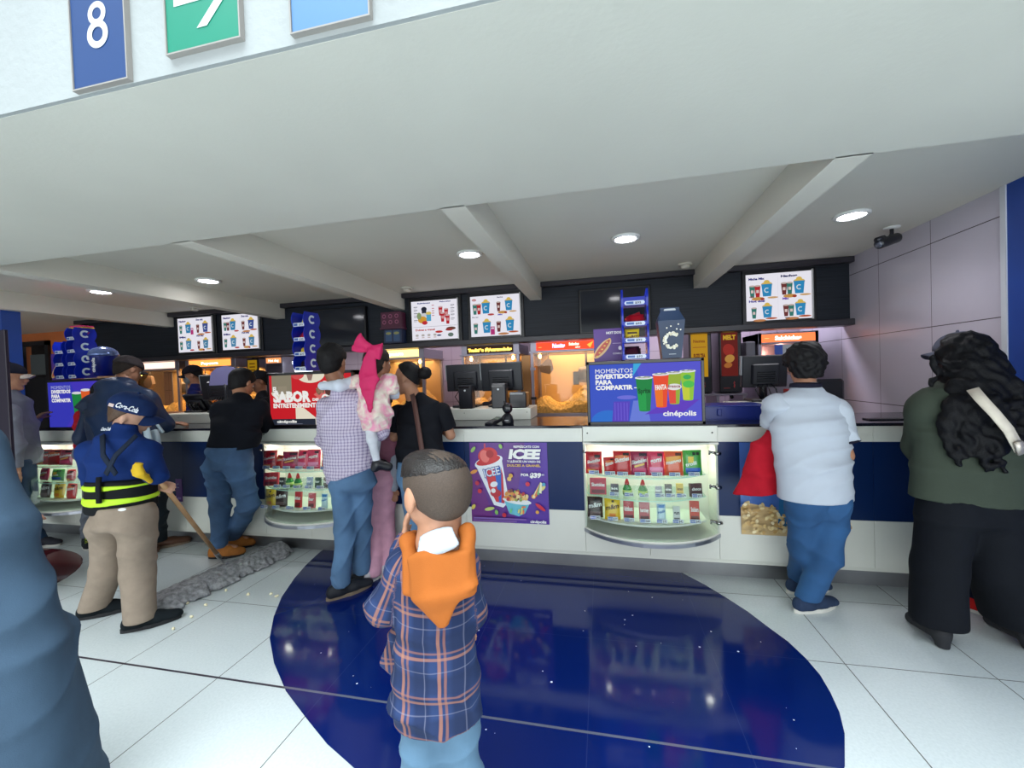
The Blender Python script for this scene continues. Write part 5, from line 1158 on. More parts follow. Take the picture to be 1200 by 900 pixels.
        for i in range(n): fs.append((k+i, k+i+1, i+1, i)); a_ = n*(n+1)+i; fs.append((a_, a_+1, k+a_+1, k+a_)); fs.append((i*(n+1), (i+1)*(n+1), k+(i+1)*(n+1), k+i*(n+1))); q = i*(n+1)+n; fs.append((q+n+1, q, k+q, k+q+n+1))
        b = MB(); b.add(vs, fs, mat('popcorn', (238, 210, 146), .9, noise=.6, nscale=110, bump=.5, bscale=90)); hp = b.build('popcorn_heap'); tag(hp, 'heap of popcorn inside the machine with the red sign' if sign_text == 'red' else 'heap of popcorn inside the %s' % label.split(' machine')[0].split('lit ')[-1]+' machine', 'popcorn', kind='stuff')
    for x in (x0+.10, x1-.09):
        b = MB(); b.ell((x, Y+.08, 1.66), (.018, .018, .026), em((255, 190, 110), 40.), seg=10, rings=6); b.build('bulb', o)
    l = bpy.data.lights.new('warmer_lamp', 'AREA'); l.size = w*.7; l.energy = warm; l.color = (1, .70, .40)
    lo = bpy.data.objects.new('warmer_lamp', l); C.objects.link(lo); lo.location = ((x0+x1)/2, Y+D/2, 1.688); lo['kind'] = 'helper'
popcorn_machine(-.80, .06, 'lit popcorn machine with an orange red sign and scoop', (226, 60, 34), 'red', warm=7.5)
popcorn_machine(-1.64, -.93, 'lit caramel popcorn machine with a yellow worded sign', (58, 40, 30), 'Tradición @Acarameladas', warm=4., sign_glow=.8)
popcorn_machine(-2.95, -2.12, 'lit popcorn machine behind the child with pink bow', (255, 214, 120), None, warm=7., sign_glow=3.)
popcorn_machine(-5.75, -4.90, 'lit popcorn machine seen behind the capped staff member', (250, 150, 70), None, warm=9., sign_glow=2.)
popcorn_machine(-6.75, -5.86, 'lit popcorn machine farthest along the kitchen, beside the grey cap', (236, 200, 180), None, warm=8., sign_glow=2.)
b = MB(); b.box(-.925, -.81, 4.75, 5.3, .95, 1.68, mat('amber_cabinet', (150, 104, 56), .3, .4), b=.004); tag(b.build('warming_cabinet'), 'narrow amber steel cabinet between the caramel and red sign popcorn machines', 'cabinet')

# cash registers -----------------------------------------------------------
blk = mat('black_plastic', ()); blk2 = mat('black_gloss', (14, 16, 22), .2)
def riser(x0, x1, label, z1=1.165):
    b = MB(); b.box(x0, x1, 3.50-.06, 3.80, 1.0665, z1, white_lam, b=.003)
    for sx in (x0+.23, x1-.03): b.ell((sx, 3.44, 1.13), (.004, .002, .004), mat('screw_dark', ()), seg=8, rings=4)
    o = b.build('riser_box'); tag(o, label, 'riser box', 'white boxes raising the registers'); return o
riser(-1.42, -.60, 'white riser box on the counter carrying two registers beside the woman in black')
riser(-4.55, -3.45, 'pale riser box under the register at the navy jacket man')
def monitor(x, y, w, h, zc, label, yaw=0., tilt=.12, base=True, zb=1.166):
    o = empty('register_monitor', (x, y, zb), label, 'cash register screen', 'black till screens seen from behind')
    T = Matrix.Translation((x, y, zc)) @ Matrix.Rotation(yaw, 4, 'Z') @ Matrix.Rotation(tilt, 4, 'X')
    b = MB(); b.box(-w/2, w/2, -.02, .02, -h/2, h/2, blk, M=T, b=.006); b.box(-w*.3, w*.3, -.045, -.02, -h*.42, h*.25, blk, M=T, b=.01)
    for i in range(5): b.box(-w*.2, w*.2, -.047, -.045, -h*.3+i*.018, -h*.3+i*.018+.006, blk2, M=T)
    b.build('housing', o)
    b = MB(); b.box(-w/2-.008, -w/2, -.015, .02, -h*.1, h/2, mat('grey_edge', (150, 156, 160), .4), M=T); b.build('card_reader', o)
    b = MB(); b.box(-w/2+.01, w/2-.01, .02, .0215, -h/2+.01, h/2-.01, em((150, 170, 200), .6), M=T); b.build('display', o)
    if base:
        b = MB(); b.tube([(x, y+.02, zb+.02), (x, y+.03, zc-h*.2)], .03, blk); b.box(x-.12, x+.12, y-.08, y+.12, zb, zb+.02, blk, b=.006); b.build('stand', o)
        b = MB()
        for k in range(4): b.tube([(x+.03*k-.05, y-.03, zc-h*.4), (x+.05*k-.09, y-.075, zb+.10), (x+.04*k-.04, y-.06, zb+.015)], .004, blk2, 6)
        b.build('cable', o)
monitor(-1.245, 3.69, .37, .25, 1.44, 'black till screen, left one of the pair on the white riser', yaw=.1)
monitor(-.895, 3.67, .39, .26, 1.44, 'black till screen, right one of the pair on the white riser', yaw=-.05)
monitor(1.29, 3.72, .34, .26, 1.41, 'black till screen behind the man in white shirt', yaw=.05, zb=1.166)
riser(1.0, 1.55, 'white riser box behind the man in white shirt')
monitor(-3.95, 3.62, .46, .27, 1.43, 'black till screen facing staff, in front of the man in black', yaw=.1)
monitor(-4.35, 3.70, .34, .2, 1.27, 'low black till screen beside the navy jacket man', yaw=-.1, tilt=.5)
def pole_box(x, y, w, d, h, z, label, name='receipt_printer', silver=False):
    o = empty(name, (x, y, z), label, 'printer', 'black receipt printers')
    b = MB(); b.box(x-w/2, x+w/2, y-d/2, y+d/2, z, z+h, blk, b=.008); b.build('housing', o)
    b = MB(); b.box(x-w*.46, x+w*.3, y-d/2-.002, y-d/2+.004, z+h*.86, z+h*.94, mat('grey_edge', ()) if silver else blk2); b.build('paper_slot', o)
    a = Art((x-.012, y-d/2-.001, z+h*.72), (1, 0, 0), (0, 0, 1), .02, .02, .0006)
    if not silver: a.oval(.5, .5, .45, .45, (200, 205, 210)); a.build('badge', o)
pole_box(-1.18, 3.50, .125, .10, .21, 1.166, 'upright black printer box, left one on the white riser')
pole_box(-.875, 3.49, .13, .10, .215, 1.166, 'upright black printer box, right one on the white riser')
pole_box(-.71, 3.52, .15, .14, .135, 1.166, 'squat black receipt printer with silver slot at the riser end', silver=True)
def pinpad():
    x, y, z = -.845, 3.16, 1.0665; o = empty('card_terminal', (x, y, z), 'black card payment terminal lying on the counter', 'card terminal')
    T = Matrix.Translation((x, y, z)) @ Matrix.Rotation(-.35, 4, 'Z') @ Matrix.Rotation(.22, 4, 'X')
    b = MB(); b.box(-.04, .04, -.08, .09, .004, .03, blk, M=T, b=.006); b.build('housing', o)
    b = MB()
    for i in range(3):
        for j in range(4): b.box(-.03+.021*i, -.014+.021*i, -.07+.017*j, -.058+.017*j, .03, .034, mat('key_grey', (90, 92, 96), .5), M=T)
    b.build('keypad', o)
    b = MB(); b.box(-.03, .03, .015, .075, .03, .0315, mat('lcd_grey', (120, 130, 120), .2), M=T); b.build('display', o)
    b = MB(); b.tube([(x+.03, y+.09, z+.03), (x+.05, y+.13, z+.06), (x+.045, y+.2, z+.15), (x+.04, y+.3, z+.11)], .003, blk2, 6); b.build('cable', o)
pinpad()
def scanner():
    x, y, z = -.728, 3.13, 1.0665; o = empty('barcode_scanner', (x, y, z), 'black round headed barcode scanner standing on the counter', 'barcode scanner')
    b = MB(); b.lathe([(0, 0), (.045, 0), (.047, .02), (.038, .06), (.02, .085), (.0, .09)], blk, (x, y, z), 24, sy=.9); b.build('base', o)
    b = MB(); b.ell((x, y, z+.125), (.041, .03, .044), mat('scanner_maroon', (38, 16, 26), .25)); b.build('head', o)
    b = MB(); b.lathe([(.028, 0), (.034, .004), (.03, .008)], blk2, (0, 0, 0), 20, M=Matrix.Translation((x, y-.026, z+.125)) @ Matrix.Rotation(PI/2, 4, 'X')); b.build('lens_ring', o)
    b = MB(); b.box(x-.016, x+.016, y-.044, y-.041, z+.03, z+.036, mat('label_grey', (170, 170, 175), .4)); b.build('badge', o)
    b = MB(); b.tube([(x, y+.03, z+.1), (x-.03, y+.08, z+.12), (x-.06, y+.14, z+.17), (x-.06, y+.3, z+.13)], .0035, blk2, 6); b.build('cable', o)
scanner()
# blue drawer tray, drink machines and warmer at the right
def tray():
    o = empty('plastic_tray', (.93, 3.36, 1.066), 'blue plastic tray box on the counter beside the drinks screen', 'tray')
    bl = mat('tray_blue', (12, 40, 130), .35); b = MB()
    b.box(.73, 1.13, 3.24, 3.50, 1.0665, 1.075, bl); b.box(.73, 1.13, 3.24, 3.25, 1.075, 1.17, bl, b=.002); b.box(.73, 1.13, 3.49, 3.50, 1.075, 1.17, bl, b=.002); b.box(.73, .74, 3.25, 3.49, 1.075, 1.17, bl, b=.002); b.box(1.12, 1.13, 3.25, 3.49, 1.075, 1.17, bl, b=.002)
    b.build('tray_body', o)
    b = MB(); b.box(.72, 1.14, 3.23, 3.51, 1.165, 1.175, bl, b=.003); b.box(.81, .84, 3.225, 3.24, 1.10, 1.15, bl, b=.004); b.build('rim', o)
tray()
def napkin_box(): 
    b = MB(); b.box(1.16, 1.36, 3.22, 3.40, 1.0665, 1.20, mat('pale_grey', (170, 172, 176), .4), b=.006); tag(b.build('dispenser_box'), 'pale grey dispenser box behind the left arm of the white shirt man', 'dispenser')
napkin_box()
def dispenser(x0, x1, label, art_col, words, Y=4.85):
    o = empty('drink_dispenser', ((x0+x1)/2, Y+.2, .95), label, 'drink dispenser', 'black drink dispensers in the kitchen')
    b = MB(); b.box(x0, x1, Y, Y+.35, 1.18, 1.86, blk, b=.01); b.box(x0+.02, x1-.02, Y+.1, Y+.35, 1.176, 1.19, blk2); b.build('housing', o)
    a = Art((x0+.02, Y-.001, 1.36), (1, 0, 0), (0, 0, 1), x1-x0-.06, .47, .0008, glow=.55); 
    if art_col[0] > 200: a.rect(0, 0, 1, 1, (226, 170, 36)); a.text(words, .15, .45, .09, (130, 60, 30), .7, .05); a.text('Nestea', .15, .8, .07, (150, 70, 30), .7, .02); a.oval(.5, .25, .25, .08, (190, 110, 40)); a.oval(.5, .26, .15, .04, (240, 200, 90)); a.rect(.1, .68, .9, .7, (190, 120, 40))
    else: a.rect(0, 0, 1, 1, (120, 40, 36)); a.oval(.45, .6, .34, .14, (176, 56, 48), rot=.3); a.oval(.5, .4, .3, .09, (216, 160, 80), rot=.4); a.oval(.4, .25, .25, .06, (196, 120, 60), rot=.2); a.text(words, .12, .84, .1, (236, 190, 60), .76, .06)
    a.build('lit_picture', o)
    a = Art((x0+.02, Y-.001, 1.2), (1, 0, 0), (0, 0, 1), x1-x0-.06, .12, .0008); a.text('$', .7, .35, .5, (200, 60, 60), .1); a.rect(.1, .2, .5, .3, (120, 40, 40)); a.build('lettering', o)
    b = MB(); b.tube([((x0+x1)/2, Y-.02, 1.13), ((x0+x1)/2, Y+.05, 1.17)], .018, blk2); b.build('nozzle', o)
    return o
dispenser(.945, 1.175, 'black dispenser with a yellow lit picture, right of the drinks screen', (226, 170, 36), 'FUZE TEA')
dispenser(1.25, 1.475, 'black dispenser with a dark red snack picture behind the white shirt man', (120, 40, 36), 'MELT')
b = MB(); b.box(.60, 1.50, 4.78, 5.3, 1.155, 1.175, grey_metal, b=.003)
for x in (.62, 1.46, 1.20): b.box(x, x+.03, 4.8, 5.28, .95, 1.155, grey_metal)
tag(b.build('steel_shelf'), 'low steel shelf stand under the drink dispensers', 'shelf')
for o_ in bpy.data.objects:
    pass
def warmer():
    x0, x1, Y = 1.62, 2.18, 4.8; o = empty('snack_warmer', ((x0+x1)/2, Y+.2, .95), 'steel snack warmer with an orange lit sign by the stone wall', 'snack warmer')
    b = MB(); b.box(x0, x1, Y+.02, Y+.5, .955, 1.36, grey_metal, b=.004); b.box(x0, x0+.03, Y, Y+.5, 1.36, 1.80, grey_metal); b.box(x1-.03, x1, Y, Y+.5, 1.36, 1.80, grey_metal); b.box(x0, x1, Y, Y+.5, 1.68, 1.80, grey_metal, b=.003); b.box(x0, x1, Y+.47, Y+.5, 1.36, 1.7, grey_metal); b.build('housing', o)
    b = MB(); b.box(x0-.105, x0-.01, Y+.05, Y+.45, 1.35, 1.72, mat('steel_grey', (110, 108, 118), .4, .3), b=.006); b.build('side_box', o)
    a = Art((x0+.03, Y-.001, 1.70), (1, 0, 0), (0, 0, 1), x1-x0-.06, .085, .001, glow=1.6); a.rect(0, 0, 1, 1, (244, 120, 70)); a.text('Salchichas', .25, .25, .5, (255, 244, 235), .5, .06); a.oval(.1, .5, .05, .03, (250, 200, 120)); a.build('lit_sign', o)
    a = Art((x0+.14, Y-.03, 1.46), (1, 0, 0), (0, 0, 1), .42, .21, .0008); a.rect(0, 0, .18, 1, (64, 100, 200)); a.rect(.18, 0, 1, 1, (200, 206, 212)); a.oval(.46, .3, .1, .05, (90, 84, 100)); a.text('MENU', .25, .7, .12, (120, 126, 150), .3, .02); a.text('MIX', .72, .6, .12, (120, 126, 150), .2, .02); a.rect(.66, .05, .665, .95, (150, 156, 166)); a.build('price_card', o)
    l = bpy.data.lights.new('warmer_bulb', 'POINT'); l.energy = 3; l.color = (1, .45, .3); l.shadow_soft_size = .03; lo = bpy.data.objects.new('warmer_bulb', l); C.objects.link(lo); lo.location = ((x0+x1)/2, Y+.2, 1.6); lo['kind'] = 'helper'
warmer()
def chair_back():
    o = empty('office_chair', (1.93, 4.05, 0), 'black office chair back behind the white shirt man', 'chair')
    b = MB(); b.box(1.80, 2.06, 4.10, 4.15, 1.02, 1.32, blk, b=.03); b.build('backrest', o)
    b = MB(); b.box(1.78, 2.08, 3.84, 4.12, .74, .80, blk, b=.03); b.build('seat', o)
    b = MB(); b.tube([(1.93, 4.10, .78), (1.93, 4.12, 1.1)], .015, blk2); b.tube([(1.93, 3.98, .05), (1.93, 3.98, .76)], .025, dark_metal); b.build('column', o)
    for k in range(5):
        an = 2*PI*k/5; b = MB(); b.tube([(1.93, 3.98, .09), (1.93+.24*math.cos(an), 3.98+.24*math.sin(an), .05)], .016, blk); b.ell((1.93+.24*math.cos(an), 3.98+.24*math.sin(an), .026), (.025, .025, .025), blk2, seg=10, rings=6); b.build('leg', o)
chair_back()
b = MB(); b.box(2.08, 2.2, 3.15, 3.24, 1.0665, 1.076, blk2, b=.003); b.box(1.72, 2.1, 3.16, 3.24, 1.0665, 1.074, blk, b=.003); tag(b.build('menu_folder'), 'flat black folder lying on the counter left of the green jacket', 'folder')
b = MB(); b.box(1.44, 1.60, 3.6, 3.75, 1.166, 1.26, mat('red_box', (170, 30, 34), .4), b=.004); tag(b.build('storage_box'), 'small red box behind the left shoulder of the white shirt man', 'box')
# popcorn cartons stacked on the fascia ledge
def stack_display():
    o = empty('carton_display', (-2.42, 4.5, 1.86), 'small display of maroon and blue cartons on the dark ledge left of the cream menu', 'carton display')
    b = MB(); b.box(-2.50, -2.27, 4.44, 4.56, 1.876, 2.04, mat('carton_blue', (26, 40, 74), .4), b=.003); b.build('lower_carton', o)
    b = MB(); b.box(-2.52, -2.27, 4.42, 4.56, 2.06, 2.24, mat('carton_maroon', (78, 24, 52), .4), b=.003); b.box(-2.53, -2.26, 4.41, 4.56, 2.04, 2.06, mat('carton_maroon', ())); b.build('upper_carton', o)
    a = Art((-2.52, 4.419, 2.06), (1, 0, 0), (0, 0, 1), .25, .18, .0006)
    for i in range(3):
        for j in range(2): a.ring(.18+.32*i, .72-.38*j, .08, .04, (150, 80, 110), 0, 6.28, 10)
    a.build('print', o)
    a = Art((-2.50, 4.439, 1.88), (1, 0, 0), (0, 0, 1), .23, .16, .0006); a.rect(.1, .1, .45, .9, (50, 80, 120)); a.rect(.55, .1, .9, .9, (50, 80, 120)); a.oval(.28, .7, .15, .1, (150, 150, 90)); a.oval(.72, .7, .15, .1, (150, 150, 90)); a.build('print', o)
stack_display()
# ice drink machine (bright cup shaped lamp) and yellow board at the left
def cup_lamp():
    x, y, z = -4.02, 4.95, 1.30; o = empty('cup_sign', (x, y, z), 'bright white cup shaped sign glowing left of the red screen', 'lit sign')
    b = MB(); b.lathe([(.07, 0), (.155, .38), (.17, .40), (.17, .43)], em((235, 245, 255), 2.2), (x, y, z+.02), 24, sy=.5); b.build('glowing_cup', o)
    a = Art((x-.12, y-.09, z+.40), (1, 0, 0), (0, 0, 1), .24, .07, .001, glow=1.5); a.oval(.3, .5, .2, .1, (230, 70, 80)); a.oval(.65, .5, .2, .1, (70, 130, 230)); a.build('lettering', o)
    b = MB(); b.box(x-.2, x+.2, y+.02, y+.3, .955, 1.32, mat('machine_dark', (40, 40, 52), .3), b=.01); b.box(x-.16, x+.06, y-.0, y+.02, 1.16, 1.28, em((150, 220, 240), 1.5)); b.build('machine_body', o)
cup_lamp()
b = MB(); b.box(-4.80, -4.62, 4.8, 4.82, 1.45, 1.80, mat('board_frame', (30, 28, 26), .4)); o = b.build('menu_board'); tag(o, 'small yellow notice hanging left of the glowing cup sign', 'notice')
a = Art((-4.785, 4.799, 1.465), (1, 0, 0), (0, 0, 1), .15, .32, .0006, glow=.45); a.rect(0, 0, 1, 1, (206, 160, 30))
for i in range(6): a.rect(.2, .12+.14*i, .8, .17+.14*i, (110, 70, 20))
a.build('printed_picture', o)
b = MB(); b.tube([(-4.71, 4.81, 1.80), (-4.71, 4.81, 1.86)], .006, dark_metal); b.tube([(-4.71, 4.81, 1.86), (-4.71, 4.7, 1.86)], .006, dark_metal); b.build('hanger', o)
def roller():
    x0, x1 = -4.55, -4.27
    o = empty('hot_snack_cabinet', ((x0+x1)/2, 5.0, .95), 'small lit hot snack cabinet between the notice and the cup sign', 'snack warmer')
    b = MB(); b.box(x0, x1, 4.85, 5.3, .955, 1.5, grey_metal, b=.004); b.box(x0, x1, 4.85, 5.3, 1.72, 1.82, grey_metal, b=.004); b.box(x0, x0+.02, 4.85, 5.3, 1.5, 1.72, grey_metal); b.box(x1-.02, x1, 4.85, 5.3, 1.5, 1.72, grey_metal); b.build('housing', o)
    a = Art((x0+.02, 4.849, 1.735), (1, 0, 0), (0, 0, 1), x1-x0-.04, .07, .001, glow=1.4); a.rect(0, 0, 1, 1, (250, 150, 90)); a.text('Hot dog', .15, .25, .5, (255, 250, 240), .7, .05); a.build('lit_sign', o)
roller()
def arch_sign():
    x, y, z = -3.62, 3.36, 1.066
    o = empty('price_display', (x, y, z), 'lilac rounded display panel behind the head of the man in black', 'display')
    b = MB(); pts = [(-.19, 0), (.19, 0), (.16, .12), (.10, .17), (0, .19), (-.10, .17), (-.165, .12)]
    b.prism(pts, -.008, .008, mat('lilac_panel', (130, 124, 170), .3), M=Matrix.Translation((x, y, 1.45)) @ Matrix.Rotation(PI/2, 4, 'X')); b.build('panel', o)
    b = MB(); b.tube([(x, y, 1.0665), (x, y, 1.46)], .012, blk); b.lathe([(.07, 0), (.07, .01), (0, .012)], blk, (x, y, 1.0665), 18); b.build('stand', o)
arch_sign()

# ------------------------------------------------------------------ mop and popcorn on the floor
def mop():
    o = empty('dust_mop', (-2.85, 2.6, 0), 'long grey fringed dust mop with a wooden handle on the floor', 'mop')
    A_, B_ = V(-2.86, 2.08, .045), V(-2.78, 3.0, .045); d = unit(B_-A_)
    A_ = V(-2.875, 2.10, .04); B_ = V(-2.745, 2.985, .04)
    sd = V(d[1], -d[0], 0)
    P = [loft(A_+V(0, 0, .0), B_, (.105, .058), (.085, .050), sd, cp=.05)]
    rnd = random.Random(4)
    for i in range(110):
        t = rnd.random(); s_ = 1 if i % 3 else -1; c_ = A_+(B_-A_)*t; e = c_+sd*s_*(.105+.055*rnd.random())+d*(rnd.random()-.5)*.06; e[2] = .014
        P.append(cap(c_+sd*s_*.06+V(0, 0, .01), e, .024, .012))
    m = mat('mop_yarn', (150, 150, 152), .95, noise=.45, nscale=38, bump=1., bscale=120)
    skin('mop_head', P, m, o, vox=.008, k=.02, fold=curls(.006, 70), cuts=[(V(0, 0, .003), (0, 0, -1))])
    b = MB(); M0 = A_*.5+B_*.5
    b.tube([A_+d*.08+V(0, 0, .05), B_-d*.08+V(0, 0, .05)], .006, mat('wire_steel', (170, 170, 172), .3, .9)); b.build('frame_wire', o)
    h0 = V(-3.01, 2.66, .09); h1 = HAND_R+V(0.0, .0, .0); dd = unit(h1-h0)
    b = MB(); b.tube([h0-dd*.02, h0+dd*.06], .017, mat('wire_steel', ())); b.tube([h0, V(-2.9, 2.6, .075), M0+V(0, 0, .06)], .006, mat('wire_steel', ())); b.build('joint', o)
    b = MB(); b.tube([h0+dd*.03, h1+dd*.14], .0145, mat('mop_wood', (196, 152, 108), .5, noise=.12, nscale=12), 14); b.build('handle', o)
def crumbs():
    rnd = random.Random(11)
    for i, (px, py, lab) in enumerate([(265, 693, 'popcorn crumb nearest the mop middle'), (291, 698, 'popcorn crumb by the tile joint'), (318, 697, 'popcorn crumb next to the blue floor'), (324, 700, 'popcorn crumb touching the blue floor edge'), (219, 708, 'popcorn crumb below the mop fringe'), (242, 710, 'popcorn crumb between mop and tile joint'), (225, 724, 'popcorn crumb nearest the worker shoe'), (204, 756-18, 'popcorn crumb in front of the worker toe'), (262, 676, 'popcorn crumb hidden under the mop edge')]):
        d = at(px, py, 1.)-V(0, 0, EYE); p = d*(-EYE/d[2]); x, y = p[0], p[1]
        b = MB(); m = mat('popcorn_flake', (236, 226, 190), .8)
        for k in range(4): b.ell((x+rnd.uniform(-.006, .006), y+rnd.uniform(-.006, .006), .007+rnd.uniform(0, .004)), (.008, .007, .0065), m, seg=8, rings=5)
        tag(b.build('popcorn_flake'), lab, 'popcorn', 'popcorn dropped on the floor')
crumbs()
# ------------------------------------------------------------------ people
def jeans(name, c, wear=.35):
    m, nt, b = node_mat(name, .8); L = nt.links.new
    tc = nt.nodes.new('ShaderNodeTexCoord'); n = nt.nodes.new('ShaderNodeTexNoise'); n.inputs['Scale'].default_value = 5; n.inputs['Detail'].default_value = 6; L(tc.outputs['Object'], n.inputs[0])
    cr = nt.nodes.new('ShaderNodeValToRGB'); k = rgb(*c); cr.color_ramp.elements[0].position = .3; cr.color_ramp.elements[1].position = .72
    cr.color_ramp.elements[0].color = (*[v*(1-wear*.6) for v in k], 1); cr.color_ramp.elements[1].color = (*[min(1, v*(1+wear)) for v in k], 1)
    L(n.outputs[0], cr.inputs[0]); L(cr.outputs[0], b.inputs['Base Color']); b.inputs['Roughness'].default_value = .85
    n2 = nt.nodes.new('ShaderNodeTexNoise'); n2.inputs['Scale'].default_value = 350; L(tc.outputs['Object'], n2.inputs[0]); bp = nt.nodes.new('ShaderNodeBump'); bp.inputs['Strength'].default_value = .3; bp.inputs['Distance'].default_value = .002; L(n2.outputs[0], bp.inputs['Height']); L(bp.outputs[0], b.inputs['Normal'])
    return m
def cloth(name, c, rough=.85, noise=.08, ns=20): return mat(name, c, rough, noise=noise, nscale=ns, bump=.25, bscale=380, spec=.2)
def check_mat(name, base, bands):
    """woven check: bands = list of (axis, period, offset, width, colour, strength)"""
    m, nt, b = node_mat(name); L = nt.links.new
    at_ = nt.nodes.new('ShaderNodeAttribute'); at_.attribute_name = 'fab'; sp = nt.nodes.new('ShaderNodeSeparateXYZ'); L(at_.outputs['Vector'], sp.inputs[0])
    cur = None
    for ax, per, off, wd, col, st in bands:
        d = nt.nodes.new('ShaderNodeMath'); d.operation = 'ADD'; L(sp.outputs[ax], d.inputs[0]); d.inputs[1].default_value = off+per*50
        f = nt.nodes.new('ShaderNodeMath'); f.operation = 'DIVIDE'; L(d.outputs[0], f.inputs[0]); f.inputs[1].default_value = per
        g = nt.nodes.new('ShaderNodeMath'); g.operation = 'FRACT'; L(f.outputs[0], g.inputs[0])
        h = nt.nodes.new('ShaderNodeMath'); h.operation = 'SUBTRACT'; L(g.outputs[0], h.inputs[0]); h.inputs[1].default_value = .5
        a = nt.nodes.new('ShaderNodeMath'); a.operation = 'ABSOLUTE'; L(h.outputs[0], a.inputs[0])
        mr = nt.nodes.new('ShaderNodeMapRange'); mr.inputs['From Min'].default_value = wd/per/2*.75; mr.inputs['From Max'].default_value = wd/per/2*1.25; mr.inputs['To Min'].default_value = st; mr.inputs['To Max'].default_value = 0; L(a.outputs[0], mr.inputs['Value'])
        mx = nt.nodes.new('ShaderNodeMix'); mx.data_type = 'RGBA'; L(mr.outputs[0], mx.inputs[0])
        if cur is None: mx.inputs[6].default_value = (*rgb(*base), 1)
        else: L(cur, mx.inputs[6])
        mx.inputs[7].default_value = (*rgb(*col), 1); cur = mx.outputs[2]
    L(cur, b.inputs['Base Color']); b.inputs['Roughness'].default_value = .85; b.inputs['Specular IOR Level'].default_value = .2
    return m
def floorp(px, py, z=0.):
    d = at(px, py, 1.)-V(0, 0, EYE); return V(0, 0, EYE)+d*((z-EYE)/d[2])
black_hair = mat('black_hair', (17, 15, 17), .6, noise=.3, nscale=120, bump=.6, bscale=260, spec=.25)
brown_hair = mat('dark_brown_hair', (42, 33, 28), .6, noise=.3, nscale=120, bump=.6, bscale=260, spec=.25)
white_c = cloth('white_cotton', (222, 226, 232), .8, .02)
rubber_w = mat('white_rubber', (206, 204, 196), .6); rubber_b = mat('black_rubber', (22, 22, 26), .6)
def strip(name, pts, side, w, t, m, parent, nrm=None):
    """flat band following points; side = width direction(s)"""
    b = MB(); n = len(pts); vs = []
    for i, p in enumerate(pts):
        s_ = np.array(side[i] if isinstance(side, list) else side, float); tg = unit(pts[min(i+1, n-1)]-pts[max(i-1, 0)]); s_ = unit(s_-tg*(s_@tg)); nn = np.cross(tg, s_)
        ww = w[i] if isinstance(w, (list, tuple)) else w
        for a, c in ((-1, -1), (1, -1), (1, 1), (-1, 1)): vs.append(p+s_*ww/2*a+nn*t/2*c)
    fs = [tuple(range(4))[::-1], tuple(range(4*n-4, 4*n))]
    for i in range(n-1):
        for k in range(4): fs.append((4*i+k, 4*i+(k+1) % 4, 4*i+4+(k+1) % 4, 4*i+4+k))
    b.add(vs, fs, m, True); return b.build(name, parent)
def eyeline(p, d=.1): return p

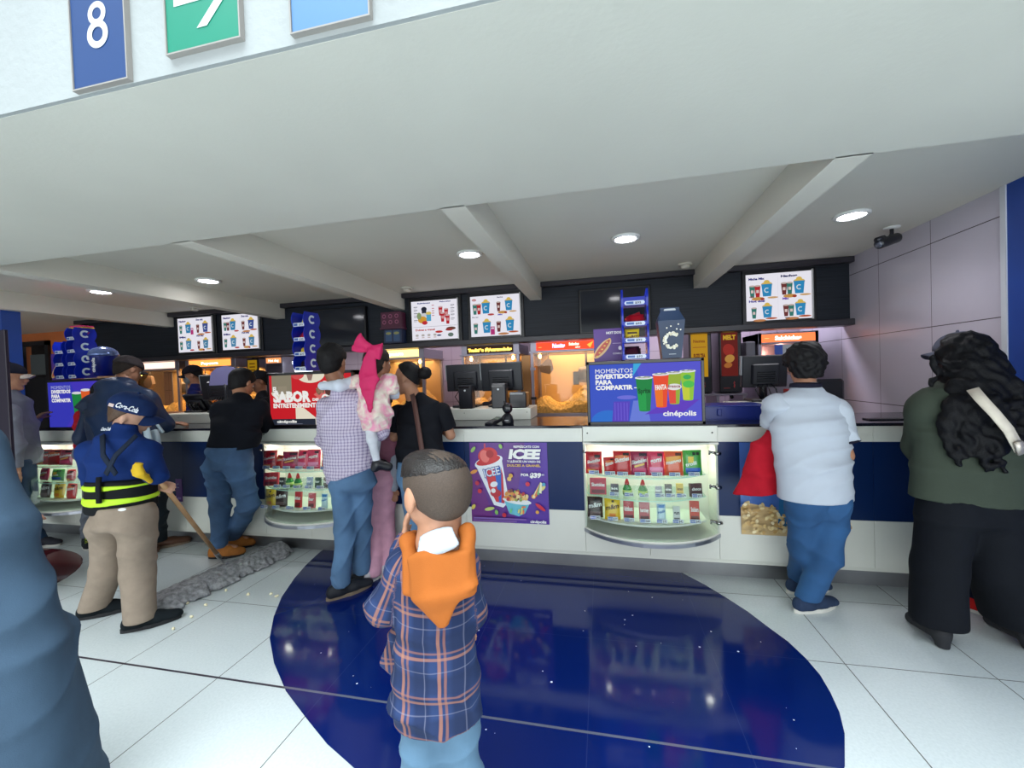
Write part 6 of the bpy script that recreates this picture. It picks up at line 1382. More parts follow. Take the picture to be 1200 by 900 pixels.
# 1 ---- boy in front ---------------------------------------------------------
def boy():
    Y = 1.10; a = lambda x, y, d=0.: at(x, y, Y+d)
    J = dict(head=a(511, 574, .02), f=unit(V(-.84, .54, -.04)), u=V(.02, .0, 1), neck=a(514, 634, 0), chest=a(508, 672, .0), pelvis=a(512, 800, .0),
             shL=a(470, 662, -.01), elL=a(452, 712, .0), wrL=a(474, 634, .14), shR=a(545, 662, .04), elR=a(556, 716, .06), wrR=a(545, 742, .20),
             hipL=a(497, 812), knL=a(496, 905, -.01), anL=V(-.565, 1.10, .07), hipR=a(532, 812, .02), knR=a(539, 905, .03), anR=V(-.43, 1.16, .07), hdL=V(-.05, .35, .8), pmL=V(.6, .3, 0), toeL=V(-.2, 1, 0), toeR=V(.15, 1, 0), hs=1.17, vz=.82)
    o = person('boy in navy plaid shirt with hanging orange hood, hand at his face', J, 'tan', .66, vox=.006)
    side = unit(V(1, .12, 0)); bk = V(side[1], -side[0], 0)
    # hair: faded sides and combed top
    f_ = unit(J['f']); u_ = V(0, 0, 1); r_ = np.cross(f_, u_); r_ = unit(r_); A = np.stack([r_, f_, u_]); c = J['head']
    fade = mat('faded_hair', (70, 56, 46), .7, noise=.25, nscale=300, bump=.3, bscale=500)
    skin('hair', [ell(c-f_*.008+u_*.022, V(.080*1.17, .098*1.17, .092), A), ell(c-f_*.055-u_*.026, V(.070, .054, .052), A)], fade, o, vox=.005, k=.02, cuts=[(c+f_*.045+u_*.02, f_-u_*.45), (c-u_*.064, -u_+f_*.35)], subs=[(ell(c+s_*r_*.102+f_*.012-u_*.024, V(.034, .038, .040), A), .008) for s_ in (1, -1)])
    top = mat('combed_hair', (30, 24, 22), .42, noise=.35, nscale=90, bump=.8, bscale=200)
    def comb(X):
        q = X-c; s_ = q@r_; return .0013*np.sin(430*s_+25*(q@f_)+7*np.sin(40*(q@u_)))
    skin('hair_top', [ell(c-f_*.0+u_*.044, V(.092, .114, .070), A), ell(c+f_*.06+u_*.082, V(.064, .047, .030), A)], top, o, vox=.0045, k=.02, cuts=[(c+u_*.054+f_*.0, -u_-f_*.18)], fold=comb)
    # plaid shirt
    plaid = check_mat('navy_orange_plaid', (40, 56, 94), [(0, .105, .01, .045, (26, 36, 66), .7), (1, .115, .02, .046, (28, 38, 66), .6), (0, .105, .064, .009, (160, 108, 84), .6), (0, .105, .048, .007, (150, 98, 78), .5), (1, .115, .066, .008, (160, 110, 88), .55), (1, .115, .05, .006, (150, 100, 82), .45), (0, .105, .0, .003, (130, 130, 150), .3), (1, .115, .1, .003, (130, 130, 150), .3)])
    P = lofts([(a(508, 650), .095, .05), (a(508, 668), .118, .075), (a(508, 730), .116, .092), (a(510, 790), .128, .098), (a(513, 872), .130, .10)], side, cp=.03)
    P += [cap(J['shL'], J['shR'], .046, .046), cap(J['shL'], J['elL'], .050, .052, .3), cap(J['elL'], J['wrL'], .052, .038, .6), cap(J['shR'], J['elR'], .045, .042, .2), cap(J['elR'], J['wrR'], .041, .034, .45)]
    P += [loft(a(474, 725, .03), a(462, 782, .05), (.035, .03), (.055, .014), side, cp=.02)]
    s = skin('shirt', P, plaid, o, vox=.006, k=.03, uv=side, cuts=[(a(513, 838), (.05, 0, -1)), (J['wrL']+unit(J['wrL']-J['elL'])*.0, unit(J['wrL']-J['elL'])), (J['wrR']-unit(J['wrR']-J['elR'])*.01, unit(J['wrR']-J['elR'])), (J['neck']+V(0, 0, -.0), V(0, .25, 1))][:1], fold=folds(.008, 26, 22, 1.))
    # orange hood lying on the back
    org = cloth('orange_jersey', (160, 88, 34), .8, .04)
    def hoodf(X):
        q = X-a(508, 690); s_ = q@side; return .006*np.sin(48*s_+5*q[:, 2])*np.clip((X[:, 2]-a(520, 735)[2])/.15, .2, 1)
    H = [loft(a(479, 640, -.04), a(487, 690, -.085), (.020, .026), (.040, .022), side, cp=.02), loft(a(546, 636, -.03), a(540, 690, -.078), (.020, .026), (.038, .022), side, cp=.02),
         loft(a(511, 652, -.082), a(514, 698, -.100), (.088, .020), (.072, .022), side, cp=.02), loft(a(514, 698, -.100), a(520, 731, -.105), (.072, .022), (.016, .012), side, cp=.008),
         cap(a(480, 632, -.02), a(488, 630, .07), .026, .024), cap(a(545, 622, -.01), a(534, 626, .09), .024, .022), cap(a(490, 640, .07), a(528, 640, .09), .026, .026)]
    skin('hood', H, org, o, vox=.005, k=.025, fold=hoodf)
    col = cloth('white_jersey', (168, 174, 182), .8, .02)
    skin('collar', [loft(a(511, 625, -.062), a(513, 645, -.088), (.050, .010), (.062, .012), side+V(0, 0, .30), cp=.012)], col, o, vox=.005, k=.02)
    trousers(o, J, jeans('pale_jeans', (80, 110, 134)), .66, .070, .060, .056, (.086, .066), .03, a(512, 812)[2], .004, 30, 'jeans', .028, 2., .007)
    for k in 'LR': shoe(o, V(J['an'+k][0], J['an'+k][1], .07), J['toe'+k], cloth('grey_canvas', (110, 112, 118)), rubber_w, L=.2, w=.038, hgt=.05)
boy()

# 2 ---- man in checked shirt holding the girl -----------------------------------
def checked_man():
    Y = 2.50; a = lambda x, y, d=0.: at(x, y, Y+d)
    aL, aR = floorp(399, 699, .0)+V(0, 0, .09), floorp(424, 683, 0)+V(0, 0, .09)
    J = dict(head=a(390, 424, .05), f=unit(V(-.05, 1, -.05)), u=V(-.02, 0, 1), neck=a(398, 455, .03), chest=a(405, 480, .02), pelvis=a(414, 562),
             shL=a(382, 476, .0), elL=a(380, 515, .14), wrL=a(392, 520, .34), shR=a(426, 474, .02), elR=a(446, 506, -.02), wrR=a(428, 512, .30),
             hipL=a(402, 566), knL=a(404, 630, -.0), anL=aL, hipR=a(424, 562, .05), knR=a(424, 622, .12), anR=aR, toeL=V(.45, .6, 0), toeR=V(.35, 1, 0), hs=1.06)
    o = person('man in pale checked shirt and jeans carrying a small girl on his right arm', J, 'brown', 1.0)
    side = unit(V(1, .15, 0))
    hair_cap(o, J, black_hair, .014, .003, 70, front=.04)
    ck = check_mat('small_check', (196, 184, 204), [(0, .021, 0, .0042, (104, 88, 136), .62), (1, .021, 0, .0042, (104, 88, 136), .62), (0, .021, .01, .003, (222, 214, 226), .5), (1, .021, .01, .003, (222, 214, 226), .5)])
    P = lofts([(a(400, 463), .10, .06), (a(404, 474), .175, .085), (a(405, 505), .175, .11), (a(409, 540), .17, .12), (a(415, 592), .17, .125)], side, cp=.04)
    P += [cap(J['shL'], J['shR'], .062, .062), cap(J['shL'], J['elL'], .066, .055), cap(J['elL'], J['wrL'], .052, .04, .3), cap(J['shR'], J['elR'], .072, .06, .1), cap(J['elR'], J['wrR'], .058, .042, .4), cap(a(398, 460, -.02), a(398, 452, -.01), .062, .06)]
    hem = a(412, 557); skin('shirt', P, ck, o, vox=.008, k=.03, uv=side, cuts=[(hem, V(.34, 0, -1)), (a(398, 448), V(0, 0, 1))], fold=folds(.006, 22, 16, 3.))
    trousers(o, J, jeans('mid_blue_jeans', (80, 112, 146)), 1., .084, .066, .062, (.140, .095), .075, a(413, 545)[2], .006, 28, 'jeans', .045, 5.)
    for k in 'LR': shoe(o, J['an'+k], J['toe'+k], cloth('black_leather_shoe', (36, 38, 44), .5), mat('tan_sole', (120, 104, 86), .7), L=.29, w=.05)
    # back pocket stitching
    return J
CM = checked_man()

# 3 ---- girl with the bow --------------------------------------------------------
def girl():
    Y = 2.42; a = lambda x, y, d=0.: at(x, y, Y+d)
    J = dict(head=a(443, 426, .06), f=unit(V(.35, .92, 0)), u=V(0, 0, 1), neck=a(440, 445, .04), chest=a(436, 456, .03), pelvis=a(440, 492),
             shL=a(414, 448, .02), elL=a(398, 452, -.06), wrL=a(378, 452, -.01), shR=a(456, 446, .06), elR=a(461, 462, .14), wrR=a(450, 465, .28),
             hipL=a(434, 495), knL=a(436, 515, -.04), anL=a(442, 543, -.02), hipR=a(446, 492, .05), knR=a(442, 512, .20), anR=a(440, 540, .26), hdL=V(-.8, .2, -.6), pmL=V(.2, .9, 0), toeL=V(.8, .5, 0), toeR=V(.4, 1, 0), hs=.86)
    o = person('small girl in tie dyed dress with big pink bow, held by the checked shirt man', J, 'brown', .52, vox=.006)
    hair_cap(o, J, brown_hair, .012, .003, 70, front=.045, vox=.006, hs=.86)
    m, nt, b = node_mat('tie_dye'); tc = nt.nodes.new('ShaderNodeTexCoord'); n = nt.nodes.new('ShaderNodeTexNoise'); n.inputs['Scale'].default_value = 11; n.inputs['Distortion'].default_value = 1.6; n.inputs['Detail'].default_value = 4; nt.links.new(tc.outputs['Object'], n.inputs[0])
    cr = nt.nodes.new('ShaderNodeValToRGB'); e = cr.color_ramp.elements; e[0].position = .36; e[0].color = (*rgb(232, 150, 178), 1); e[1].position = .62; e[1].color = (*rgb(232, 222, 206), 1); q = e.new(.5); q.color = (*rgb(226, 196, 190), 1)
    nt.links.new(n.outputs[0], cr.inputs[0]); nt.links.new(cr.outputs[0], b.inputs['Base Color']); b.inputs['Roughness'].default_value = .85
    side = unit(V(1, .3, 0))
    P = lofts([(a(436, 442, .03), .065, .04), (a(437, 455, .02), .105, .065), (a(438, 470), .10, .07), (a(440, 485), .11, .085), (a(441, 499, .02), .10, .08)], side, cp=.03)
    P += [cap(J['shL']+V(.02, 0, 0), J['shL']+V(-.03, 0, -.005), .05, .042), cap(J['shR'], J['shR']+V(.02, .01, -.05), .05, .045)]
    skin('dress', P, m, o, vox=.006, k=.025, fold=folds(.006, 40, 40, 6.))
    wl = cloth('pale_long_sleeve', (206, 212, 224), .8, .02)
    for k in 'LR':
        skin('sleeve', [cap(J['sh'+k], J['el'+k], .038, .036), cap(J['el'+k], J['wr'+k], .037, .030)], wl, o, vox=.006, k=.02, fold=folds(.003, 60, 50, 2.))
        skin('legging', [cap(J['hip'+k], J['kn'+k], .042, .032), cap(J['kn'+k], J['an'+k], .031, .022)], cloth('white_legging', (206, 208, 216)), o, vox=.006, k=.02)
        sh = skin('shoe', [cap(J['an'+k]+V(0, 0, -.005), J['an'+k]+unit(J['toe'+k])*.07+V(0, 0, -.03), .032, .028), cap(J['an'+k]+V(0, 0, -.005), J['an'+k]-unit(J['toe'+k])*.015+V(0, 0, -.03), .03, .026)], mat('black_shoe', (24, 24, 30), .35), o, vox=.005, k=.02)
    pk = cloth('pink_bow', (196, 40, 94), .55, .05)
    bw = [loft(a(437, 410, -.06), a(419, 398, -.07), (.018, .014), (.045, .012), V(.3, 0, 1), cp=.008), loft(a(419, 398, -.07), a(428, 404, -.07), (.04, .012), (.02, .012), V(.3, 0, 1), cp=.008), loft(a(436, 412, -.05), a(413, 408, -.06), (.016, .014), (.024, .012), V(.1, 0, 1), cp=.008),
          loft(a(432, 409, -.06), a(446, 412, -.06), (.016, .016), (.055, .016), V(-.1, 0, 1), cp=.01),
          loft(a(434, 412, -.07), a(428, 440, -.085), (.024, .012), (.044, .014), V(1, .2, 0), cp=.01), loft(a(428, 440, -.085), a(430, 462, -.095), (.044, .014), (.03, .010), V(1, .2, 0), cp=.01), loft(a(430, 458, -.095), a(434, 482, -.09), (.036, .012), (.006, .008), V(1, .2, 0), cp=.006),
          loft(a(436, 412, -.07), a(437, 445, -.085), (.02, .012), (.032, .012), V(1, .2, 0), cp=.01), loft(a(437, 445, -.085), a(436, 478, -.09), (.03, .01), (.008, .008), V(1, .2, 0), cp=.006), ell(a(434, 411, -.07), V(.022, .02, .022))]
    bo = skin('bow', bw, pk, o, vox=.005, k=.012, fold=folds(.004, 30, 60, 4.))
girl()

# 4 ---- woman in black T-shirt -------------------------------------------------------
def woman_black():
    Y = 2.80; a = lambda x, y, d=0.: at(x, y, Y+d)
    J = dict(head=a(477, 443, .0), f=unit(V(-.98, .0, -.10)), u=V(.05, 0, 1), neck=a(484, 465, .0), chest=a(490, 484, .0), pelvis=a(494, 552, -.12),
             shL=a(467, 484, .02), elL=a(462, 512, .04), wrL=a(480, 505, .24), shR=a(518, 482, .04), elR=a(528, 510, .08), wrR=a(512, 500, .28),
             hipL=a(482, 556, -.12), knL=a(486, 610, -.10), anL=V(-1.42, 2.72, .08), hipR=a(505, 556, -.1), knR=a(508, 610, -.08), anR=V(-1.22, 2.76, .08), hs=.95, toeL=V(0, 1, 0), toeR=V(.1, 1, 0))
    o = person('woman with a hair bun in black T-shirt leaning on the counter, face turned left', J, 'tan', .95)
    f_ = unit(J['f']); u_ = V(0, 0, 1); r_ = unit(np.cross(f_, u_)); c = J['head']
    hair_cap(o, J, black_hair, .008, .002, 80, front=-.012, nape=-.10, hs=.95)
    skin('hair_bun', [ell(a(498, 437, .0), V(.048, .048, .046)), cap(c-f_*.08+u_*.02, a(496, 438), .035, .03)], black_hair, o, vox=.005, k=.02, fold=curls(.004, 110))
    side = unit(V(1, .1, 0))
    P = lofts([(a(486, 467), .075, .05), (a(491, 480), .165, .085), (a(492, 505, -.02), .165, .12), (a(492, 530, -.06), .17, .125), (a(494, 568, -.10), .185, .13)], side, cp=.04)
    P += [cap(J['shL'], J['shR'], .058, .058)]
    for k in 'LR': sleeve(o, J['sh'+k], J['el'+k], .72, .066, .064, cloth('black_cotton', (17, 19, 26), .8, .05))
    skin('shirt', P, cloth('black_cotton', ()), o, vox=.008, k=.03, cuts=[(a(493, 546), (0, 0, -1))], fold=folds(.005, 24, 18, 2.5))
    trousers(o, J, jeans('light_wash_jeans', (86, 120, 152)), .95, .092, .07, .064, (.165, .12), .05, a(493, 536)[2], .005, 28, 'jeans', .05, 8.)
    strip('bag_strap', [a(483, 462, -.07), a(486, 475, -.105), a(490, 500, -.15), (a(494, 525, -.19)), a(497, 548, -.24)], V(1, 0, 0), .034, .006, mat('brown_leather', (92, 62, 56), .5), o)
    for k in 'LR': shoe(o, J['an'+k], J['toe'+k], cloth('dark_canvas', (50, 50, 58)), rubber_w, L=.24, w=.042)
woman_black()

# 5 ---- child in pink trousers ----------------------------------------------------------
def pink_child():
    Y = 2.86; a = lambda x, y, d=0.: at(x, y, Y+d)
    J = dict(head=a(448, 474, .02), f=unit(V(.1, 1, -.05)), u=V(0, 0, 1), neck=a(448, 496), chest=a(449, 508), pelvis=a(446, 560), shL=a(436, 508), elL=a(434, 535, .04), wrL=a(440, 560, .14), shR=a(459, 508), elR=a(461, 542, -.0), wrR=a(462, 572, .0),
             hipL=a(441, 562), knL=a(440, 612), anL=floorp(437, 668, .07), hipR=a(453, 562), knR=a(452, 612, .05), anR=floorp(448, 668, .07)+V(0, .1, 0), toeL=V(.2, 1, 0), toeR=V(.2, 1, 0), hs=.86, hdR=V(0, .1, -1))
    o = person('child in pink trousers and mauve top between checked shirt man and woman in black', J, 'brown', .66, vox=.007)
    hair_cap(o, J, brown_hair, .012, .003, 70, hs=.86)
    mv = cloth('mauve_cotton', (146, 92, 110), .85)
    P = lofts([(a(449, 500), .06, .04), (a(449, 508), .095, .06), (a(449, 530), .095, .075), (a(447, 560), .10, .08)], V(1, .1, 0), cp=.03)+[cap(J['shL'], J['elL'], .044, .04), cap(J['shR'], J['shR']*.4+J['elR']*.6, .046, .042)]
    skin('shirt', P, mv, o, vox=.007, k=.025, cuts=[(a(447, 552), (0, 0, -1))], fold=folds(.005, 30, 30, 1.))
    skin('sleeve', [cap(J['shR']*.5+J['elR']*.5, J['elR'], .036, .034), cap(J['elR'], J['wrR'], .034, .03)], cloth('heather_grey', (150, 156, 168)), o, vox=.006, k=.02, fold=folds(.002, 70, 50, 2.))
    trousers(o, J, cloth('pink_cotton', (204, 152, 172), .85), .66, .068, .066, .066, (.095, .075), .035, a(447, 548)[2], .003, 22, 'trousers', .03, 3.)
    for k in 'LR': shoe(o, J['an'+k], J['toe'+k], cloth('pale_canvas', (190, 186, 190)), rubber_w, L=.19, w=.036, hgt=.05)
pink_child()

# 6 ---- man in black leaning --------------------------------------------------------------
def black_man():
    Y = 2.78; a = lambda x, y, d=0.: at(x, y, Y+d)
    J = dict(head=a(284, 449, .16), f=unit(V(.1, .9, -.45)), u=unit(V(-.05, .45, 1)), neck=a(284, 468, .08), chest=a(281, 482, .0), pelvis=a(269, 540, -.06),
             shL=a(258, 480, .02), elL=a(256, 508, .20), wrL=a(285, 492, .46), shR=a(304, 477, .08), elR=a(313, 500, .26), wrR=a(312, 484, .44),
             hipL=a(256, 548, -.06), knL=a(257, 598, .0), anL=floorp(256, 654, 0)+V(.0, .02, .11), hipR=a(281, 546, -.04), knR=a(292, 590, .02), anR=floorp(266, 645, 0)+V(.0, .05, .11), toeL=V(.9, .35, 0), toeR=V(.9, .45, 0), hs=.98)
    o = person('man in black long sleeved shirt and tan boots leaning on the counter', J, 'tan', .98)
    hair_cap(o, J, black_hair, .012, .002, 80, front=.05)
    side = unit(V(1, .1, .05)); bk = cloth('black_knit', (12, 15, 24), .85)
    P = lofts([(a(284, 466, .06), .09, .06), (a(281, 477, .04), .20, .09), (a(279, 500, .0), .21, .125), (a(271, 522, -.03), .20, .13), (a(267, 556, -.05), .205, .135)], side, cp=.05)
    P += [cap(J['shL'], J['shR'], .066, .066), cap(J['shL'], J['elL'], .07, .06), cap(J['elL'], J['wrL'], .056, .04), cap(J['shR'], J['elR'], .074, .062), cap(J['elR'], J['wrR'], .06, .045)]
    skin('shirt', P, bk, o, vox=.009, k=.035, cuts=[(a(268, 527), V(.08, 0, -1))], fold=folds(.007, 20, 14, 1.2))
    trousers(o, J, jeans('dusty_blue_jeans', (60, 88, 122), .5), 1., .100, .078, .066, (.17, .125), .085, a(268, 521)[2], .007, 30, 'jeans', .06, 6.)
    tan = cloth('tan_nubuck', (178, 112, 52), .7, .12)
    for k in 'LR': shoe(o, J['an'+k], J['toe'+k], tan, rubber_b, L=.26, w=.056, name='boot', hgt=.105, ms=rubber_b, bulk=1.35)
black_man()

# 7 ---- man in navy jacket ---------------------------------------------------------------
def navy_man():
    Y = 2.70; a = lambda x, y, d=0.: at(x, y, Y+d)
    J = dict(head=a(150, 434, .18), f=unit(V(.15, .95, -.38)), u=unit(V(-.05, .35, 1)), neck=a(146, 455, .10), chest=a(142, 478, .02), pelvis=a(160, 560, -.1),
             shL=a(112, 474, .02), elL=a(100, 512, .10), wrL=a(112, 500, .36), shR=a(172, 470, .10), elR=a(193, 498, .20), wrR=a(200, 496, .42),
             hipL=a(150, 566, -.1), knL=a(150, 612, -.08), anL=floorp(146, 656, 0)+V(0, 0, .09), hipR=a(176, 564, -.05), knR=a(182, 606, .05), anR=floorp(187, 642, 0)+V(0, 0, .09), hdR=V(1, .3, -.05), toeL=V(.6, .8, 0), toeR=V(.7, .7, 0), hs=.98)
    o = person('man in navy jacket and dark cap leaning on the counter behind the mopping worker', J, 'tan', 1.02)
    hair_cap(o, J, brown_hair, .006, .002, 80, front=.0)
    capm = cloth('charcoal_cap', (58, 52, 54), .8); baseball_cap(o, J, capm, capm, 1.0, bill_len=.07)
    side = unit(V(1, .15, -.06)); nv = mat('navy_nylon', (22, 46, 82), .45, noise=.1, nscale=8, bump=.15, bscale=120)
    P = lofts([(a(146, 452, .08), .11, .08), (a(144, 464, .05), .25, .12), (a(141, 490, .0), .29, .16), (a(146, 520, -.04), .27, .16), (a(156, 548, -.08), .24, .15)], side, cp=.07)
    P += [cap(J['shL'], J['shR'], .09, .085), cap(J['shL'], J['elL'], .09, .075), cap(J['elL'], J['wrL'], .07, .045), cap(J['shR'], J['elR'], .092, .078), cap(J['elR'], J['wrR']-V(.02, .02, 0), .07, .046), ell(a(132, 452, .02), V(.17, .10, .07))]
    skin('jacket', P, nv, o, vox=.010, k=.05, cuts=[(a(150, 552), (0, 0, -1))], fold=folds(.010, 18, 12, 4.2))
    wm = cloth('white_stripe', (188, 204, 214), .6)
    strip('stripe', [a(160, 494, -.2), a(171, 500, -.24), a(175, 520, -.25), a(179, 540, -.26)][1:], V(1, 0, 0), [.05, .06, .05], .012, wm, o)
    strip('stripe', [a(181, 504, -.19), a(184, 520, -.20), a(188, 547, -.22)], V(1, 0, 0), [.045, .045, .035], .03, wm, o)
    strip('stripe', [a(177, 489, .04), a(184, 498, .06), a(191, 507, .08)], V(1, 0, .3), .03, .012, wm, o)
    trousers(o, J, cloth('dark_trousers', (26, 34, 40)), 1., .095, .08, .07, (.18, .13), .07, a(150, 545)[2], .007, 28, 'trousers', .05, 2.)
    br = cloth('brown_leather_shoe', (84, 58, 44), .5)
    for k in 'LR': shoe(o, J['an'+k], J['toe'+k], br, mat('tan_sole', ()), L=.30, w=.052)
    return J
navy_man()
def hidden_person():
    X0, Y0 = -4.60, 2.90
    J = dict(head=V(X0+.02, Y0+.1, 1.40), f=unit(V(.3, 1, -.1)), u=V(0, 0, 1), neck=V(X0, Y0+.06, 1.28), chest=V(X0, Y0+.04, 1.2), pelvis=V(X0, Y0-.02, .90), shL=V(X0-.15, Y0, 1.2), elL=V(X0-.18, Y0+.02, 1.04), wrL=V(X0-.1, Y0+.2, 1.1), shR=V(X0+.15, Y0+.03, 1.2), elR=V(X0+.2, Y0+.06, 1.04), wrR=V(X0+.12, Y0+.22, 1.12),
             hipL=V(X0-.08, Y0-.02, .88), knL=V(X0-.06, Y0+.0, .48), anL=V(-4.70, 2.86, .09), hipR=V(X0+.08, Y0, .88), knR=V(X0+.1, Y0+.02, .48), anR=V(-4.52, 2.9, .09), toeL=V(.8, -.5, 0), toeR=V(.3, 1, 0), hs=.9)
    o = person('person in red top, grey sweatpants and lime trimmed shoes, mostly hidden behind navy jacket', J, 'brown', .88, vox=.009)
    hair_cap(o, J, black_hair, .02, .004, 60)
    side = V(1, .1, 0)
    P = lofts([(J['neck']-V(0, 0, .02), .08, .05), (J['chest'], .155, .09), (J['pelvis']+V(0, 0, .2), .15, .10), (J['pelvis'], .16, .11)], side)+[cap(J['shL'], J['elL'], .065, .055), cap(J['elL'], J['wrL'], .052, .04), cap(J['shR'], J['elR'], .065, .055), cap(J['elR'], J['wrR'], .052, .04)]
    skin('shirt', P, cloth('red_jersey', (168, 22, 34), .8), o, vox=.010, k=.035, cuts=[(J['pelvis']-V(0, 0, .03), (0, 0, -1))], fold=folds(.006))
    trousers(o, J, cloth('grey_sweat', (112, 118, 128), .9), .9, .082, .075, .062, (.145, .105), .09, .96, .007, 30, 'sweatpants', .04, 2., .009)
    for k in 'LR': s_ = shoe(o, J['an'+k], J['toe'+k], cloth('dark_mesh', (40, 44, 46)), rubber_w, L=.24, w=.045, ms=cloth('lime_lace', (170, 200, 50)))
hidden_person()

# 8 ---- the worker with the mop ------------------------------------------------------------
HAND_R = None
def worker():
    global HAND_R
    Y = 1.98; a = lambda x, y, d=0.: at(x, y, Y+d)
    aL, aR = floorp(112, 722)+V(.0, .0, .085), floorp(165, 736)+V(0, 0, .085)
    J = dict(head=a(153, 487, .06), f=unit(V(.72, .55, -.40)), u=unit(V(.35, .1, 1)), neck=a(146, 506, .02), chest=a(142, 530, .0), pelvis=a(145, 605, -.02),
             shL=a(107, 530, .0), elL=a(112, 568, .12), wrL=a(140, 574, .22), shR=a(170, 530, .02), elR=a(184, 556, -.0), wrR=a(178, 568, .10),
             hipL=a(128, 615, -.02), knL=a(126, 668, .0), anL=aL, hipR=a(162, 613, -.02), knR=a(162, 672, -.02), anR=aR, hdR=V(.9, .2, -.15), hdL=V(.9, .3, -.2), pmR=V(0, .6, -.6), toeL=V(.75, .65, 0), toeR=V(.72, .72, 0), hs=1.04)
    HAND_R = a(187, 563, .06)
    o = person('cleaning worker in blue polo, cap and lime striped belt, holding a mop', J, 'fair', .92)
    hair_cap(o, J, mat('tawny_hair', (84, 60, 42), .5, noise=.25, nscale=90, bump=.5), .006, .003, 80, front=.0, nape=-.085, hs=1.04)
    cm_ = cloth('navy_cap', (24, 46, 92), .7); cp = baseball_cap(o, J, cm_, cm_, 1.12, bill_len=.085)
    # cap lettering on the right side band
    f_ = unit(J['f']); u_ = unit(J['u']-f_*(J['u']@f_)); r_ = np.cross(f_, u_); c = J['head']
    p0 = c+1.12*(r_*.091-f_*.055+u_*.048); A_ = Art(p0, tuple(f_), tuple(u_), .115, .042, .002); A_.text('Coca-Cola', 0, .1, .8, (226, 230, 236), 1., .03, slant=.25); A_.build('lettering', cp)
    A2 = Art(c+1.12*(r_*.080-f_*.085+u_*.043), tuple(f_), tuple(u_), .026, .02, .002); A2.rect(0, 0, 1, 1, (216, 190, 180)); A2.build('badge', cp)
    side = unit(V(1, .1, 0)); polo = cloth('royal_polo', (14, 46, 108), .75, .06)
    P = lofts([(a(145, 503, .02), .075, .055), (a(141, 516, .0), .16, .085), (a(140, 540), .19, .12), (a(140, 560), .170, .122), (a(142, 592), .178, .125)], side, cp=.05)
    P += [cap(J['shL'], J['shR'], .066, .066), cap(J['shL'], J['elL'], .075, .062), cap(J['elL'], J['elL']*.6+J['wrL']*.4, .06, .055), cap(J['shR'], J['elR'], .074, .060), cap(a(145, 503, .02), a(147, 496, .02), .06, .052)]
    skin('polo_shirt', P, polo, o, vox=.008, k=.035, cuts=[(a(142, 588), (0, 0, -1)), (a(147, 497), V(.2, .1, 1))], fold=folds(.006, 22, 16, 5.5))
    # support belt and braces
    bl = cloth('belt_black', (20, 22, 26), .8); lm = mat('lime_band', (196, 240, 40), .6, emit=0)
    def belt(name, y0, y1, grow, m, x0=141, x1=143): return skin(name, [loft(a(x1, y0), a(x1, y1), (.196+grow, .146+grow), (.202+grow, .150+grow), side, cp=.012)], m, o, vox=.007, k=.01, cuts=[(a(x0, y0-.0), (-.05, 0, 1)), (a(x1, y1), (.05, 0, -1))])
    belt('support_belt', 559, 596, .0, bl); belt('lime_stripe', 563, 569, .008, lm); belt('lime_stripe', 577, 586, .008, lm)
    strip('belt_tail', [a(116, 559, -.150), a(115, 574, -.160), a(116, 590, -.162)], V(1, 0, 0), .03, .012, bl, o)
    for p0, p1 in ((a(120, 510, -.085), a(136, 556, -.15)), (a(160, 510, -.085), a(124, 556, -.15)),):
        strip('brace', [p0, (p0+p1)/2+V(0, -.03, 0), p1], V(1, 0, 0), .03, .008, cloth('brace_grey', (34, 44, 62)), o)
    A3 = Art(a(120, 505.5, -.085), (1, 0, .0), tuple(unit(V(0, .4, 1))), .075, .025, .012); A3.text('Coca-Cola', 0, .1, .8, (226, 230, 236), 1., .04, slant=.25); A3.build('lettering', o)
    kh = cloth('khaki_twill', (148, 132, 117), .85)
    trousers(o, J, kh, .95, .100, .086, .080, (.176, .13), .055, a(142, 588)[2], .0045, 24, 'trousers', .05, 4.)
    A4 = Art(a(139, 599.5, -.16), (1, .1, .1), (0, 0, 1), .055, .02, .004); A4.oval(.5, .5, .5, .45, (230, 230, 230)); A4.build('label_patch', o)
    for k in 'LR': shoe(o, J['an'+k], J['toe'+k], cloth('black_canvas', (20, 26, 30)), rubber_b, L=.27, w=.046)
    yl = cloth('yellow_rubber', (222, 180, 40), .6)
    g = skin('yellow_cloth', [loft(a(160, 545, -.12), a(162, 556, -.12), (.030, .02), (.045, .02), V(1, 0, .2), cp=.015), cap(a(163, 553, -.12), a(176, 564, -.06), .020, .014)], yl, o, vox=.005, k=.02, fold=folds(.004, 60, 60))
worker()
mop()

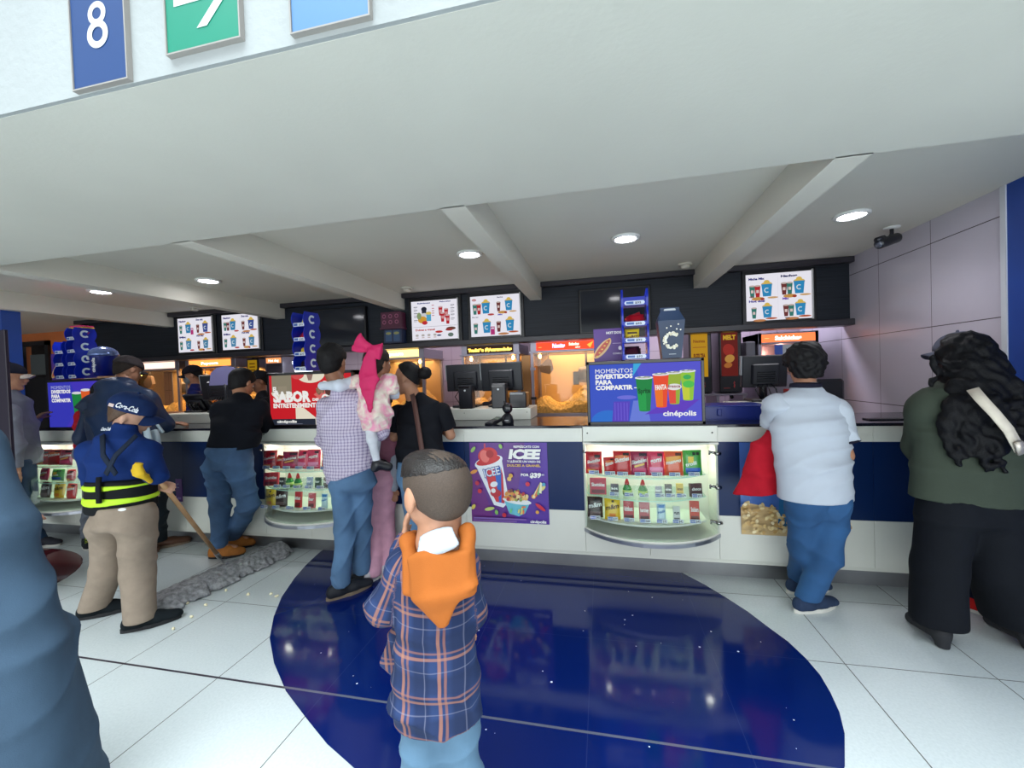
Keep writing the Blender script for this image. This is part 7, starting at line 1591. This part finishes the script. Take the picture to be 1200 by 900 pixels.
# 9 ---- man in grey hoodie at the far left ------------------------------------------------
def hoodie_man():
    Y = 2.72; a = lambda x, y, d=0.: at(x, y, Y+d)
    J = dict(head=a(12, 442, .02), f=unit(V(.60, .80, -.08)), u=V(0, 0, 1), neck=a(10, 462), chest=a(14, 480), pelvis=a(20, 556, -.02), shL=a(10, 480, .12), elL=a(24, 506, .22), wrL=a(42, 492, .26), shR=a(12, 482, -.1), elR=a(18, 520, -.12), wrR=a(20, 550, -.10), hdR=V(.1, .1, -1),
             hipL=a(20, 560, .08), knL=a(24, 600, .08), anL=V(-5.20, 2.78, .09), hipR=a(16, 560, -.08), knR=a(20, 604, -.08), anR=V(-5.25, 2.6, .09), toeL=V(1, .3, 0), toeR=V(1, .3, 0), hs=1.)
    o = person('man in grey sweatshirt with dark cap and pale visor standing at the far left end', J, 'tan', 1.)
    hair_cap(o, J, black_hair, .006, .002, 80, front=.0); baseball_cap(o, J, cloth('dark_cap', (24, 26, 40)), cloth('pale_visor', (190, 180, 170)), 1., bill_len=.08)
    side = unit(V(.3, .95, 0))
    P = lofts([(J['neck'], .08, .07), (a(12, 472), .16, .09), (a(16, 500), .17, .12), (a(22, 546), .17, .13)], V(-.2, 1, 0), cp=.05)+[cap(J['shL'], J['elL'], .07, .06), cap(J['elL'], J['wrL'], .058, .04), cap(J['shR'], J['elR'], .07, .06), cap(J['elR'], J['wrR'], .056, .04)]
    skin('sweatshirt', P, cloth('grey_fleece', (126, 130, 142), .9), o, vox=.009, k=.04, cuts=[(a(22, 545), (0, 0, -1))], fold=folds(.008, 20, 14, 3.))
    trousers(o, J, jeans('navy_jeans', (32, 60, 92)), 1., .09, .072, .064, (.15, .11), .07, a(22, 538)[2], .006, 28, 'jeans', .04, 2., .009)
    for k in 'LR': shoe(o, J['an'+k], J['toe'+k], cloth('dark_canvas', ()), rubber_w)
hoodie_man()

# 10 --- passer-by close to the camera at the left edge ------------------------------------
def near_person():
    X0, Y0 = -2.0, .80
    J = dict(head=V(X0+.02, Y0, 1.50), f=unit(V(-.5, .85, 0)), u=V(0, 0, 1), neck=V(X0, Y0, 1.38), chest=V(X0, Y0, 1.27), pelvis=V(X0+.02, Y0, .86), shL=V(X0-.13, Y0-.06, 1.28), elL=V(X0-.2, Y0, 1.02), wrL=V(X0-.12, Y0+.2, 1.0), shR=V(X0+.14, Y0+.06, 1.27), elR=V(X0+.24, Y0+.02, 1.0), wrR=V(X0+.22, Y0+.1, .78),
             hipL=V(X0-.07, Y0, .84), knL=V(X0-.08, Y0, .46), anL=V(X0-.09, Y0, .09), hipR=V(X0+.1, Y0, .84), knR=V(X0+.11, Y0, .46), anR=V(X0+.11, Y0, .09), hdR=V(0, .1, -1), hs=.95)
    o = person('passer-by in long denim blue coat, cut off by the left edge of the photo', J, 'tan', .94)
    hair_cap(o, J, brown_hair, .014, .004, 70, hs=.95)
    m = cloth('denim_grey_blue', (58, 77, 96), .85, .12, 9)
    P = lofts([(J['neck']-V(0, 0, .03), .09, .07), (V(X0+.01, Y0, 1.24), .19, .12), (V(X0+.06, Y0, 1.0), .255, .16), (V(X0+.12, Y0, .66), .30, .20), (V(X0+.16, Y0, .12), .34, .25)], V(1, .2, 0), cp=.05)
    P += [cap(J['shR'], J['elR'], .075, .085), cap(J['shL'], J['elL'], .075, .07), cap(J['elL'], J['wrL'], .06, .045)]
    def drape(X):
        q = X-V(X0, Y0, 0); an = np.arctan2(q[:, 1], q[:, 0]); return .012*np.sin(9*an+2*np.sin(4*q[:, 2]))*np.clip(1.3-q[:, 2], 0, 1)+folds(.006, 22, 12, 2.)(X)
    skin('coat', P, m, o, vox=.009, k=.05, cuts=[(V(X0, Y0, .15), (0, 0, -1))], fold=drape)
    trousers(o, J, cloth('dark_trousers', ()), .9, .08, .07, .065, (.14, .1), .06, .9, .006, 28, 'trousers', .04, 2., .009)
    for k in 'LR': shoe(o, J['an'+k], V(-.4, 1, 0), cloth('dark_canvas', ()), rubber_w)
near_person()

# 11 --- man in white shirt --------------------------------------------------------------------
def white_man():
    Y = 2.70; a = lambda x, y, d=0.: at(x, y, Y+d)
    aF, aB = floorp(948, 718)+V(0, .02, .09), floorp(938, 693)+V(.0, .0, .12)
    J = dict(head=a(942, 429, .07), f=unit(V(.02, 1, -.12)), u=V(0, 0, 1), neck=a(944, 455, .04), chest=a(944, 475, .02), pelvis=a(955, 582, -.04),
             shL=a(912, 476, .02), elL=a(906, 505, .14), wrL=a(918, 500, .40), shR=a(978, 482, .02), elR=a(992, 534, .0), wrR=a(984, 524, .26),
             hipL=a(941, 590, -.04), knL=a(942, 645, .04), anL=aB, hipR=a(972, 588, -.02), knR=a(968, 650, -.03), anR=aF, toeL=V(.9, .5, 0), toeR=V(.75, .35, 0), hs=1.)
    o = person('man in white polo shirt and blue jeans standing at the counter with crossed legs', J, 'tan', 1.)
    hair_cap(o, J, black_hair, .026, .009, 70, front=.05, nape=-.06, vox=.006)
    side = unit(V(1, .1, -.06)); wc = cloth('white_polo', (186, 193, 204), .75, .015)
    P = lofts([(a(944, 459, .03), .09, .06), (a(944, 470, .02), .17, .09), (a(948, 500, .0), .205, .125), (a(952, 545, -.02), .195, .13), (a(957, 608, -.03), .20, .135)], side, cp=.05)
    P += [cap(J['shL'], J['shR'], .066, .066), cap(a(944, 461, .03), a(944, 452, .03), .064, .058)]
    for k in 'LR': sleeve(o, J['sh'+k], J['el'+k], .70, .080, .076, wc, folds(.004, 40, 20, 2.))
    def crumple(X):
        q = X-a(985, 525, -.05); s_ = q[:, 0]*.9+q[:, 2]*.55; t = -q[:, 0]*.55+q[:, 2]*.9
        w_ = np.exp(-(q**2).sum(1)/.07); return .015*w_*(1-np.abs(np.sin(32*t+2.5*np.sin(7*s_))))**1.6-.004*w_+.0035*np.sin(14*q[:, 0]+9*q[:, 2]+2*np.sin(11*q[:, 2]))
    sh = skin('polo_shirt', P, wc, o, vox=.008, k=.035, cuts=[(a(956, 583), (.0, 0, -1)), (a(944, 449), V(-.1, .2, 1)), ], fold=crumple)
    dark = cloth('navy_trim', (26, 26, 44), .8)
    skin('collar_trim', [loft(a(944, 449.5, .01), a(944, 453, .01), (.078, .072), (.082, .076), side+V(0, 0, -.15), cp=.008)], dark, o, vox=.005, k=.01)
    d = unit(J['elR']-J['shR']); pe = J['shR']+(J['elR']-J['shR'])*.69
    skin('sleeve_trim', [loft(pe-d*.004, pe+d*.004, (.082, .082), (.082, .082), unit(np.cross(d, V(0, 1, 0))), cp=.006)], dark, o, vox=.005, k=.01)
    trousers(o, J, jeans('deep_blue_jeans', (34, 76, 120), .3), 1., .096, .078, .070, (.150, .100), .075, a(955, 578)[2], .005, 26, 'jeans', .04, 7.)
    sh1 = shoe(o, aF, J['toeR'], cloth('slate_canvas', (44, 58, 84)), rubber_w, L=.28, w=.048, ms=rubber_w)
    # rear foot up on its toe: sole faces the hall
    hb = MB(); tp = floorp(972, 706); 
    u1 = unit(V(.85, .15, -.42)); pts = []
    s1 = shoe(o, floorp(938, 694)+V(0, 0, .09), V(.9, .25, 0), cloth('slate_canvas', ()), rubber_w, L=.27, w=.048)
    return J
white_man()
def red_jacket():
    Y = 2.78; a = lambda x, y, d=0.: at(x, y, Y+d); m = cloth('red_fleece', (176, 22, 40), .85)
    o = skin('jacket', lofts([(a(908, 503, .02), .035, .03), (a(902, 525, .0), .09, .05), (a(896, 555), .13, .06), (a(895, 580), .165, .06)], V(1, 0, .12), cp=.02), m, None, vox=.007, k=.03, cuts=[(a(895, 578), V(.12, 0, -1))], fold=lambda X: .008*np.sin(38*X[:, 0]+6*X[:, 2]))
    tag(o, 'red fleece jacket hanging over the counter front from the left arm of white shirt man', 'jacket')
red_jacket()

# 12 --- woman in green jacket and the person beyond --------------------------------------------
def green_woman():
    Y = 2.50; a = lambda x, y, d=0.: at(x, y, Y+d)
    aL, aR = floorp(1100, 755)+V(.0, .02, .10), floorp(1192, 757)+V(.03, .02, .10)
    J = dict(head=a(1128, 424, .06), f=unit(V(-.25, .95, -.1)), u=V(.02, 0, 1), neck=a(1130, 452, .03), chest=a(1132, 475), pelvis=a(1136, 585, -.02),
             shL=a(1086, 480, .0), elL=a(1078, 524, .10), wrL=a(1082, 508, .36), shR=a(1182, 476, .0), elR=a(1204, 525, .05), wrR=a(1190, 515, .30),
             hipL=a(1112, 592, -.02), knL=a(1102, 665, .0), anL=aL, hipR=a(1160, 592, -.02), knR=a(1172, 668, .0), anR=aR, toeL=V(.1, 1, 0), toeR=V(.2, 1, 0), hs=1.)
    o = person('woman with long curly black hair in olive jacket and wide black trousers', J, 'tan', 1.)
    side = unit(V(1, .08, .02)); ol = cloth('olive_twill', (60, 68, 58), .8, .06, 9)
    P = lofts([(a(1130, 455, .02), .10, .07), (a(1132, 470, .0), .20, .10), (a(1132, 505), .235, .14), (a(1134, 545), .25, .155), (a(1138, 614), .295, .17)], side, cp=.06)
    P += [cap(J['shL'], J['shR'], .075, .075), cap(J['shL'], J['elL'], .088, .078), cap(J['elL'], J['wrL'], .07, .055), cap(J['shR'], J['elR'], .09, .08), cap(J['elR'], J['wrR'], .07, .055)]
    skin('jacket', P, ol, o, vox=.009, k=.04, cuts=[(a(1137, 586), (-.05, 0, -1))], fold=folds(.011, 18, 11, 2.4))
    # waist drawstring seam
    bp = cloth('black_crepe', (15, 18, 25), .85)
    side2 = V(1, .1, 0)
    T = lofts([(a(1136, 606, -.02), .225, .135), (a(1136, 582, -.02), .20, .12)], side2, cp=.05)
    T += [cap(J['hipL'], J['knL'], .118, .105), cap(J['knL'], aL-V(0, 0, .03), .105, .112), cap(J['hipR'], J['knR'], .125, .12), cap(J['knR'], aR+V(.03, 0, -.03), .12, .15)]
    skin('trousers', T, bp, o, vox=.009, k=.03, cuts=[(V(0, 0, .055), (.03, 0, -1)), (a(1136, 580), (0, 0, 1))], fold=lambda X: .010*np.sin(22*X[:, 0]+3*np.sin(3*X[:, 2])+8*X[:, 1])*np.clip(1-X[:, 2], .2, 1))
    for k, an in (('L', aL), ('R', aR)):
        sh = skin('shoe', [cap(an+V(0, -.03, -.03), an+V(0, .16, -.07), .042, .032), cap(an+V(0, -.04, -.02), an+V(0, -.045, -.09), .036, .028)], mat('black_suede', (30, 31, 36), .7), o, vox=.006, k=.02, cuts=[(V(0, 0, .004), (0, 0, -1))])
    # hair mass with loose curls
    c = J['head']; rnd = random.Random(8)
    H = [ell(c+V(.01, -.0, .03), V(.112, .125, .125)), ell(c+V(.01, -.05, -.07), V(.135, .12, .13)), ell(c+V(.0, -.12, -.16), V(.165, .08, .11)), ell(c+V(-.06, -.175, -.24), V(.115, .05, .10))]
    def lock(p, d, n, L, r, amp, ph):
        out = []; q = p.copy()
        for i in range(n):
            w_ = V(math.sin(ph+i*1.1), .3*math.cos(ph+i*.9), 0)*amp; q2 = q+d*L/n+w_; out.append(cap(q, q2, r*(1-i/n*.6), r*(1-(i+1)/n*.6))); q = q2
        return out
    for i in range(26):
        t = rnd.uniform(-1, .45); p = c+V(.0+.17*t, -.17-.05*(1-t*t), -.18-.06*rnd.random()); H += lock(p, V(.10*t, -.05, -1), 7, .17+.13*rnd.random(), .021, .015, rnd.random()*6)
    H += lock(a(1092, 420, -.0), V(-.15, -.1, -1), 6, .16, .014, .016, 1.)+lock(a(1178, 440, -.10), V(.35, -.05, -1), 8, .30, .016, .02, 2.)+lock(a(1166, 462, -.15), V(.25, -.05, -1), 8, .26, .014, .02, 4.)
    skin('hair', H, mat('glossy_black_hair', (11, 11, 15), .6, noise=.3, nscale=100, bump=.6, bscale=180, spec=.2), o, vox=.007, k=.025, fold=curls(.010, 55, 1.), cuts=[(c+V(0, .055, 0), unit(V(-.25, 1, -.1)))])
    cr = cloth('cream_webbing', (214, 204, 188), .8)
    strip('bag_strap', [a(1140, 456, -.16), a(1150, 468, -.22), a(1166, 485, -.245), a(1182, 504, -.245), a(1195, 528, -.225)], V(1, 0, .8), .042, .006, cr, o)
    strip('strap_buckle', [a(1193, 518, -.25), a(1197, 532, -.235)], V(1, 0, .3), .03, .012, mat('pale_metal', (200, 190, 180), .3, .5), o)
green_woman()
def beyond_person():
    X0, Y0 = 2.02, 2.84
    J = dict(head=at(1124, 416, 2.84), f=unit(V(-.96, .2, -.1)), u=V(0, 0, 1)); h = J['head']; X0 = h[0]+.05
    J.update(neck=V(X0, Y0, h[2]-.13), chest=V(X0, Y0, h[2]-.24), pelvis=V(X0+.03, Y0, .9), shL=V(X0, Y0+.13, h[2]-.24), elL=V(X0-.05, Y0+.12, 1.08), wrL=V(X0+.02, Y0+.0, .95), shR=V(X0, Y0-.13, h[2]-.24), elR=V(X0+.03, Y0-.15, 1.08), wrR=V(X0-.1, Y0-.12, .98),
             hipL=V(X0+.03, Y0+.08, .88), knL=V(X0+.03, Y0+.08, .48), anL=V(2.18, 2.90, .09), hipR=V(X0+.03, Y0-.06, .88), knR=V(X0+.04, Y0-.04, .48), anR=V(2.06, 2.84, .09), toeR=V(.5, -.45, 0), toeL=V(-.8, .3, 0), hs=.95)
    o = person('person in grey cap, dark clothes and red sneakers, behind the woman in olive', J, 'fair', .95, vox=.009)
    hair_cap(o, J, black_hair, .008, .002, 80, front=.0)
    baseball_cap(o, J, cloth('grey_cap', (92, 94, 110)), cloth('grey_cap', ()), 1.0, bill_len=.085)
    nv = cloth('dark_navy_knit', (18, 24, 44), .85)
    P = lofts([(J['neck'], .08, .06), (J['chest'], .15, .09), (V(X0+.02, Y0, 1.1), .15, .11), (J['pelvis'], .16, .12)], V(0, 1, 0), cp=.05)+[cap(J['shL'], J['elL'], .065, .055), cap(J['elL'], J['wrL'], .05, .04), cap(J['shR'], J['elR'], .065, .055), cap(J['elR'], J['wrR'], .05, .04)]
    skin('sweater', P, nv, o, vox=.01, k=.035, cuts=[(J['pelvis']-V(0, 0, .04), (0, 0, -1))], fold=folds(.006))
    trousers(o, J, cloth('navy_trousers', (16, 24, 46)), .95, .085, .075, .075, (.145, .11), .09, .95, .006, 28, 'trousers', .04, 2., .009)
    red = cloth('red_knit_shoe', (196, 30, 30), .7)
    for k in 'LR': shoe(o, J['an'+k], J['toe'+k], red, rubber_w, L=.28, w=.05, ms=cloth('maroon_lace', (90, 14, 20)))
beyond_person()

# 13 --- staff behind the counter ------------------------------------------------------------------
def staff(px, py, Y, label, face, shirt, capc, tone='tan', mask=False, z_hd=None):
    h = at(px, py, Y); X0 = h[0]; f_ = unit(face); s_ = unit(np.cross(f_, V(0, 0, 1))) ; z = h[2]; g = V(X0, Y, 0)-V(f_[0], f_[1], 0)*.02
    J = dict(head=h, f=f_, u=V(0, 0, 1), neck=g+V(0, 0, z-.14), chest=g+V(0, 0, z-.25), pelvis=g+V(0, 0, .92), shR=g+s_*.15+V(0, 0, z-.25), shL=g-s_*.15+V(0, 0, z-.25))
    fw = V(f_[0], f_[1], 0)
    for k, sg in (('R', 1), ('L', -1)):
        J['el'+k] = g+s_*sg*.2+V(0, 0, z-.50)+fw*.03; J['wr'+k] = J['el'+k]+fw*.2-s_*sg*.05+V(0, 0, .03); J['hip'+k] = g+s_*sg*.08+V(0, 0, .9); J['kn'+k] = g+s_*sg*.09+V(0, 0, .48); J['an'+k] = g+s_*sg*.09+V(0, 0, .09)
    J['hs'] = .95
    o = person(label, J, tone, .95, vox=.010)
    hair_cap(o, J, black_hair, .006, .002, 80, front=.0, vox=.008); baseball_cap(o, J, cloth('staff_cap_%d' % capc[0], capc), cloth('staff_cap_%d' % capc[0], capc), 1.0)
    P = lofts([(J['neck'], .08, .06), (J['chest'], .16, .09), (g+V(0, 0, 1.1), .15, .105), (J['pelvis'], .155, .11)], s_, cp=.05)+[cap(J['shL'], J['elL'], .065, .058), cap(J['shR'], J['elR'], .065, .058)]
    skin('shirt', P, cloth('staff_%d_%d' % shirt[:2], shirt, .8), o, vox=.010, k=.035, cuts=[(J['pelvis']-V(0, 0, .04), (0, 0, -1))], fold=folds(.005))
    trousers(o, J, cloth('staff_black_trousers', (18, 18, 22)), .95, .085, .07, .065, (.145, .11), .07, .96, .005, 28, 'trousers', .04, 2., .010)
    for k in 'LR': shoe(o, J['an'+k], fw, cloth('black_canvas', ()) if 'black_canvas' in _M else cloth('black_canvas', (20, 26, 30)), rubber_b)
    if mask:
        A = np.stack([s_, f_, V(0, 0, 1)]); skin('face_mask', [ell(h+f_*.055-V(0, 0, .045), V(.062, .048, .052), A)], cloth('mask_grey', (150, 160, 166)), o, vox=.006, k=.01, cuts=[(h+f_*.02, -f_)])
    return o
staff(226, 440, 4.25, 'staff member in dark cap, face mask and blue shirt behind the left till', V(-.75, -.65, -.25), (24, 34, 96), (26, 24, 32), mask=True)
staff(586, 449, 4.22, 'staff member in black cap behind the pair of tills, only the cap shows', V(-.2, .95, -.3), (40, 40, 48), (20, 22, 28))
staff(304, 447, 4.1, 'staff member in black beside the glowing cup sign, behind the man in black', V(-.5, -.8, -.2), (18, 18, 24), (22, 22, 28), tone='brown')
# dark standee at the very left edge
o = empty('standing_banner', (-4.18, 2.0, 0), 'dark purple standing banner cut by the left edge of the photo', 'banner')
b = MB(); b.box(-4.45, -3.905, 1.98, 2.0, .05, 1.87, mat('banner_purple', (30, 20, 38), .5), b=.003); b.build('banner_panel', o)
b = MB(); b.box(-4.4, -3.95, 1.85, 2.13, 0, .05, bezel, b=.005); b.build('foot', o)
# ------------------------------------------------------------------ light
w = bpy.data.worlds.new('hall_daylight'); bpy.context.scene.world = w; w.use_nodes = True
w.node_tree.nodes['Background'].inputs[0].default_value = (.86, .95, 1.0, 1); w.node_tree.nodes['Background'].inputs[1].default_value = .95
def area(name, loc, rot, sx, sy, e, col):
    l = bpy.data.lights.new(name, 'AREA'); l.shape = 'RECTANGLE'; l.size = sx; l.size_y = sy; l.energy = e; l.color = col
    o = bpy.data.objects.new(name, l); C.objects.link(o); o.location = loc; o.rotation_euler = rot; o['kind'] = 'helper'; return o
area('skylight', (.0, -1.1, 5.4), (math.radians(4), 0, 0), 8, 3.2, 400, (.82, .945, 1.)).data.spread = math.radians(95)
area('counter_fill_light', (.2, -5., 1.25), (math.radians(90), 0, 0), 10, 2.3, 150, (.94, .98, 1.0)).data.spread = math.radians(120)  # added low fill from behind the camera, lifts the counter front; no modelled opening
area('kitchen_ceiling_light', (1.2, 5.15, 2.42), (0, 0, 0), 1.6, .3, 30, (.86, .82, 1.0))
area('kitchen_ceiling_light', (-2.2, 5.0, 2.42), (0, 0, 0), 2.2, .3, 20, (.92, .84, .95))
sc = bpy.context.scene
sc.view_settings.view_transform = 'Standard'; sc.view_settings.look = 'None'; sc.view_settings.gamma = 1; sc.view_settings.exposure = 0; sc.view_settings.use_curve_mapping = False
sc.cycles.use_denoising = True
try: sc.cycles.denoiser = 'OPENIMAGEDENOISE'
except Exception: pass
sc.cycles.max_bounces = 8; sc.cycles.diffuse_bounces = 4; sc.cycles.glossy_bounces = 3; sc.cycles.transparent_max_bounces = 16; sc.cycles.caustics_reflective = False; sc.cycles.caustics_refractive = False
sc.cycles.sample_clamp_indirect = 6
